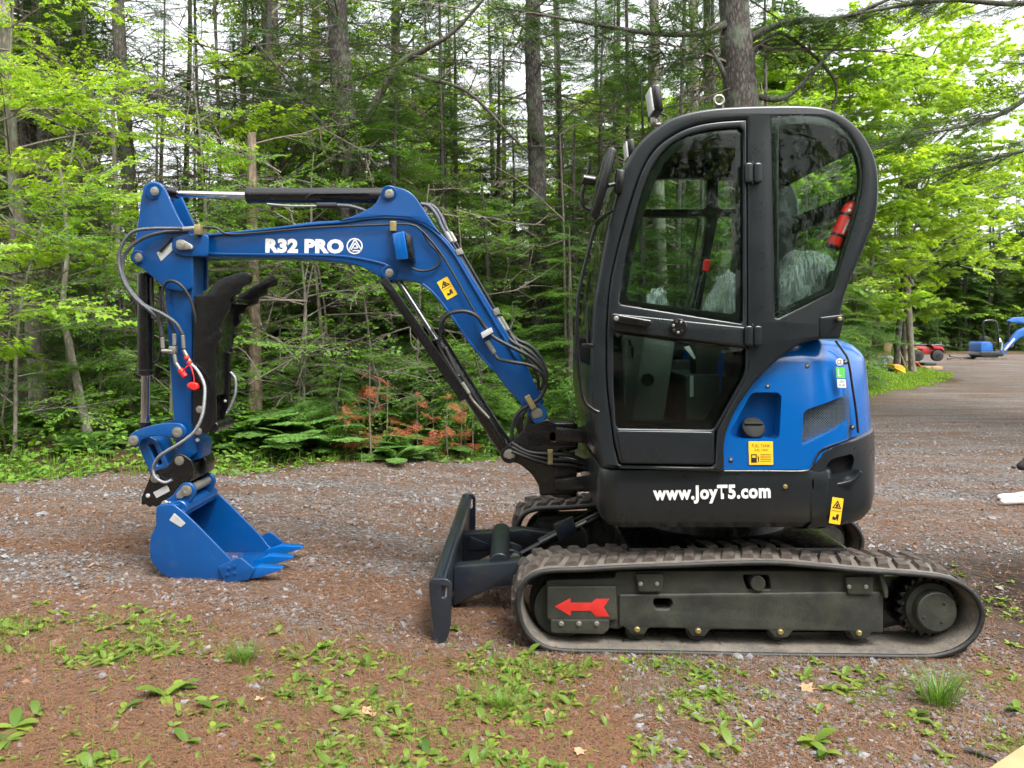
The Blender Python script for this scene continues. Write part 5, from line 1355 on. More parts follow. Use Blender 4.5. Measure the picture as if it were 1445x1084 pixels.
leaf_v = {
 'oval': (np.array([(0, 0, 0), (.45, .30, .07), (1, 0, -.03), (.45, -.30, .07), (.5, 0, 0)]), np.array([(0, 4, 1), (1, 4, 2), (2, 4, 3), (3, 4, 0)])),
 'maple': (np.array([(0, 0, 0), (.25, .55, .04), (.48, .22, .02), (1, 0, -.06), (.48, -.22, .02), (.25, -.55, .04)]), np.array([(0, 2, 1), (0, 3, 2), (0, 4, 3), (0, 5, 4)])),
}
def leaf_cloud(acc, pos, dirv, size, rs, kind='maple', droop=.35, tint=None):
    tv, tt = leaf_v[kind]; n = len(pos); k = len(tv)
    up = np.tile(np.array([0, 0, 1.0]), (n, 1)) + rs.normal(0, .33, (n, 3))
    x = nrm(dirv + np.array([0, 0, -droop])); y = nrm(np.cross(up, x)); zz = np.cross(x, y)
    s = size * rs.uniform(.65, 1.2, n)
    V = pos[:, None] + (tv[None, :, 0:1] * x[:, None] + tv[None, :, 1:2] * y[:, None] + tv[None, :, 2:3] * zz[:, None]) * s[:, None, None]
    T = tt[None] + (np.arange(n) * k)[:, None, None]
    acc.add(V.reshape(-1, 3), T.reshape(-1, 3), np.repeat(rs.rand(n) if tint is None else tint, k), 0)

def leafy_spray(seed, nt=9, size=.074, kind='maple'):
    rs = np.random.RandomState(seed); acc = Acc()
    ax = lambda t: np.array([t, .06 * math.sin(t * 3 + seed), .10 * t - .16 * t * t])
    stick(acc, [ax(t) for t in np.linspace(0, 1, 5)], .007, .002)
    Ps, Ds = [], []
    for i in range(nt + 1):
        t = .18 + .82 * i / nt; sg = 1 if i % 2 else -1
        if i == nt: d = np.array([1, 0, 0.]); L = .12
        else:
            a = R(rs.uniform(30, 60)); d = np.array([math.cos(a), sg * math.sin(a), rs.normal(.05, .15)]); L = (.42 * (1 - t) + .12) * rs.uniform(.7, 1.2)
        p = ax(t); e = p + d * L + np.array([0, 0, -.05 * L])
        stick(acc, [p, p + d * L * .5 + np.array([0, 0, .02]), e], .0035, .0012)
        m = max(int(L / .055), 2)
        for j in range(m):
            f = .3 + .7 * j / (m - 1)
            for s2 in (1, -1):
                q = p + d * L * f; dd = nrm(d + s2 * rs.uniform(.5, 1.4) * np.cross((0, 0, 1), d) + rs.normal(0, .2, 3))
                Ps.append(q + dd * .02); Ds.append(dd)
        Ps.append(e); Ds.append(d)
    leaf_cloud(acc, np.array(Ps), np.array(Ds), size, rs, kind)
    return acc.arr()

def dead_twig(seed, n=5):
    rs = np.random.RandomState(seed); acc = Acc()
    def rec(p, d, L, r, lev):
        pts = [p]; m = 4
        for k in range(m):
            d = nrm(d + rs.normal(0, .16, 3) + np.array([0, 0, -.03 if lev else .02]))
            pts.append(pts[-1] + d * L / m)
        stick(acc, pts, r, r * .35, 0, 3)
        if lev < 2:
            for k in range(n if lev == 0 else 3):
                f = rs.uniform(.25, .95); i = min(int(f * m), m - 1)
                q = pts[i] + (pts[i + 1] - pts[i]) * (f * m - i)
                dd = nrm(d + rs.normal(0, .75, 3) * np.array([1, 1, .6])); rec(q, dd, L * rs.uniform(.25, .5), r * .5, lev + 1)
    rec(np.zeros(3), np.array([1., 0, 0]), 1.0, .011, 0)
    return acc.arr()

def place(acc, tpl, pos, yaw, pitch, s, roll=0, sw=None, mi_map=None):
    V, T, t, m = tpl
    cy, sy, cp, sp, cr, sr = math.cos(yaw), math.sin(yaw), math.cos(pitch), math.sin(pitch), math.cos(roll), math.sin(roll)
    Rx = np.array([[1, 0, 0], [0, cr, -sr], [0, sr, cr]]); Ry = np.array([[cp, 0, -sp], [0, 1, 0], [sp, 0, cp]]); Rz = np.array([[cy, -sy, 0], [sy, cy, 0], [0, 0, 1]])
    Mx = (Rz @ Ry @ Rx).T
    S = np.array([s, (sw or s), (sw or s)])
    acc.V.append((V * S) @ Mx + np.asarray(pos)); acc.T.append(T + acc.n); acc.n += len(V); acc.t.append(t); acc.m.append(m if mi_map is None else np.full(len(m), mi_map))

def acc_mesh(name, acc, mats):
    V, T, t, m = acc.arr()
    me = mesh_np(name, V, T, t, m)
    for k in mats: me.materials.append(k)
    return me

def trunk_mesh(name, h, r0, r1, seed, lean=(0, 0), bend=.12, n=14, rough=.04, step=.22, mat=None):
    rs = np.random.RandomState(seed); m = int(h / step) + 1
    ph = rs.rand(4) * 6.28; V = []; T = []
    for i in range(m):
        f = i / (m - 1); z = h * f
        cx = lean[0] * f + bend * math.sin(f * 3.5 + ph[0]) * f; cy = lean[1] * f + bend * math.sin(f * 2.9 + ph[1]) * f
        r = r0 * (1 - f) ** .8 + r1
        r *= 1 + .55 * math.exp(-z / .18)
        for k in range(n):
            a = 2 * math.pi * k / n
            rr = r * (1 + rough * math.sin(3 * a + ph[2] + z) * (1 + 2 * math.exp(-z / .25)) + rs.normal(0, rough * .5))
            V.append((cx + rr * math.cos(a), cy + rr * math.sin(a), z - .10))
    for i in range(m - 1):
        for k in range(n):
            a, b = i * n + k, i * n + (k + 1) % n
            T += [(a, b, b + n), (a, b + n, a + n)]
    me = mesh_np(name, np.array(V), np.array(T), smooth=True)
    if mat: me.materials.append(mat)
    axis = lambda z: np.array([lean[0] * (z / h) + bend * math.sin(z / h * 3.5 + ph[0]) * (z / h), lean[1] * (z / h) + bend * math.sin(z / h * 2.9 + ph[1]) * (z / h), z])
    return me, axis

M['bark'] = barkmat('grey_flaky_bark', (.030, .024, .020), (.19, .165, .145), (.12, .15, .10))
M['bark_dark'] = barkmat('dark_spruce_bark', (.04, .032, .027), (.17, .145, .125), (.07, .09, .06))
M['bark_pale'] = barkmat('pale_maple_bark', (.13, .105, .085), (.31, .275, .235), (.20, .22, .17), .6, .4)
M['bark_birch'] = barkmat('whitish_bark', (.20, .17, .14), (.50, .46, .41), (.30, .25, .20), .5, .4)
M['dead'] = barkmat('dead_grey_twig', (.09, .072, .058), (.27, .225, .19), None, 2, .3)
M['snag'] = barkmat('weathered_snag_wood', (.12, .085, .06), (.36, .27, .20), None, .5, .6)
M['spruce'] = leafmat('spruce_needles', (.032, .088, .020), (.12, .235, .050), .42, .5)
M['fir'] = leafmat('fir_needles_light', (.05, .135, .022), (.18, .34, .06), .45, .5)
M['pine'] = leafmat('pine_needles_grey_green', (.030, .068, .026), (.085, .150, .055), .3, .5)
M['maple'] = leafmat('bright_maple_leaves', (.14, .30, .022), (.40, .56, .075), .55, .4)
M['maple2'] = leafmat('mid_green_leaves', (.06, .17, .018), (.20, .38, .04), .5, .4)
M['fern'] = leafmat('fern_green', (.06, .17, .035), (.20, .36, .09), .4, .5)
M['herb'] = leafmat('herb_green', (.050, .14, .018), (.20, .35, .045), .4, .45)
M['rust'] = leafmat('rusty_dead_needles', (.22, .050, .022), (.50, .165, .080), .25, .7)

con = [conifer_frond(s) for s in (1, 2, 3, 4)]
con_s = [conifer_frond(s, .05, .058, .02, 13, .2, .42, .15) for s in (11, 12, 13)]
con_lo = [conifer_frond(s, .10, .12, .045, 9, .2, .45, .1) for s in (21, 22)]
pin = [conifer_frond(s, .06, .11, .009, 11, .15, .34, .35) for s in (31, 32, 33)]
spr = [leafy_spray(s) for s in (41, 42, 43)]
spr_s = [leafy_spray(s, 8, .06, 'oval') for s in (44, 45)]
spr_lo = [leafy_spray(s, 6, .14) for s in (46, 47)]
dea = [dead_twig(s) for s in (51, 52, 53)]

KINDS = {}
def spruce(key, h, seed, tpls, k=.34, z0=.15, dz=.16, per=(3, 5), mat='spruce', bark='bark_dark', r0=.05, top=.25, deadto=0, bare=0, keep=1.0, sag=(-.25, .15)):
    rs = np.random.RandomState(seed); tm_, axis = trunk_mesh(key + '_trunk', h, r0, .008, seed, (rs.normal(0, .1), rs.normal(0, .1)), .06, 8 if r0 < .09 else 14, .05, .3, M[bark])
    acc = Acc(); z = z0
    while z < h - .05:
        L0 = min((h - z) * k + top, 2.6) * (1 if z > 1 else .8 + .2 * z)
        for j in range(rs.randint(*per) + 1):
            if rs.rand() > keep: continue
            place(acc, tpls[rs.randint(len(tpls))], axis(z + rs.uniform(-.08, .08)), rs.rand() * 6.28, rs.uniform(*sag), L0 * rs.uniform(.6, 1.1), rs.normal(0, .2))
        z += dz * rs.uniform(.7, 1.3)
    d = None
    if deadto:
        da = Acc(); z = .5
        while z < deadto:
            for j in range(rs.randint(1, 4)):
                place(da, dea[rs.randint(3)], axis(z), rs.rand() * 6.28, rs.uniform(-.25, .45), rs.uniform(.5, 1.9), rs.rand() * 6)
            z += rs.uniform(.12, .4)
        d = acc_mesh(key + '_dead', da, [M['dead']])
    KINDS[key] = (tm_, acc_mesh(key + '_crown', acc, [M[mat], M['dead']]), d)

def broadleaf(key, h, seed, tpls, nb=16, mat='maple', bark='bark_pale', r0=.04, spread=1.3, z0=.8, per=7, lean=(.2, 0), s=(.5, .95)):
    rs = np.random.RandomState(seed); tm_, axis = trunk_mesh(key + '_trunk', h, r0, .006, seed, lean, .2, 10, .03, .25, M[bark])
    acc = Acc()
    for i in range(nb):
        f = (i + rs.rand()) / nb; z = z0 + (h - z0) * f
        L = spread * (.45 + .75 * math.sin(math.pi * min(f * .85 + .12, 1))) * rs.uniform(.7, 1.1)
        yaw = i * 2.4 + rs.normal(0, .4); d = np.array([math.cos(yaw), math.sin(yaw), rs.uniform(.15, .7)])
        p = axis(z); pts = [p + d * L * t + np.array([0, 0, -.12 * L * t * t]) for t in np.linspace(0, 1, 5)]
        stick(acc, pts, .22 * r0 + .006, .003, 1, 4)
        for j in range(per):
            t = rs.uniform(.25, 1.0); q = p + d * L * t + np.array([0, 0, -.12 * L * t * t])
            place(acc, tpls[rs.randint(len(tpls))], q, yaw + rs.normal(0, .9), rs.uniform(-.15, .35), rs.uniform(*s), rs.normal(0, .3))
    for j in range(4): place(acc, tpls[rs.randint(len(tpls))], axis(h * .97), rs.rand() * 6.28, rs.uniform(.2, .9), s[0], 0)
    KINDS[key] = (tm_, acc_mesh(key + '_crown', acc, [M[mat], M[bark]]), None)

spruce('fir_a', 3.2, 1, con, mat='fir', k=.36, keep=.9)
spruce('fir_b', 4.6, 2, con, mat='spruce', k=.30, keep=.85)
spruce('fir_c', 1.5, 3, con_s, mat='fir', k=.5, dz=.11, r0=.02)
spruce('spruce_a', 7.5, 4, con_s, mat='spruce', k=.24, z0=.6, dz=.22, keep=.8, deadto=2.5, r0=.08)
spruce('spruce_b', 9.5, 5, con_s, mat='spruce', k=.20, z0=1.6, dz=.26, keep=.75, deadto=4, r0=.10)
spruce('spruce_far_a', 13, 6, con_lo, mat='spruce', k=.19, z0=1.5, dz=.34, keep=.8, deadto=2.5, r0=.14, bark='bark_dark')
spruce('spruce_far_b', 11, 7, con_lo, mat='fir', k=.22, z0=.8, dz=.32, keep=.85, r0=.12)
spruce('pine_a', 14, 8, pin, mat='pine', k=.22, z0=3.6, dz=.34, top=.9, keep=.75, deadto=6.5, r0=.16, bark='bark', sag=(-.15, .30))
spruce('pine_b', 14, 9, pin, mat='pine', k=.20, z0=5.0, dz=.40, top=.9, keep=.7, deadto=7, r0=.13, bark='bark_dark', sag=(-.15, .30))
spruce('thin_spruce', 9, 10, con_s, mat='spruce', k=.12, z0=4.2, dz=.35, keep=.5, deadto=5.5, r0=.055)
broadleaf('maple_a', 4.2, 21, spr, 14, per=4, r0=.030, spread=1.0)
broadleaf('maple_b', 6.2, 22, spr, 20, per=4, r0=.045, spread=1.4, z0=1.6)
broadleaf('maple_c', 3.0, 23, spr_s, 14, mat='maple2', r0=.02, spread=.8, z0=.4)
broadleaf('maple_big', 12.5, 24, spr_lo, 58, r0=.17, spread=3.6, z0=2.6, per=13, lean=(.4, .2), s=(.8, 1.4))
broadleaf('maple_far', 9, 25, spr_lo, 26, r0=.09, spread=2.4, z0=1.0, per=9, s=(.8, 1.3))
broadleaf('bush', 1.1, 26, spr_s, 10, mat='maple2', r0=.012, spread=.5, z0=.1, per=5, lean=(0, 0), s=(.3, .5))

_count = 0
LBL = {
 'fir_a': ('young_fir', 'fir', 'small light green fir with flat feathery boughs at the forest edge', 'young firs under the trees'),
 'fir_b': ('young_fir', 'fir', 'dark green young fir with layered boughs inside the forest', 'young firs under the trees'),
 'fir_c': ('fir_seedling', 'fir seedling', 'knee-high light green fir seedling among the ferns at the forest edge', 'fir seedlings at the edge'),
 'spruce_a': ('spruce_tree', 'spruce', 'dark green spruce with drooping boughs and dead lower twigs', 'spruces in the forest'),
 'spruce_b': ('spruce_tree', 'spruce', 'slender dark spruce with bare twigs on its lower trunk', 'spruces in the forest'),
 'spruce_far_a': ('spruce_tree', 'spruce', 'tall dark spruce far back in the forest', 'spruces in the forest'),
 'spruce_far_b': ('spruce_tree', 'spruce', 'lighter green spruce far back in the forest', 'spruces in the forest'),
 'pine_a': ('pine_tree', 'pine', 'tall pine with grey flaky bark and thin dead side branches', 'tall pines'),
 'pine_b': ('pine_tree', 'pine', 'tall dark-barked pine with thin dead side branches', 'tall pines'),
 'thin_spruce': ('bare_spruce', 'spruce', 'thin nearly bare spruce pole with grey dead twigs', 'bare thin spruces'),
 'maple_a': ('maple_sapling', 'maple', 'slim maple sapling with bright yellow-green leaves at the forest edge', 'maple saplings at the edge'),
 'maple_b': ('maple_sapling', 'maple', 'taller maple sapling with bright yellow-green leaves among the trunks', 'maple saplings at the edge'),
 'maple_c': ('hardwood_sapling', 'sapling', 'low leafy sapling with small mid green leaves', 'low hardwood saplings'),
 'maple_big': ('maple_tree', 'maple', 'large bright green maple beside the driveway on the right', None),
 'maple_far': ('maple_tree', 'maple', 'bright green maple further back among the conifers', 'maples further back'),
 'bush': ('leafy_bush', 'bush', 'low leafy bush at the edge of the gravel', 'leafy bushes at the edge'),
}
RT = np.random.RandomState(99)
ZONES = [(-400, 'beyond the left edge'), (0, 'at the left edge of the picture'), (60, 'left of the whitish sapling'), (120, 'between the left edge and the bucket cylinder'), (185, 'behind the hose loops'), (235, 'behind the arm'), (290, 'between the arm and the broken snag'), (365, 'right of the broken snag'),
         (430, 'behind the boom lettering'), (500, 'below the round emblem'), (550, 'behind the boom cylinder'), (620, 'behind the warning sticker of the boom'), (690, 'above the lower boom'), (740, 'behind the swing bracket'), (800, 'just left of the cab'), (860, 'behind the windscreen'),
         (930, 'behind the door glass'), (1010, 'behind the door hinge'), (1090, 'behind the rear side window'), (1170, 'behind the engine hood'), (1240, 'just right of the cab'), (1300, 'right of the grey maple trunk'), (1350, 'left of the far small excavator'), (1400, 'behind the far small excavator'), (1450, 'beyond the right edge')]
def whereabouts(x, y):
    px = CX + x * F_PX / y
    zn = [w_ for a, w_ in ZONES if px >= a] or [ZONES[0][1]]
    dp = 'in the front row' if y < 9.6 else 'in the second row' if y < 12 else 'several rows in' if y < 16 else 'deep in the wood' if y < 24 else 'far back'
    return zn[-1] + ', ' + dp
SHORT = {'fir_a': 'light green young fir', 'fir_b': 'dark layered young fir', 'fir_c': 'small fir seedling', 'spruce_a': 'dark drooping spruce', 'spruce_b': 'slender dark spruce', 'spruce_far_a': 'tall dark spruce', 'spruce_far_b': 'tall lighter green spruce',
         'pine_a': 'tall grey-barked pine', 'pine_b': 'tall dark-barked pine', 'thin_spruce': 'thin bare spruce', 'maple_a': 'slim yellow-green maple sapling', 'maple_b': 'taller yellow-green maple sapling', 'maple_c': 'low leafy sapling', 'maple_far': 'bright green maple', 'maple_big': 'large bright maple', 'bush': 'low leafy bush'}
def tree(key, x, y, s=1.0, rz=None, label=None, lean=0, leany=0, sxy=None, crown=True, dead=True, name=None, group='auto', trunk_s=1.0, z=None, cat=None):
    nm_, c, lb, gr = LBL[key]
    root = empty(name or nm_, (x, y, float(gz(x, y)) if z is None else z), label or (SHORT[key] + ' ' + whereabouts(x, y)), cat or c, (gr if group == 'auto' and not label else None), 0)
    root['_local'] = 1
    root.rotation_euler = (leany, lean, RT.rand() * 6.28 if rz is None else rz); q = sxy or s
    root.rotation_mode = 'XYZ'
    root.scale = (q, q, s)
    t_, c_, d_ = KINDS[key]
    o = put('trunk', t_, None, root); o.scale = (trunk_s, trunk_s, 1)
    if crown: put('crown', c_, None, root)
    if d_ and dead: put('dead_branches', d_, None, root)['kind'] = 'stuff'
    return root
# ================================================================== named trees read off the photograph
def atx(px, Y): return (px - CX) * Y / F_PX
def atree(key, px, Y, wpx=None, **k):
    """tree whose base stands under picture column px at distance Y; wpx = trunk width"""
    if wpx:
        r_want = wpx / 2 * Y / F_PX
        base = {'pine_a': .16, 'pine_b': .13, 'thin_spruce': .055, 'spruce_a': .08, 'spruce_b': .10, 'maple_b': .045, 'maple_a': .03, 'maple_big': .17}[key]
        k['trunk_s'] = r_want / base / k.get('sxy', k.get('s', 1.0))
    return tree(key, atx(px, Y), Y, **k)
def pole(name, pts, mat, label, cat='tree', group=None, n=12, seed=0, twigs=0, crown=None, mid=None):
    """individually traced trunk: pts = (px, py, Y, width px); the base stands on the ground"""
    b = pts[0]; base = P(b[0], b[1], b[2]); base.z = float(gz(base.x, base.y))
    root = empty(name, base, label, cat, group); root['_local'] = 1
    q = []; rs_ = []
    for i, (px, py, Y, wpx) in enumerate(pts):
        v = P(px, py, Y) - base
        if i == 0: v = Vector((0, 0, -.08))
        q.append(tuple(v) + (wpx / 2 * Y / F_PX,))
    c = cat_(q, 8, False); rr = np.random.RandomState(seed)
    V, F = sweep_mesh([Vector(a[:3]) for a in c], [max(a[3], .003) * rr.uniform(.94, 1.06) * (1 + .5 * math.exp(-max(a[2], 0) / .15)) for a in c], n)
    for i in range(len(V)): V[i] = V[i] + Vector(rr.normal(0, .03, 3)) * c[min(i // n, len(c) - 1)][3]
    put('trunk', mesh_py('trunk', V, F, 70), M[mat], root)
    if twigs:
        da = Acc()
        for k in range(twigs):
            a = c[rr.randint(len(c) // 6, len(c))]
            place(da, dea[rr.randint(3)], a[:3], rr.rand() * 6.28, rr.uniform(-.3, .5), rr.uniform(.5, 1.7), rr.rand() * 6)
        put('dead_branches', acc_mesh('dead_branches', da, [M['dead']]), None, root)['kind'] = 'stuff'
    if crown:
        tp, m, cnt, zmin, s0, s1 = crown
        ca = Acc(); cc = [a for a in c if a[2] > zmin] or c[-2:]
        for k in range(cnt):
            a = cc[rr.randint(len(cc))]
            place(ca, tp[rr.randint(len(tp))], a[:3], rr.rand() * 6.28, rr.uniform(-.25, .3), rr.uniform(s0, s1), rr.normal(0, .3))
        put('crown', acc_mesh('crown', ca, [M[m], M['dead']]), None, root)
    return root
pole('maple_tree', [(55, 615, 9.6, 22), (44, 450, 9.6, 19), (22, 270, 9.6, 17), (4, 0, 9.6, 15), (-12, -260, 9.6, 12)], 'bark_pale', 'pale smooth trunk at the far left, leaning left', seed=1, crown=(spr, 'maple', 7, 5.2, .5, 1))
pole('curved_sapling', [(127, 634, 8.4, 13), (113, 560, 8.4, 11), (97, 482, 8.4, 9), (88, 440, 8.5, 8), (95, 340, 8.6, 6), (84, 230, 8.7, 4)], 'bark_birch', 'whitish curved young trunk rising behind the fallen log', seed=2, crown=(spr, 'maple', 13, 2.4, .35, .7))
pole('dead_tree', [(360, 600, 9.3, 20), (360, 480, 9.3, 17), (357, 380, 9.3, 16), (356, 280, 9.3, 14), (355, 188, 9.3, 11)], 'snag', 'pale broken dead snag standing behind the thumb of the arm', 'dead tree', seed=3, twigs=7)
pole('spruce_tree', [(74, 560, 12.5, 20), (68, 330, 12.5, 17), (60, 160, 12.5, 16), (50, -60, 12.5, 13), (45, -300, 12.5, 9)], 'bark_dark', 'dark trunk just right of the pale leaning trunk at left', seed=4, twigs=14, crown=(con_s, 'spruce', 30, 4.5, .7, 1.5))
pole('spruce_tree', [(92, 548, 13.5, 14), (80, 300, 13.5, 12), (64, 60, 13.5, 11), (60, -200, 13.5, 8)], 'bark_dark', 'thinner dark trunk behind the whitish curved sapling', seed=5, twigs=12, crown=(con_s, 'spruce', 26, 4.5, .6, 1.3))
pole('spruce_tree', [(200, 575, 11.5, 24), (190, 380, 11.5, 21), (178, 200, 11.5, 19), (166, 0, 11.5, 16), (160, -260, 11.5, 12)], 'bark_dark', 'dark trunk behind the top of the excavator arm', seed=6, twigs=22, crown=(pin, 'pine', 40, 3.9, .7, 1.6))
pole('pine_tree', [(386, 580, 12.5, 28), (392, 400, 12.5, 27), (388, 200, 12.5, 25), (380, 0, 12.5, 22), (376, -260, 12.5, 16)], 'bark', 'grey trunk right of the broken snag, crossed by the boom cylinder', seed=7, twigs=36, crown=(pin, 'pine', 44, 3.0, .8, 1.8))
pole('pine_tree', [(520, 560, 10.5, 44), (505, 330, 10.5, 38), (490, 200, 10.5, 34), (478, 60, 10.5, 30), (470, -200, 10.5, 22)], 'bark', 'thick forked grey trunk behind the lettering of the boom', seed=8, twigs=26, crown=(pin, 'pine', 44, 3.6, .9, 2.0))
pole('pine_tree', [(762, 552, 11.5, 32), (760, 400, 11.5, 28), (758, 240, 11.5, 25), (752, 90, 11.5, 22), (752, -40, 11.5, 20), (750, -300, 11.5, 14)], 'bark', 'straight grey-brown trunk above the lower end of the boom', seed=9, twigs=30, crown=(pin, 'pine', 36, 4.0, .9, 1.9))
CABP = pole('pine_tree', [(1068, 560, 9.6, 56), (1058, 330, 9.6, 50), (1044, 120, 9.6, 46), (1034, -20, 9.6, 40), (1025, -260, 9.6, 30)], 'bark', 'thick flaky-barked pine trunk rising behind the cab roof', seed=10, twigs=12, crown=(pin, 'pine', 34, 4.6, .9, 2.2), n=18)
pole('spruce_tree', [(940, 560, 13, 20), (930, 300, 13, 17), (925, 100, 13, 15), (918, -200, 13, 11)], 'bark_pale', 'narrow brown trunk behind the upper work lamp', seed=11, twigs=16, crown=(con_s, 'spruce', 22, 5, .6, 1.3))
pole('spruce_tree', [(985, 560, 15, 16), (980, 200, 15, 14), (978, -200, 15, 10)], 'bark_pale', 'narrow trunk between the work lamp and the lifting eye', seed=12, twigs=10, crown=(con_s, 'spruce', 24, 5, .6, 1.4))
pole('spruce_tree', [(1010, 560, 16, 14), (1000, 200, 16, 12), (996, -200, 16, 9)], 'bark', 'thin trunk just left of the thick pine over the cab', seed=13, twigs=10, crown=(con_s, 'spruce', 24, 5, .6, 1.4))
pole('bare_tree', [(185, 560, 10.2, 9), (176, 480, 10.2, 8), (166, 330, 10.2, 7), (158, 120, 10.2, 5)], 'bark_pale', 'thin bare pole left of the bucket cylinder', seed=14, twigs=8)
pole('bare_tree', [(316, 570, 12, 9), (312, 380, 12, 7), (308, 150, 12, 5), (300, -60, 12, 4)], 'bark', 'thin bare stem seen between the arm and the snag', seed=15, twigs=10)
pole('bare_tree', [(268, 540, 14, 10), (262, 300, 14, 8), (268, 60, 14, 6), (266, -100, 14, 5)], 'bark_dark', 'thin dark stem behind the stick cylinder rod', seed=16, twigs=12, crown=(spr, 'maple', 12, 3.5, .5, .9))
for i, (px, py, Y, hpx, lean_, lab) in enumerate(((417, 600, 9.0, 250, 30, 'thin crooked bare sapling right of the thumb'), (470, 590, 9.3, 230, -25, 'dark crooked bare sapling below the boom lettering'), (540, 590, 9.2, 260, -60, 'bare sapling leaning left beside the boom cylinder'), (585, 590, 9.6, 330, 20, 'tall bare sapling just behind the boom cylinder'), (660, 590, 10, 300, -15, 'bare sapling behind the lower boom'), (140, 600, 9.5, 320, 25, 'thin grey bare sapling right of the whitish one'), (800, 590, 10.4, 400, -10, 'tall bare stem just left of the windscreen'), (25, 600, 9.0, 250, 20, 'short bare sapling near the pale leaning trunk'))):
    pole('bare_sapling', [(px, py, Y, 5), (px + lean_ * .3, py - hpx * .4, Y, 4), (px + lean_ * .5, py - hpx * .7, Y, 3), (px + lean_, py - hpx, Y, 2)], 'dead', lab, 'sapling', seed=40 + i, twigs=8, n=6)
# long upward limb crossing right from the thick forked trunk
lb = empty('bent_limb_tree', (atx(482, 10.2), 10.2, float(gz(atx(482, 10.2), 10.2))), 'dark tree whose long bent limb sweeps up to the right above the boom', 'tree'); lb['_local'] = 1
def limb(root, pts, name='limb', mat='bark_dark', twigs=6, seed=0):
    b = Vector(root.location); q = [tuple(P(a, c, Y) - b) + (wd / 2 * Y / F_PX,) for a, c, Y, wd in pts]
    cc = cat_(q, 6, False); V, F = sweep_mesh([Vector(a[:3]) for a in cc], [a[3] for a in cc], 8)
    put(name, mesh_py(name, V, F, 70), M[mat], root)
    rr = np.random.RandomState(seed); da = Acc()
    for k in range(twigs):
        a = cc[rr.randint(len(cc) // 5, len(cc))]; place(da, dea[rr.randint(3)], a[:3], rr.rand() * 6.28, rr.uniform(-.2, .6), rr.uniform(.3, 1.1), rr.rand() * 6)
    if twigs: put('dead_branches', acc_mesh('dead_branches', da, [M['dead']]), None, root)['kind'] = 'stuff'
q0 = Vector(lb.location)
limb(lb, [(486, 575, 10.2, 16), (484, 430, 10.2, 14), (487, 300, 10.2, 13), (492, 225, 10.2, 13), (520, 165, 10.1, 12), (560, 95, 10, 10), (600, 70, 9.9, 8), (640, 45, 9.8, 6), (690, -10, 9.7, 4)], 'limb', twigs=12, seed=3)
limb(lb, [(492, 228, 10.2, 9), (470, 190, 10.1, 7), (430, 150, 10, 6), (395, 100, 9.9, 4), (360, 60, 9.8, 3)], 'limb', twigs=8, seed=4)
limb(lb, [(560, 95, 10, 7), (600, 110, 10, 6), (660, 130, 10, 5), (720, 190, 10, 4), (745, 215, 10, 3)], 'limb', twigs=6, seed=5)

# the maple by the drive, right
MAPLE = pole('maple_tree', [(1288, 536, 23.5, 8), (1282, 440, 23.5, 9.5), (1280, 380, 23.5, 9), (1284, 320, 23.5, 8), (1292, 250, 23.5, 9), (1308, 150, 23.5, 6)], 'bark_pale', 'grey maple trunk standing on the grass verge right of the cab', cat='maple tree', seed=20)
def big_crown():
    root = MAPLE; b = Vector(root.location); rr = np.random.RandomState(5); ca = Acc()
    for k in range(380):
        px = rr.normal(1335, 62); py = rr.uniform(20, 470)
        if py > 440 and abs(px - 1283) > 60: continue
        if px < 1195: continue
        Y = 23.5 + rr.normal(0, 2.2); v = P(px, py, Y) - b
        if py > 290 and 1235 < px < 1330 and rr.rand() < .85: continue
        if px > 1300 and py > 395 + 12 * math.sin(px * .1): continue
        place(ca, spr_lo[rr.randint(2)], v, rr.rand() * 6.28, rr.uniform(-.2, .35), rr.uniform(.7, 1.4), rr.normal(0, .3))
    for k in range(34):
        z = rr.uniform(2.4, 9); px = rr.uniform(1200, 1440); v = P(px, HZ - (z + 1) * F_PX / 23.5 + 40, 23.5 + rr.normal(0, 1.5)) - b
        a = np.array([(.0 if z < 5 else .25), 0, z]); e = np.array(v); stick(ca, [a, (a + e) / 2 + np.array([0, 0, .3]), e], .035, .008, 1, 4)
    put('crown', acc_mesh('crown', ca, [M['maple'], M['bark_pale']]), None, root)
big_crown()
pole('old_maple', [(1264, 530, 25, 8), (1268, 470, 25, 8), (1276, 380, 25, 8), (1282, 250, 25, 10)], 'bark', 'darker leaning trunk just behind the grey maple trunk', seed=21)
pole('old_maple', [(1275, 528, 27, 6), (1275, 430, 27, 7), (1272, 250, 27, 10)], 'bark_dark', 'dark trunk between the two trunks on the verge', seed=22)

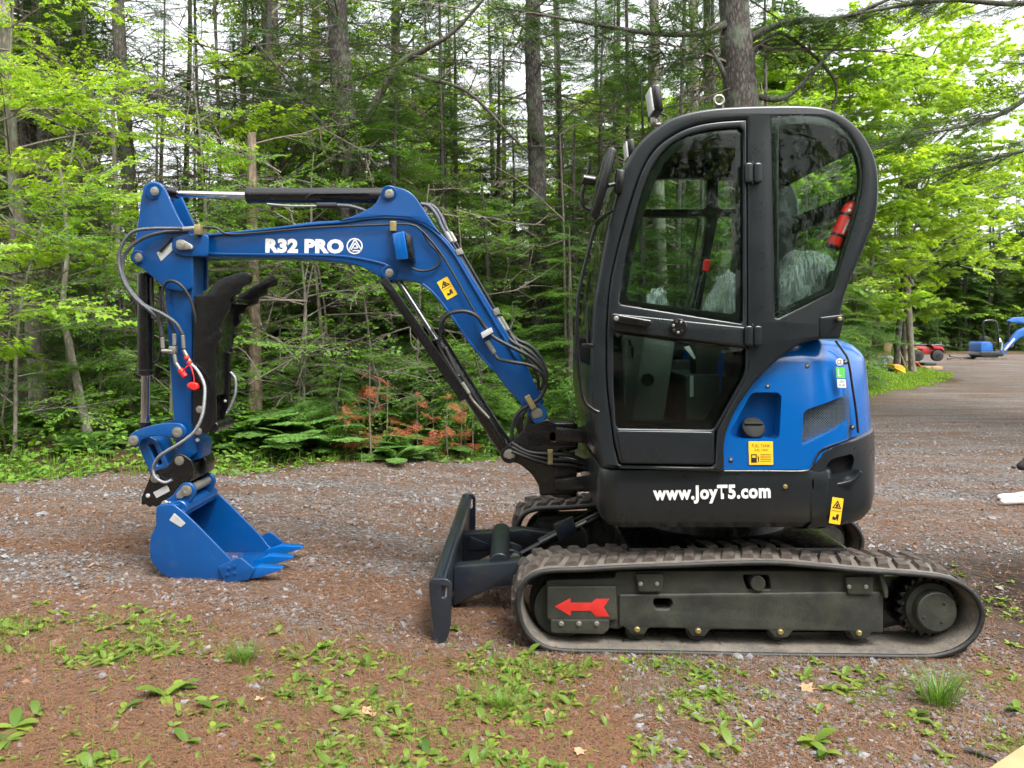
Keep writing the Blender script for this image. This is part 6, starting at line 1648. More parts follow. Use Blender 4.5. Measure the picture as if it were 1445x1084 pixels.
# ================================================================== forest filling
taken = []
def ok(x, y, r):
    for (a, b, c) in taken:
        if (a - x) ** 2 + (b - y) ** 2 < (r + c) ** 2: return False
    taken.append((x, y, r)); return True
for k, px, Y, s in (('maple_a', -20, 7.9, 1.0), ('maple_a', 110, 9.0, 1.0), ('maple_b', 30, 8.9, .85), ('maple_a', 265, 10.4, 1.15), ('fir_b', 250, 12.5, .9), ('maple_c', 430, 9.2, 1.0), ('maple_c', 460, 9.8, 1.2), ('maple_c', 20, 7.6, .8), ('maple_c', 650, 10.4, .9), ('maple_c', 240, 8.8, .8),
                    ('fir_a', 560, 10.2, 1.35), ('fir_b', 620, 11.0, 1.1), ('fir_a', 690, 10.6, 1.1), ('fir_b', 545, 12.4, 1.2), ('fir_b', 815, 10.8, .95), ('fir_b', 700, 13, 1.3), ('spruce_a', 640, 12.6, .9), ('spruce_a', 850, 12.4, .85), ('spruce_a', 330, 13.4, .85),
                    ('fir_a', 720, 9.9, .55), ('fir_a', 800, 9.9, .9), ('fir_b', 900, 11, 1.1), ('fir_b', 990, 12, 1.1), ('fir_b', 1080, 12, 1.1), ('fir_a', 110, 8.8, .45), ('fir_a', 10, 8.4, .5), ('fir_a', 180, 9.4, .6), ('fir_b', 300, 11, .8),
                    ('fir_a', 1150, 13, 1.0), ('fir_b', 1120, 14, 1.1), ('fir_a', 390, 9.8, .5), ('fir_c', 655, 8.9, .8), ('fir_c', 690, 9.2, .9), ('fir_c', 470, 8.5, .6)):
    x = atx(px, Y); taken.append((x, Y, .3)); tree(k, x, Y, s)
# spruces left of the verge on the right side
tree('fir_b', atx(1208, 19), 19, .72, label='dense young spruce at the back edge of the machine, beside the verge')
tree('fir_b', atx(1190, 19), 19, 1.1); tree('fir_a', atx(1170, 17), 17, 1.2)
tree('maple_far', atx(1175, 21), 21, 1.0); tree('maple_far', atx(1130, 22), 22, 1.0); tree('maple_far', atx(1225, 29), 29, 1.15)
tree('maple_far', atx(1410, 49), 49, 1.3); tree('maple_far', atx(1345, 50), 50, 1.3)
# rows: distance bands filled at random
bands = [(10.5, 14, 24, [('spruce_b', 2), ('thin_spruce', 7), ('spruce_a', 1), ('fir_b', 3), ('pine_b', 1), ('maple_b', 3)]),
         (14, 20, 44, [('spruce_b', 5), ('thin_spruce', 5), ('spruce_a', 5), ('fir_b', 5), ('pine_b', 1), ('maple_b', 5)]),
         (20, 30, 50, [('spruce_far_a', 5), ('spruce_far_b', 5), ('thin_spruce', 5), ('pine_b', 2), ('maple_far', 7), ('fir_b', 6)]),
         (30, 46, 26, [('spruce_far_a', 4), ('spruce_far_b', 3), ('maple_far', 8)])]
for y0, y1, cnt, mixk in bands:
    names = [k for k, w_ in mixk for _ in range(w_)]; done = tries = 0
    while done < cnt and tries < 4000:
        tries += 1
        y = RT.uniform(y0, y1); px = RT.uniform(-60, 1260 if y < 26 else 1200); x = atx(px, y)
        if y < edge_y(x) + 1.3: continue
        # lighter gap towards the sky at upper left
        k = names[RT.randint(len(names))]
        if px < 120 and k in ('spruce_far_a', 'spruce_b', 'pine_b', 'spruce_far_b') and RT.rand() < .5: k = 'thin_spruce' if y < 24 else 'maple_b'
        if 120 < px < 345:
            if y > 34: continue
            k = 'fir_b' if RT.rand() < .5 else 'thin_spruce'
        elif 345 < px < 470 and y > 16 and RT.rand() < .5: continue
        if not ok(x, y, .45): continue
        tree(k, x, y, RT.uniform(.8, 1.15)); done += 1
# wall of conifers behind the far clearing
for i in range(40):
    px = 1215 + i * 8 + RT.uniform(-5, 5); y = RT.uniform(48, 62); 
    tree(('spruce_far_a', 'spruce_far_a', 'spruce_far_b', 'pine_b')[RT.randint(4)], atx(px, y), y, RT.uniform(.7, .95), label=None)
for i in range(12):
    y = RT.uniform(46, 50); tree('fir_b', atx(1290 + i * 16 + RT.uniform(-6, 6), y), y, RT.uniform(.5, .8))
RT2 = random.Random(4)
# unseen trees behind camera for reflections; the random ones added to dim the machine
for x, y, k, s in ((-9, -7, 'pine_a', 1), (-4, -9, 'spruce_b', 1.1), (1, -8, 'pine_a', 1.0), (5, -10, 'spruce_far_b', 1), (9, -7, 'pine_a', .95), (14, -3, 'spruce_far_a', 1), (-14, -2, 'spruce_far_a', 1), (3.2, -5.5, 'maple_b', 1), (-2, -14, 'spruce_far_a', 1.1), (8, -15, 'spruce_far_b', 1.1)) + tuple((RT2.uniform(-22, 22), -RT2.uniform(7, 20), ('spruce_far_a', 'spruce_far_b', 'pine_a', 'maple_far')[k % 4], 1.0) for k in range(26)):
    tree(k, x, y, s, label='unseen tree across the clearing from the machine, shading and reflected in it', group=None)['group'] = 'trees across the clearing'
# pine boughs that hang into the top right of the view
def bough(pts, n, s, seed, label):
    Y0 = pts[0][2]; b = P(*pts[0]); root = None
    # they belong to a tall pine whose trunk stands beyond the right edge
    return b
tree('pine_a', 9.3, 11.5, 1.0, label='tall pine just outside the right edge whose boughs hang into the corner')
ob = empty('overhanging_pine', (7.6, 9.2, float(gz(7.6, 9.2))), 'pine at the right whose dark drooping boughs reach over the maple', 'pine'); ob['_local'] = 1
limb(ob, [(1640, 690, 9.2, 30), (1632, 400, 9.2, 28), (1625, 100, 9.2, 24), (1620, -250, 9.2, 18)], 'trunk', 'bark', 0)
def needle_bough(root, pts, cnt, seed, s0=.45, s1=.9):
    limb(root, pts, 'bough', 'bark_dark', 0)
    b = Vector(root.location); cc = cat_([tuple(P(a, c, Y) - b) for a, c, Y, wd in pts], 10, False); rr = np.random.RandomState(seed); ca = Acc()
    base_yaw = math.atan2(cc[-1][1] - cc[0][1], cc[-1][0] - cc[0][0])
    for k in range(cnt):
        i = rr.randint(len(cc) // 6, len(cc)); place(ca, pin[rr.randint(3)], cc[i], base_yaw + rr.choice([-1, 1]) * rr.uniform(.2, 1.3), rr.uniform(-.35, .25), rr.uniform(s0, s1), rr.normal(0, .3))
    put('needles', acc_mesh('needles', ca, [M['pine'], M['dead']]), None, root)
needle_bough(ob, [(1625, 20, 9.2, 12), (1520, 60, 9.1, 10), (1440, 145, 9.0, 7), (1370, 175, 9.0, 5), (1300, 190, 8.9, 3), (1250, 205, 8.9, 2)], 46, 1)
needle_bough(ob, [(1625, 130, 9.2, 12), (1540, 180, 9.0, 9), (1470, 205, 9.0, 6), (1400, 225, 9.0, 4), (1360, 235, 9, 2)], 34, 2)
needle_bough(ob, [(1622, -60, 9.2, 12), (1540, -20, 9.2, 9), (1440, 5, 9.2, 8), (1340, 0, 9.2, 7), (1250, 12, 9.2, 5), (1170, 28, 9.2, 3)], 46, 3, .4, .8)
cabp = CABP
needle_bough(cabp, [(1040, 68, 9.6, 16), (1085, 40, 9.5, 10), (1130, 30, 9.4, 9), (1190, 25, 9.3, 7), (1240, 5, 9.2, 5), (1300, -20, 9.2, 3)], 24, 4, .35, .7)
needle_bough(cabp, [(1044, 90, 9.6, 12), (1075, 62, 9.6, 9), (1110, 50, 9.6, 6), (1180, 120, 9.7, 4), (1150, 200, 9.7, 3)], 20, 5, .35, .7)
needle_bough(cabp, [(1036, 30, 9.6, 14), (990, 46, 9.4, 10), (930, 48, 9.3, 8), (860, 38, 9.2, 6), (780, 24, 9.1, 4), (700, 10, 9.1, 3)], 26, 6, .4, .8)
limb(cabp, [(1048, 130, 9.6, 10), (1100, 140, 9.5, 8), (1140, 110, 9.4, 6), (1172, 72, 9.3, 4)], 'limb', 'bark', 5, 7)
limb(cabp, [(1040, 150, 9.6, 10), (1015, 90, 9.5, 7), (985, 48, 9.4, 4)], 'limb', 'bark', 5, 8)

# ================================================================== forest floor: ferns, herbs, dead seedlings, log
def fern_mesh(seed, n=9):
    rs = np.random.RandomState(seed); acc = Acc()
    for i in range(n):
        yaw = i * 2.4 + rs.normal(0, .3); L = rs.uniform(.45, .75); el = rs.uniform(.5, 1.15)
        d = np.array([math.cos(yaw) * math.cos(el), math.sin(yaw) * math.cos(el), math.sin(el)])
        ax = lambda t: d * L * t + np.array([0, 0, -.42 * L * t * t]) + np.array([math.cos(yaw), math.sin(yaw), 0]) * .18 * L * t * t
        stick(acc, [ax(t) for t in np.linspace(0, 1, 6)], .004, .0015, 0)
        t = np.linspace(.22, .98, 24); Q = np.array([ax(a) for a in t]); tg = nrm(np.gradient(Q, axis=0))
        side = nrm(np.cross(tg, (0, 0, 1)))
        for sg in (1, -1):
            LL = .19 * np.sin(np.pi * (t - .12) ** .8) * L * 1.6 * rs.uniform(.85, 1.1, 24)
            dd = nrm(side * sg + tg * .35 + np.array([0, 0, -.12]))
            # each pinna: a few leaflets so its edge is cut
            for f in (.15, .38, .6, .82):
                for s2 in (1, -1):
                    d2 = nrm(dd + s2 * .9 * tg); leaflets(acc, Q + dd * (LL * f)[:, None], d2, LL * .30 * (1.1 - f * .6), LL * .16, rs, rs.rand(24), .2)
            leaflets(acc, Q, dd, LL, LL * .13, rs, rs.rand(24), .15)
    me = acc_mesh('fern', acc, [M['fern']]); return me
ferns = [fern_mesh(s) for s in (1, 2, 3)]
def plant(name, me, x, y, s, label, cat, group, rz=None, z=0, par=None):
    o = put(name, me, None); o.location = (x, y, float(gz(x, y)) + z); o.scale = (s, s, s); o.rotation_euler = (0, 0, RT.rand() * 6.28 if rz is None else rz)
    return tag(o, label, cat, group)
fl = [(480, 8.75, 1.0), (355, 8.75, 1.15), (405, 8.6, 1.2), (690, 9.6, 1.1), (640, 9.5, 1.0), (345, 8.6, .8), (372, 8.4, 1.0), (425, 8.9, 1.05), (455, 8.65, .7), (562, 8.75, .6), (600, 9.6, .8), (690, 9.9, .9), (395, 8.9, 1.25), (350, 8.7, 1.1), (430, 9.2, 1.2), (375, 9.5, 1.2), (325, 9.2, 1.0), (556, 8.5, .8), (568, 8.9, .75), (20, 8.6, 1.1), (0, 9.3, 1.2), (70, 8.9, 1.0), (215, 9.1, .9), (160, 9.6, 1.0), (800, 9.6, 1.2), (830, 9.8, 1.2), (770, 10, 1.2), (860, 10.2, 1.1), (740, 10.5, 1.1), (120, 9.8, 1.0), (480, 9.6, 1.0), (590, 9.8, 1.0), (620, 9.3, .9), (285, 9.5, .9), (310, 8.5, .8), (900, 11, 1.1), (30, 10.2, 1.1), (450, 10.3, 1.1), (530, 10.4, 1), (680, 10.2, 1), (110, 7.75, .55), (135, 7.65, .5), (150, 7.9, .45)]
for i, (px, Y, s) in enumerate(fl):
    nm_ = 'upright green fern clump in front of the fallen log, ' + ['left one', 'middle one', 'right one'][i - len(fl)] if i >= len(fl) - 3 else ('large ' if s > 1 else 'small ') + 'feathery fern ' + whereabouts(atx(px, Y), Y - .5)
    Y -= .5 if Y > 8.2 else 0
    plant('fern', ferns[i % 3], atx(px, Y), Y, s, nm_, 'fern', 'ferns before the log' if i >= len(fl) - 3 else 'ferns along the forest edge')
# herbs: broad low leaves in thousands
acc = Acc(); n = 13000
rs = np.random.RandomState(4)
y = rs.uniform(6.4, 15, n * 4); x = (rs.rand(n * 4) * 2 - 1.15) * .72 * y
d = y - edge_y(x); keep = (d > -.12 + .22 * np.sin(x * 3.1)) & (x < 9.5) & (rs.rand(n * 4) < np.exp(-np.clip(d, 0, 9) / 3.2))
x, y = x[keep][:n], y[keep][:n]; n = len(x); z = gz(x, y)
hh = rs.uniform(.01, .30, n) * sstep(-.2, 1.3, y - edge_y(x)) + .012
yaw = rs.rand(n) * 6.28
leaf_cloud(acc, np.column_stack([x, y, z + hh]), np.column_stack([np.cos(yaw), np.sin(yaw), rs.normal(.1, .3, n)]), .075, rs, 'oval', .15)
u = put('undergrowth', acc_mesh('undergrowth', acc, [M['herb']]), None); u['kind'] = 'stuff'
# verge grass on the right and thin grass in the forest edge
def grass_field(name, n, fx, mat, h=.12, w_=.012, curl=.4):
    rs = np.random.RandomState(77 + n)
    x, y = fx(rs); n = len(x); z = gz(x, y); yaw = rs.rand(n) * 6.28; H = h * rs.uniform(.5, 1.3, n)
    dx, dy = np.cos(yaw), np.sin(yaw); b = rs.uniform(.1, 1, n) * curl * H
    W = w_ * rs.uniform(.6, 1.2, n)
    p0 = np.column_stack([x - dy * W, y + dx * W, z - .01]); p1 = np.column_stack([x + dy * W, y - dx * W, z - .01])
    m0 = np.column_stack([x - dy * W * .7 + dx * b * .35, y + dx * W * .7 + dy * b * .35, z + H * .6]); m1 = np.column_stack([x + dy * W * .7 + dx * b * .35, y - dx * W * .7 + dy * b * .35, z + H * .6])
    tp = np.column_stack([x + dx * b, y + dy * b, z + H])
    V = np.stack([p0, p1, m1, m0, tp], 1).reshape(-1, 3); k = (np.arange(n) * 5)[:, None, None]
    T = (np.array([(0, 1, 2), (0, 2, 3), (3, 2, 4)])[None] + k).reshape(-1, 3)
    o = put(name, mesh_np(name, V, T, np.repeat(rs.rand(n), 5)), mat); o['kind'] = 'stuff'; return o
def verge(rs):
    y = rs.uniform(16.5, 26, 40000); px = rs.uniform(1195, 1345, 40000); x = atx(px, y)
    lim = np.interp(y, [16, 18, 20, 23, 26], [1215, 1250, 1310, 1345, 1350]); k = (px < lim + 10 * np.sin(y * 5) - np.abs(rs.normal(0, 14, len(px))))
    return x[k][:16000], y[k][:16000]
M['verge'] = leafmat('verge_grass', (.10, .22, .02), (.30, .46, .06), .45, .5)
grass_field('verge_grass', 16000, verge, M['verge'], .06, .02)
def edge_grass(rs):
    y = rs.uniform(6.3, 12, 30000); x = (rs.rand(30000) * 2 - 1.1) * .72 * y; d = y - edge_y(x); k = (d > -.15) & (d < 1.2) & (rs.rand(30000) < .35); return x[k], y[k]
grass_field('edge_grass', 30000, edge_grass, M['herb'], .10, .006)
# rusty dead fir seedlings
rusty = []
for sd_ in (61, 62):
    acc = Acc(); rr = np.random.RandomState(sd_); h = 1.0
    stick(acc, [(0, 0, -.05), (.02, 0, .5), (0, .03, 1.0)], .011, .004, 1, 5)
    for k in range(13):
        z = rr.uniform(.15, .98)
        if rr.rand() < .35: continue
        place(acc, con_s[rr.randint(3)] , (0.01, 0, z), rr.rand() * 6.28, rr.uniform(-.5, .1), rr.uniform(.18, .42) * (1.25 - z * .6), rr.normal(0, .3))
    rusty.append(acc_mesh('rusty_fir', acc, [M['rust'], M['dead']]))
for i, (px, Y, s) in enumerate(((524, 8.7, 1.0), (505, 8.9, .6), (486, 8.75, .6), (632, 9.0, .75), (650, 9.3, .7), (612, 9.0, .5), (455, 9.3, .4), (545, 8.95, .8), (668, 9.4, .75), (590, 9.2, .7))):
    Y -= .7
    plant('dead_fir_seedling', rusty[i % 2], atx(px, Y), Y, s, ('tall' if s > .7 else 'short') + ' rust-orange dead fir seedling ' + ['in the middle of the orange clump', 'left of the tallest one', 'at the left of the clump', 'near the boom cylinder', 'right beside the boom cylinder', 'right of the gap in the clump', 'alone among the ferns', 'just right of the tallest one', 'nearest the swing bracket', 'in the gap of the clump'][i], 'dead fir seedling', 'rusty fir seedlings')
for i, (px, Y, s) in enumerate(((420, 8.9, .7), (520, 9.0, .8), (600, 9.3, .9), (660, 9.6, 1), (250, 8.6, .6), (90, 8.5, .7), (10, 7.9, .7), (700, 10, .9), (760, 9.9, 1), (300, 8.9, .7), (570, 9.4, .9), (450, 9.3, .8))):
    tree('bush', atx(px, Y), Y, s)
# fallen log and stakes
lg_ = P(20, 648, 8.1); lg2 = P(182, 628, 8.7); lg_.z = float(gz(lg_.x, lg_.y)) + .02; lg2.z = float(gz(lg2.x, lg2.y)) + .05
pts = [lg_.lerp(lg2, t) + Vector((0, 0, .012 * math.sin(t * 9))) for t in np.linspace(0, 1, 14)]
V, F = sweep_mesh(pts, [.030 + .028 * t for t in np.linspace(0, 1, 14)], 12)
tag(put('fallen_log', mesh_py('fallen_log', V, F, 60), M['snag']), 'weathered fallen log lying along the forest edge at left', 'log')
def stick_thing(name, a, b, r, mat, label, cat='stick'):
    V, F = sweep_mesh([a, a.lerp(b, .5) + Vector((0, 0, r * .6)), b], [r, r * .9, r * .6], 8)
    return tag(put(name, mesh_py(name, V, F, 60), M[mat]), label, cat)
a = P(338, 646, 8.6); a.z = float(gz(a.x, a.y)) - .02
stick_thing('broken_stick', a, P(353, 610, 8.5), .018, 'snag', 'short pale broken stick leaning upright beside the bucket arm')
a = P(335, 494, 10.6); stick_thing('dead_branch', P(420, 652, 8.7), P(520, 655, 8.4), .012, 'dead', 'grey dead branch lying in the litter right of the arm')

# ================================================================== foreground weeds
def weed_mesh(seed, n=6, L=.07, upr=.6, kind='oval'):
    rs = np.random.RandomState(seed); acc = Acc(); yaw = np.arange(n) * 2.4 + rs.normal(0, .3, n)
    el = rs.uniform(.15, upr, n)
    for i in range(n):
        d = np.array([math.cos(yaw[i]) * math.cos(el[i]), math.sin(yaw[i]) * math.cos(el[i]), math.sin(el[i])])
        l = L * rs.uniform(.6, 1.2); wv = l * rs.uniform(.16, .26)
        s = nrm(np.cross(d, (0, 0, 1))); m = 6; V = []; 
        for j in range(m):
            t = j / (m - 1); p = d * l * t + np.array([0, 0, .002 - .35 * l * t * t + .004]); w__ = wv * math.sin(math.pi * (t * .86 + .10)) ** .9
            V += [p - s * w__ + np.array([0, 0, w__ * .25]), p + np.array([0, 0, 0]), p + s * w__ + np.array([0, 0, w__ * .25])]
        T = []
        for j in range(m - 1):
            a = j * 3
            T += [(a, a + 1, a + 4), (a, a + 4, a + 3), (a + 1, a + 2, a + 5), (a + 1, a + 5, a + 4)]
        acc.add(np.array(V), np.array(T), rs.rand(), 0)
    me = acc_mesh('weed', acc, [M['herb']]); me.polygons.foreach_set('use_smooth', [True] * len(me.polygons)); return me, acc.arr()
W_ = [weed_mesh(s, n, L, u_) for s, n, L, u_ in ((1, 6, .085, .7), (2, 8, .06, .5), (3, 5, .10, 1.1), (4, 7, .05, .9), (5, 4, .075, 1.2))]
def weed_density(x, y):
    d = np.exp(-((y - 3.22) / .24) ** 2) * np.where(x < .3, 1.0, .30) + .16 * (y < 3.0) + .10 * (y < 3.45)
    d += .8 * np.exp(-((x - .15) / .30) ** 2 - ((y - 3.28) / .12) ** 2) + .8 * np.exp(-((x - 2.25) / .35) ** 2 - ((y - 3.3) / .2) ** 2)
    d += .8 * np.exp(-((x - 2.55) / .3) ** 2 - ((y - 4.3) / .5) ** 2)
    cl = .5 + .5 * np.sin(x * 5.3 + 2 * np.sin(y * 7)) * np.sin(y * 9 + x * 3)
    c2 = .5 + .5 * np.sin(x * 2.3 + 1.7 * np.sin(y * 3.1) + 1)
    return np.clip(d * (.08 + 1.5 * cl ** 2.2) * (.4 + c2), 0, 1)
n = 2300; p = bary_scatter(n, -9, 9, 2.25, 5.2, weed_density); acc = Acc()
for (x, y) in p:
    if .0 < x < 2.15 and y > 3.44: continue
    k = RT.randint(5); place(acc, W_[k][1], (x, y, float(gz(x, y))), RT.rand() * 6.28, RT.normal(0, .15), .22 + .55 * RT.rand() ** 1.8, RT.normal(0, .15))
g = put('small_weeds', acc_mesh('small_weeds', acc, [M['herb']]), None); g['kind'] = 'stuff'
for i, (px, py, k, s) in enumerate(((232, 985, 2, 1.7), (250, 975, 0, 1.5), (300, 1002, 2, 1.0), (175, 1003, 0, 1.1), (385, 1025, 1, 1.3), (425, 960, 4, 1.2), (262, 1050, 2, 1.1), (355, 960, 1, 1.3), (460, 1060, 4, 1.3), (540, 1060, 1, 1.2), (600, 1068, 0, 1.2), (660, 995, 1, 1.2), (640, 890, 3, 1.2), (735, 940, 4, 1.4), (700, 940, 2, 1.1), (790, 945, 4, 1.2), (840, 940, 1, 1.3), (655, 1010, 4, 1.0), (745, 925, 2, 1.2), (1150, 1050, 2, 1.5), (1165, 1065, 0, 1.4), (905, 1060, 4, 1.2), (1030, 1055, 2, 1.2), (1205, 965, 1, 1.4), (1250, 960, 4, 1.2), (1390, 930, 1, 1.2), (1435, 1005, 2, 1.3), (1290, 1010, 0, 1.1), (575, 1075, 2, 1.0), (90, 1005, 1, 1.2), (50, 1010, 2, 1.0), (460, 950, 1, 1.1), (520, 985, 0, 1.0), (585, 965, 1, 1.1), (20, 1030, 0, 1.6), (8, 1050, 1, 1.7))):
    Y = CAMZ * F_PX / (py - HZ)
    for _ in range(4): Y = (CAMZ - float(gz(atx(px, Y), Y))) * F_PX / (py - HZ)
    plant('broadleaf_weed', W_[k][0], atx(px, Y), Y, s * .72, ('large ' if s >= 1.3 else 'small ' if s <= 1.1 else '') + 'green broadleaf weed ' + ['far left of the bucket', 'below the bucket', 'right of the bucket', 'below the blade', 'below the red arrow', 'below the middle of the track', 'below the rear of the track', 'at the right edge'][int(np.digitize(px, [200, 420, 580, 740, 900, 1080, 1300]))] + ', ' + ['at the gravel edge', 'a hand back from the gravel', 'in the middle of the strip', 'near the bottom of the picture'][int(np.digitize(py, [948, 975, 1020]))], 'weed', 'weeds in the front strip')
def front_grass(rs):
    y = rs.uniform(2.3, 3.5, 26000); x = (rs.rand(26000) * 2 - 1) * .7 * y; k = rs.rand(26000) < weed_density(x, y) * .8; return x[k], y[k]
grass_field('thin_grass', 9000, front_grass, M['herb'], .045, .0015, .8)
# the grass tuft by the right end of the track
rs = np.random.RandomState(8); n = 150; acc = Acc()
for i in range(n):
    yaw = rs.rand() * 6.28; r_ = rs.rand() * .05; H = rs.uniform(.06, .16); lean_ = rs.uniform(.3, 1.0)
    b0 = np.array([math.cos(yaw) * r_, math.sin(yaw) * r_, 0]); d = np.array([math.cos(yaw), math.sin(yaw), 0]); s = np.array([-d[1], d[0], 0]) * .0014
    q = [b0 + d * lean_ * H * t ** 1.7 + np.array([0, 0, H * t - .25 * H * t * t]) for t in (0, .35, .7, 1)]
    V = np.array([q[0] - s, q[0] + s, q[1] - s, q[1] + s, q[2] - s * .7, q[2] + s * .7, q[3]]); acc.add(V, np.array([(0, 1, 3), (0, 3, 2), (2, 3, 5), (2, 5, 4), (4, 5, 6)]), rs.rand(), 0)
tuft = acc_mesh('tuft', acc, [M['herb']])
plant('grass_tuft', tuft, atx(1325, 3.08), 3.08, 1.25, 'fine grass tuft by the rear end of the near track', 'grass tuft', None)
plant('grass_tuft', tuft, atx(708, 2.95), 2.95, .7, 'small fine grass tuft in the weeds left of the blade', 'grass tuft', None)
plant('grass_tuft', tuft, atx(345, 3.12), 3.12, .8, 'fine grass tuft in the weeds below the bucket', 'grass tuft', None)
# dead leaves
M['weed'] = leafmat('weed_green', (.045, .11, .016), (.26, .36, .05), .4, .45)
for w0_ in W_: w0_[0].materials.clear(); w0_[0].materials.append(M['weed'])
bpy.data.objects['small_weeds'].data.materials[0] = M['weed']
M['deadleaf'] = leafmat('tan_dead_leaf', (.38, .22, .12), (.55, .38, .24), .2, .7)
def dead_leaf(px, py, s, rz, lab):
    Y = CAMZ * F_PX / (py - HZ)
    for _ in range(4): Y = (CAMZ - float(gz(atx(px, Y), Y))) * F_PX / (py - HZ)
    rs = np.random.RandomState(int(px)); m = 12; V = [(0, 0, .006)]
    for k in range(m):
        a = 2 * math.pi * k / m; r_ = s * (1 if k % 2 else .62) * rs.uniform(.8, 1.15); V.append((r_ * math.cos(a), r_ * math.sin(a) * .75, .004 + rs.uniform(0, .012)))
    F = [(0, 1 + k, 1 + (k + 1) % m) for k in range(m)]
    o = put('dead_leaf', mesh_py('dead_leaf', V, F, 60), M['deadleaf']); o.location = (atx(px, Y), Y, float(gz(atx(px, Y), Y)) + .006); o.rotation_euler = (R(10), 0, rz)
    return tag(o, lab, 'dead leaf')
dead_leaf(1138, 975, .045, .3, 'pale tan dead leaf on the grey gravel below the track')
dead_leaf(775, 1010, .035, 1.3, 'tan dead leaf in the needles below the front of the track')
dead_leaf(523, 1012, .035, 2.0, 'beige dead leaf in the weeds left of centre')
dead_leaf(365, 992, .022, 2.0, 'small tan dead leaf below the bucket')
dead_leaf(515, 1008, .03, .5, 'curled beige dead leaf beside the larger one left of centre')
dead_leaf(817, 1066, .03, .8, 'pinkish dead leaf near the bottom edge of the picture')
# larger loose stones
stn = []
for s in range(3):
    bm = bmesh.new(); bmesh.ops.create_icosphere(bm, subdivisions=2, radius=1)
    for v in bm.verts: v.co = Vector((v.co.x, v.co.y * .7, v.co.z * .45)) * (1 + .5 * mnoise.noise(v.co * 1.3 + Vector((s * 9, 0, 0))))
    me = bpy.data.meshes.new('stone'); bm.to_mesh(me); bm.free(); finish(me, 25); stn.append(me)
M['stone'] = pbr('grey_stone', (.20, .195, .195), .8, 0, 0, .2, 20, .3, 80); M['wood'] = pbr('pale_plank', (.38, .28, .14), .75, 0, 0, .15, 8, .2, 60)
for me in stn: me.materials.append(M['stone'])
for px, py, s in ((60, 728, .05), (1356, 706, .03), (1401, 733, .035), (1040, 928, .03), (305, 935, .02), (990, 972, .02), (490, 905, .016), (440, 790, .02), (640, 700, .02), (590, 735, .025), (545, 840, .015), (150, 935, .016), (1300, 745, .02), (1330, 640, .03), (700, 765, .018), (870, 1000, .016)):
    Y = CAMZ * F_PX / (py - HZ)
    for _ in range(4): Y = (CAMZ - float(gz(atx(px, Y), Y))) * F_PX / (py - HZ)
    o = put('loose_stone', stn[RT.randint(3)], None); o.location = (atx(px, Y), Y, float(gz(atx(px, Y), Y)) + s * .2); o.scale = (s, s, s); o.rotation_euler = (0, 0, RT.rand() * 6.28)
    tag(o, 'loose grey stone bigger than the gravel around it', 'stone', 'loose stones on the drive')
# plank in the bottom right corner
pa, pb = P(1392, 1092, 2.58), P(1500, 1030, 2.8)
A = [Vector((1.545, 2.555, .0)), Vector((1.90, 2.80, .0)), Vector((2.05, 2.55, .0)), Vector((1.70, 2.30, .0))]
z0 = float(gz(1.8, 2.5))
tag(hexa('wooden_plank', [v + Vector((0, 0, z0 - .01)) for v in A], [v + Vector((0, 0, z0 + .035)) for v in A], M['wood'], None, .004), 'corner of a pale wooden board lying at the bottom right', 'board')
a = Vector((1.58, 2.72, .0)); stick_thing('bark_piece', a, Vector((1.65, 2.65, .0)), .010, 'bark_dark', 'dark piece of bark beside the board at bottom right', 'bark')
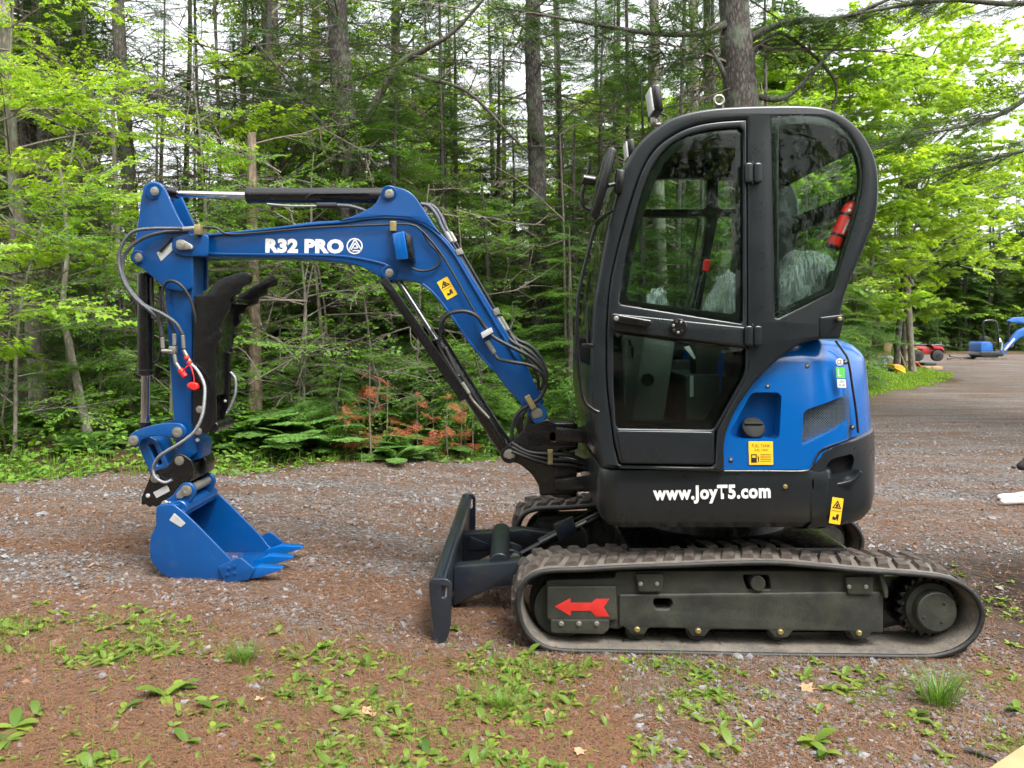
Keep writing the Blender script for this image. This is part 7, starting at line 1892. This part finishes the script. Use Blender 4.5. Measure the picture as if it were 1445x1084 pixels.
# ================================================================== far clearing: small excavator, four-wheeler, odds and ends
M['fblue'] = pbr('far_blue_paint', (.004, .095, .36), .4, 0, .2)
def G(px, Y): 
    x = atx(px, Y); return Vector((x, Y, float(gz(x, Y))))
def far_excavator():
    o = G(1404, 37.5); s = 37.5 / F_PX
    E = empty('small_excavator', o, 'small open blue excavator with roll bar parked far back at the right edge', 'excavator')
    q = lambda px, py, dy=0: P(px, py, 37.5 + dy)
    def fp(name, pts, mat, d=.8, y=0, par=E): return plate(name, rnd(pts, 1.2, 3), 37.5 + y, 37.5 + y + d, mat, par, bev=.03, Yref=37.5)
    for y in (0, .9): fp('rubber_track', [(1378, 508), (1380, 511), (1421, 511), (1423, 508), (1421, 504.5), (1381, 504.5)], M['rubber'], .25, y)
    fp('body', [(1384, 496), (1412, 496), (1414, 500), (1408, 505), (1388, 505), (1383, 502)], M['char'], 1.0)
    hd = fp('hood', [(1384, 484), (1387, 482), (1398, 483), (1401, 487), (1401, 496), (1384, 496)], M['fblue'], 1.0)
    fp('seat', [(1394, 476), (1398, 475), (1401, 482), (1410, 484), (1410, 488), (1396, 487)], M['seat'], .5, .25)
    for y in (.05, .95): tube('roll_bar', [q(1388, 484, y), q(1387.5, 466, y), q(1388, 455, y), q(1392, 452.5, y), q(1402, 452.5, y), q(1406, 456, y), q(1408, 468, y), q(1410, 490, y)], .045, M['black'], E, 8)
    tube('canopy_post', [q(1424, 452, .5), q(1423, 470, .5), q(1423, 488, .5)], .05, M['black'], E, 8, sub=1)
    tube('control_lever', [q(1413, 494, .3), q(1414, 486, .3), q(1412, 479, .3)], .03, M['silver'], E, 6)
    fp('manual_box', [(1410, 476), (1414, 477.5), (1414.5, 483), (1411, 484.5)], M['white'], .05, .1)
    bm_ = fp('boom', [(1419, 500), (1424, 502), (1432, 491), (1446, 478), (1462, 470), (1478, 474), (1478, 464), (1462, 458), (1444, 467), (1434, 480), (1424, 492)], M['fblue'], .2, .4)
    fp('boom_lettering', line2((1427, 492), (1439, 478), 2.6), M['white'], .02, .375, bm_)
    fp('warning_sticker', line2((1424.5, 495), (1427, 492), 2.4), M['yellow'], .02, .375, bm_)
    fp('arm', [(1430, 453), (1438, 448), (1452, 447), (1480, 462), (1480, 470), (1452, 456), (1434, 455)], M['fblue'], .2, .4)
    fp('swing_bracket', [(1411, 494), (1420, 494), (1424, 503), (1414, 504)], M['black'], .3, .35)
far_excavator()
M['dred'] = pbr('dark_red_plastic', (.34, .012, .014), .4, 0, .2)
def atv():
    A = empty('four_wheeler', G(1315, 33), 'red and black four-wheeler parked among the trees right of the maple', 'quad bike')
    Y = 33
    def fp(name, pts, mat, d=.5, y=0, r=1.2): return plate(name, rnd(pts, r, 3), Y + y, Y + y + d, mat, A, bev=.03, Yref=Y)
    for px in (1296, 1324):
        for y in (0, .8):
            c = P(px, 502, Y + y); w_ = lathe('wheel', [(0, .17), (.02, .24), (.2, .24), (.22, .17)], c, c + Vector((0, 1, 0)), M['rim'], A, 22)
            cyl('rim', c - Vector((0, .005, 0)), c + Vector((0, .03, 0)), 0.09, M['black'], w_, 16)
    fp('body', [(1293, 492), (1300, 489), (1322, 490), (1328, 495), (1322, 500), (1298, 499)], M['dred'], .6, .15)
    fp('fender', [(1316, 489), (1321, 486.5), (1327, 487), (1332, 491), (1333, 497), (1328, 493), (1318, 493)], M['dred'], .9, 0)
    fp('fender', [(1289, 494), (1294, 488.5), (1303, 490), (1304, 495), (1296, 493)], M['dred'], .9, 0)
    fp('seat', [(1291, 486), (1300, 485), (1313, 486), (1315, 491), (1292, 491)], M['black'], .4, .25)
    fp('cargo_rack', [(1313, 486.5), (1330, 485.5), (1334, 489), (1333, 490), (1314, 488.5)], M['black'], .9, 0, .5)
    tube('handlebar', [P(1314, 483, Y), P(1314, 482, Y + .4), P(1314, 483, Y + .8)], .02, M['black'], A, 6)
atv()
# wheelbarrow tipped on its nose, yellow tray, two wooden handles
Yw = 22.8
WB = empty('wheelbarrow', G(1270, Yw), 'yellow wheelbarrow tipped over against the maple trunk with its wooden handles up', 'wheelbarrow')
def wb(name, pts, mat, d, y=0, r=1.5): return plate(name, rnd(pts, r, 3), Yw + y, Yw + y + d, mat, WB, bev=.03, Yref=Yw)
M['ytray'] = pbr('yellow_tray_plastic', (.80, .42, .01), .4, 0, .2)
wb('tray', [(1261, 516), (1264, 514), (1272, 515), (1278, 520), (1278.5, 529), (1273, 530.5), (1266, 525)], M['ytray'], .55, r=2.5)
wb('tray_rim', [(1262, 518), (1279, 526), (1278, 528), (1261, 520)], M['ytray'], .66, -.04, .5)
for y in (0, .5): tube('handle', [P(1278, 518, Yw + y), P(1273, 504, Yw + y), P(1269, 497, Yw + y)], .018, M['wood'], WB, 8, sub=1)
lathe('wheel', [(0, .12), (.03, .17), (.07, .17), (.1, .12)], P(1261, 524, Yw + .2), P(1261, 524, Yw + .6), M['rubber'], WB, 18)
# white hoop on a frame, blue bin, orange and wooden pieces
Yh = 25.5
H_ = empty('kids_bicycle', G(1248, Yh), 'small bicycle with white tyres lying behind the young spruce', 'bicycle')
for px in (1255, 1243):
    c = P(px, 511, Yh); w_ = put('wheel', mesh_py('wheel', *sweep_mesh([c + Vector((.17 * math.cos(a), .05 * math.sin(a), .17 * math.sin(a))) for a in np.linspace(0, 6.283, 24, endpoint=False)], .02, 8, True), 60), M['white'], H_)
    cyl('hub', c - Vector((0, .03, 0)), c + Vector((0, .03, 0)), .03, M['steel'], w_, 12)
tube('bike_frame', [P(1243, 511, Yh), P(1247, 505, Yh), P(1252, 505, Yh), P(1255, 511, Yh)], .02, M['fblue'], H_, 8, sub=1)
tube('bike_frame', [P(1243, 511, Yh), P(1250, 512, Yh), P(1252, 505, Yh)], .018, M['fblue'], H_, 8, sub=1)
tube('handlebar', [P(1252, 505, Yh - .15), P(1253, 501, Yh), P(1252, 505, Yh + .15)], .012, M['steel'], H_, 8)
def part_box(name, px, py, Y, wpx, hpx, d, mat, label, cat, rot=(0, 0, 0)):
    c = P(px, py, Y); o = box(name, c, (wpx * Y / F_PX, d, hpx * Y / F_PX), mat, None, rot=rot, bev=.02); return tag(o, label, cat)
o = part_box('leaning_board', 1252, 493, 26.5, 11, 17, .04, M['wood'], 'beige board leaning upright between the spruce and the maple trunk', 'board', (R(10), R(8), 0))
M['orange'] = pbr('orange_plastic', (.75, .13, .02), .45)
tg_ = G(1221, 24)
TR = empty('ride_on_toy', tg_, 'orange plastic ride-on toy on the grass behind the machine', 'toy')
plate('toy_body', rnd([(1216, 519), (1217, 508), (1221, 505), (1224, 510), (1227, 515), (1226, 520), (1222, 522)], 2), 24, 24.35, M['orange'], TR, bev=.03)
for px in (1218, 1225): lathe('toy_wheel', [(0, .07), (.02, .09), (.08, .09), (.1, .07)], P(px, 520, 23.95), P(px, 520, 24.2), M['black'], TR, 16)
SL = empty('sled', G(1296, 27.5), 'curved orange plastic sled lying by the wooden blocks', 'sled')
band('sled_shell', [(1288, 510), (1292, 510), (1296, 512), (1300, 516), (1303, 519)], 1.8, 27.5, 28.1, M['orange'], SL, bev=.01)
tube('sled_rope', [P(1288, 510, 27.5), P(1286, 513, 27.6), P(1287, 517, 27.8)], .012, M['black'], SL, 6)
for px, w_, lab in ((1307, 9, 'short wooden beam end at the back of the drive, left of two'), (1320, 15, 'longer wooden beam at the back of the drive, beside a shorter one')):
    part_box('wooden_beam', px, 519.5, 28.5, w_, 5, .3, M['wood'], lab, 'beam')
part_box('storage_crate', 1308, 513.5, 30, 17, 4, .5, M['grey'], 'low grey crate behind the wooden beams', 'crate')
# branches piled by the far wood
for k, (a_, b_) in enumerate((((1337, 506), (1362, 504)), ((1340, 502), (1358, 507)))):
    A_ = P(*a_, 36.5); B_ = P(*b_, 36.5); stick_thing('brush_stick', A_, B_, .06, 'dead', ('longer' if k else 'shorter') + ' bare pole lying at the foot of the far wood')
# ================================================================== dog lying at the right edge: its white forelegs reach into view
def skin(name, verts, edges, radii, mat, parent=None, sub=2, root=0):
    me = bpy.data.meshes.new(name); me.from_pydata([tuple(v) for v in verts], edges, [])
    o = bpy.data.objects.new('tmp_skin', me); col.objects.link(o)
    md = o.modifiers.new('s', 'SKIN'); ss = o.modifiers.new('d', 'SUBSURF'); ss.levels = sub; ss.render_levels = sub
    lay = me.skin_vertices[0] if me.skin_vertices else None
    if lay is None:
        bm = bmesh.new(); bm.from_mesh(me); bm.verts.layers.skin.verify(); bm.to_mesh(me); bm.free(); lay = me.skin_vertices[0]
    for i, r in enumerate(radii):
        lay.data[i].radius = (r, r) if not isinstance(r, tuple) else r; lay.data[i].use_root = (i == root)
    dg = bpy.context.evaluated_depsgraph_get(); dg.update()
    m2 = bpy.data.meshes.new_from_object(o.evaluated_get(dg)); bpy.data.objects.remove(o)
    m2.materials.clear(); finish(m2, 80)
    return put(name, m2, mat, parent)
def dogmat():
    m, t, out = nodes_of('black_and_white_fur')
    b = t.nodes.new('ShaderNodeBsdfPrincipled'); b.inputs['Roughness'].default_value = .8; lk(t, b.outputs[0], out.inputs[0])
    g_ = t.nodes.new('ShaderNodeNewGeometry'); sx = t.nodes.new('ShaderNodeSeparateXYZ'); lk(t, g_.outputs['Position'], sx.inputs[0])
    n = t.nodes.new('ShaderNodeTexNoise'); n.inputs['Scale'].default_value = 9; lk(t, g_.outputs['Position'], n.inputs['Vector'])
    a = t.nodes.new('ShaderNodeMath'); a.operation = 'MULTIPLY_ADD'; lk(t, n.outputs['Fac'], a.inputs[0]); a.inputs[1].default_value = .12; lk(t, sx.outputs['Z'], a.inputs[2])
    r = t.nodes.new('ShaderNodeMapRange'); r.inputs['From Min'].default_value = .19; r.inputs['From Max'].default_value = .22; lk(t, a.outputs[0], r.inputs['Value'])
    mc = t.nodes.new('ShaderNodeMix'); mc.data_type = 'RGBA'; lk(t, r.outputs[0], mc.inputs[0]); mc.inputs[6].default_value = (.72, .69, .66, 1); mc.inputs[7].default_value = (.012, .011, .011, 1)
    lk(t, mc.outputs[2], b.inputs['Base Color'])
    n2 = t.nodes.new('ShaderNodeTexNoise'); n2.inputs['Scale'].default_value = 90; lk(t, g_.outputs['Position'], n2.inputs['Vector'])
    bp = t.nodes.new('ShaderNodeBump'); bp.inputs['Strength'].default_value = .6; bp.inputs['Distance'].default_value = .01; lk(t, n2.outputs[0], bp.inputs['Height']); lk(t, bp.outputs[0], b.inputs['Normal'])
    return m
M['dog'] = dogmat()
Yd = 6.75; dz = float(gz(atx(1440, Yd), Yd)); x0 = atx(1392, Yd)
D = empty('dog', (x0 + .75, Yd, dz), 'black and white dog lying down, its white forelegs stretched in from the right edge', 'dog')
v = lambda x, y, z: (x0 + x, Yd + y, dz + z)
verts = [v(1.05, .02, .17), v(.85, .02, .18), v(.62, .0, .19), v(.50, -.02, .25), v(.44, -.03, .33), v(.40, -.03, .36), v(.30, -.04, .315), v(.235, -.045, .295),
         v(.55, -.11, .11), v(.42, -.14, .045), v(.20, -.15, .035), v(.08, -.15, .030), v(.025, -.15, .026),
         v(.56, .10, .11), v(.45, .07, .05), v(.28, .04, .035), v(.16, .03, .03), v(.11, .03, .026),
         v(1.00, -.16, .12), v(.86, -.20, .10), v(.98, -.24, .035), v(.80, -.25, .03), v(.73, -.25, .026),
         v(1.02, .18, .12), v(.88, .22, .10), v(1.0, .25, .035), v(.84, .26, .03),
         v(1.25, .0, .10), v(1.45, -.05, .04), v(1.6, -.1, .03)]
edges = [(0, 1), (1, 2), (2, 3), (3, 4), (4, 5), (5, 6), (6, 7), (2, 8), (8, 9), (9, 10), (10, 11), (11, 12), (2, 13), (13, 14), (14, 15), (15, 16), (16, 17), (0, 18), (18, 19), (19, 20), (20, 21), (21, 22), (0, 23), (23, 24), (24, 25), (25, 26), (0, 27), (27, 28), (28, 29)]
rad = [.13, .14, .13, .095, .075, .078, .048, .032, .06, .042, .028, .030, .024, .06, .042, .028, .030, .024, .09, .07, .04, .032, .026, .09, .07, .04, .032, .05, .03, .015]
dog = skin('body', verts, edges, rad, M['dog'], D, 2, 2)
for sy in (-1, 1):
    e = bmesh.new(); bmesh.ops.create_cone(e, cap_ends=True, segments=8, radius1=.032, radius2=.004, depth=.09)
    bmesh.ops.transform(e, matrix=Matrix.Translation(v(.43, -.03 + sy * .055, .425)) @ Matrix.Rotation(R(15 * sy), 4, 'X') @ Matrix.Diagonal((.6, 1, 1, 1)), verts=e.verts)
    me = bpy.data.meshes.new('ear'); e.to_mesh(me); e.free(); put('ear', finish(me, 60), M['dog'], D)
    blob('eye', v(.325, -.035 + sy * .035, .365), (.009, .009, .009), M['ink'], D, sub=2, amp=0)
blob('nose', v(.205, -.047, .30), (.016, .018, .013), M['ink'], D, sub=2, amp=.02)
# ================================================================== labels that would still coincide are told apart from left to right
_by = {}
for o in bpy.data.objects:
    if o.parent is None and o.get('label') and o.get('group') not in (None, 'loose stones on the drive', 'trees across the clearing'):
        _by.setdefault(o['label'], []).append(o)
for lab, os_ in _by.items():
    if len(os_) < 2: continue
    os_.sort(key=lambda o: o.location.x / max(o.location.y, .1))
    n = len(os_)
    wds = ['left of two', 'right of two'] if n == 2 else ['leftmost', 'middle one', 'rightmost'] if n == 3 else ['first', 'second', 'third', 'fourth', 'fifth', 'sixth', 'seventh', 'eighth', 'ninth', 'tenth'][:n]
    if n > 10: continue
    for o, w_ in zip(os_, wds):
        t_ = lab + ', ' + (w_ if n <= 3 else w_ + ' from left')
        if len(t_.split()) <= 16: o['label'] = t_
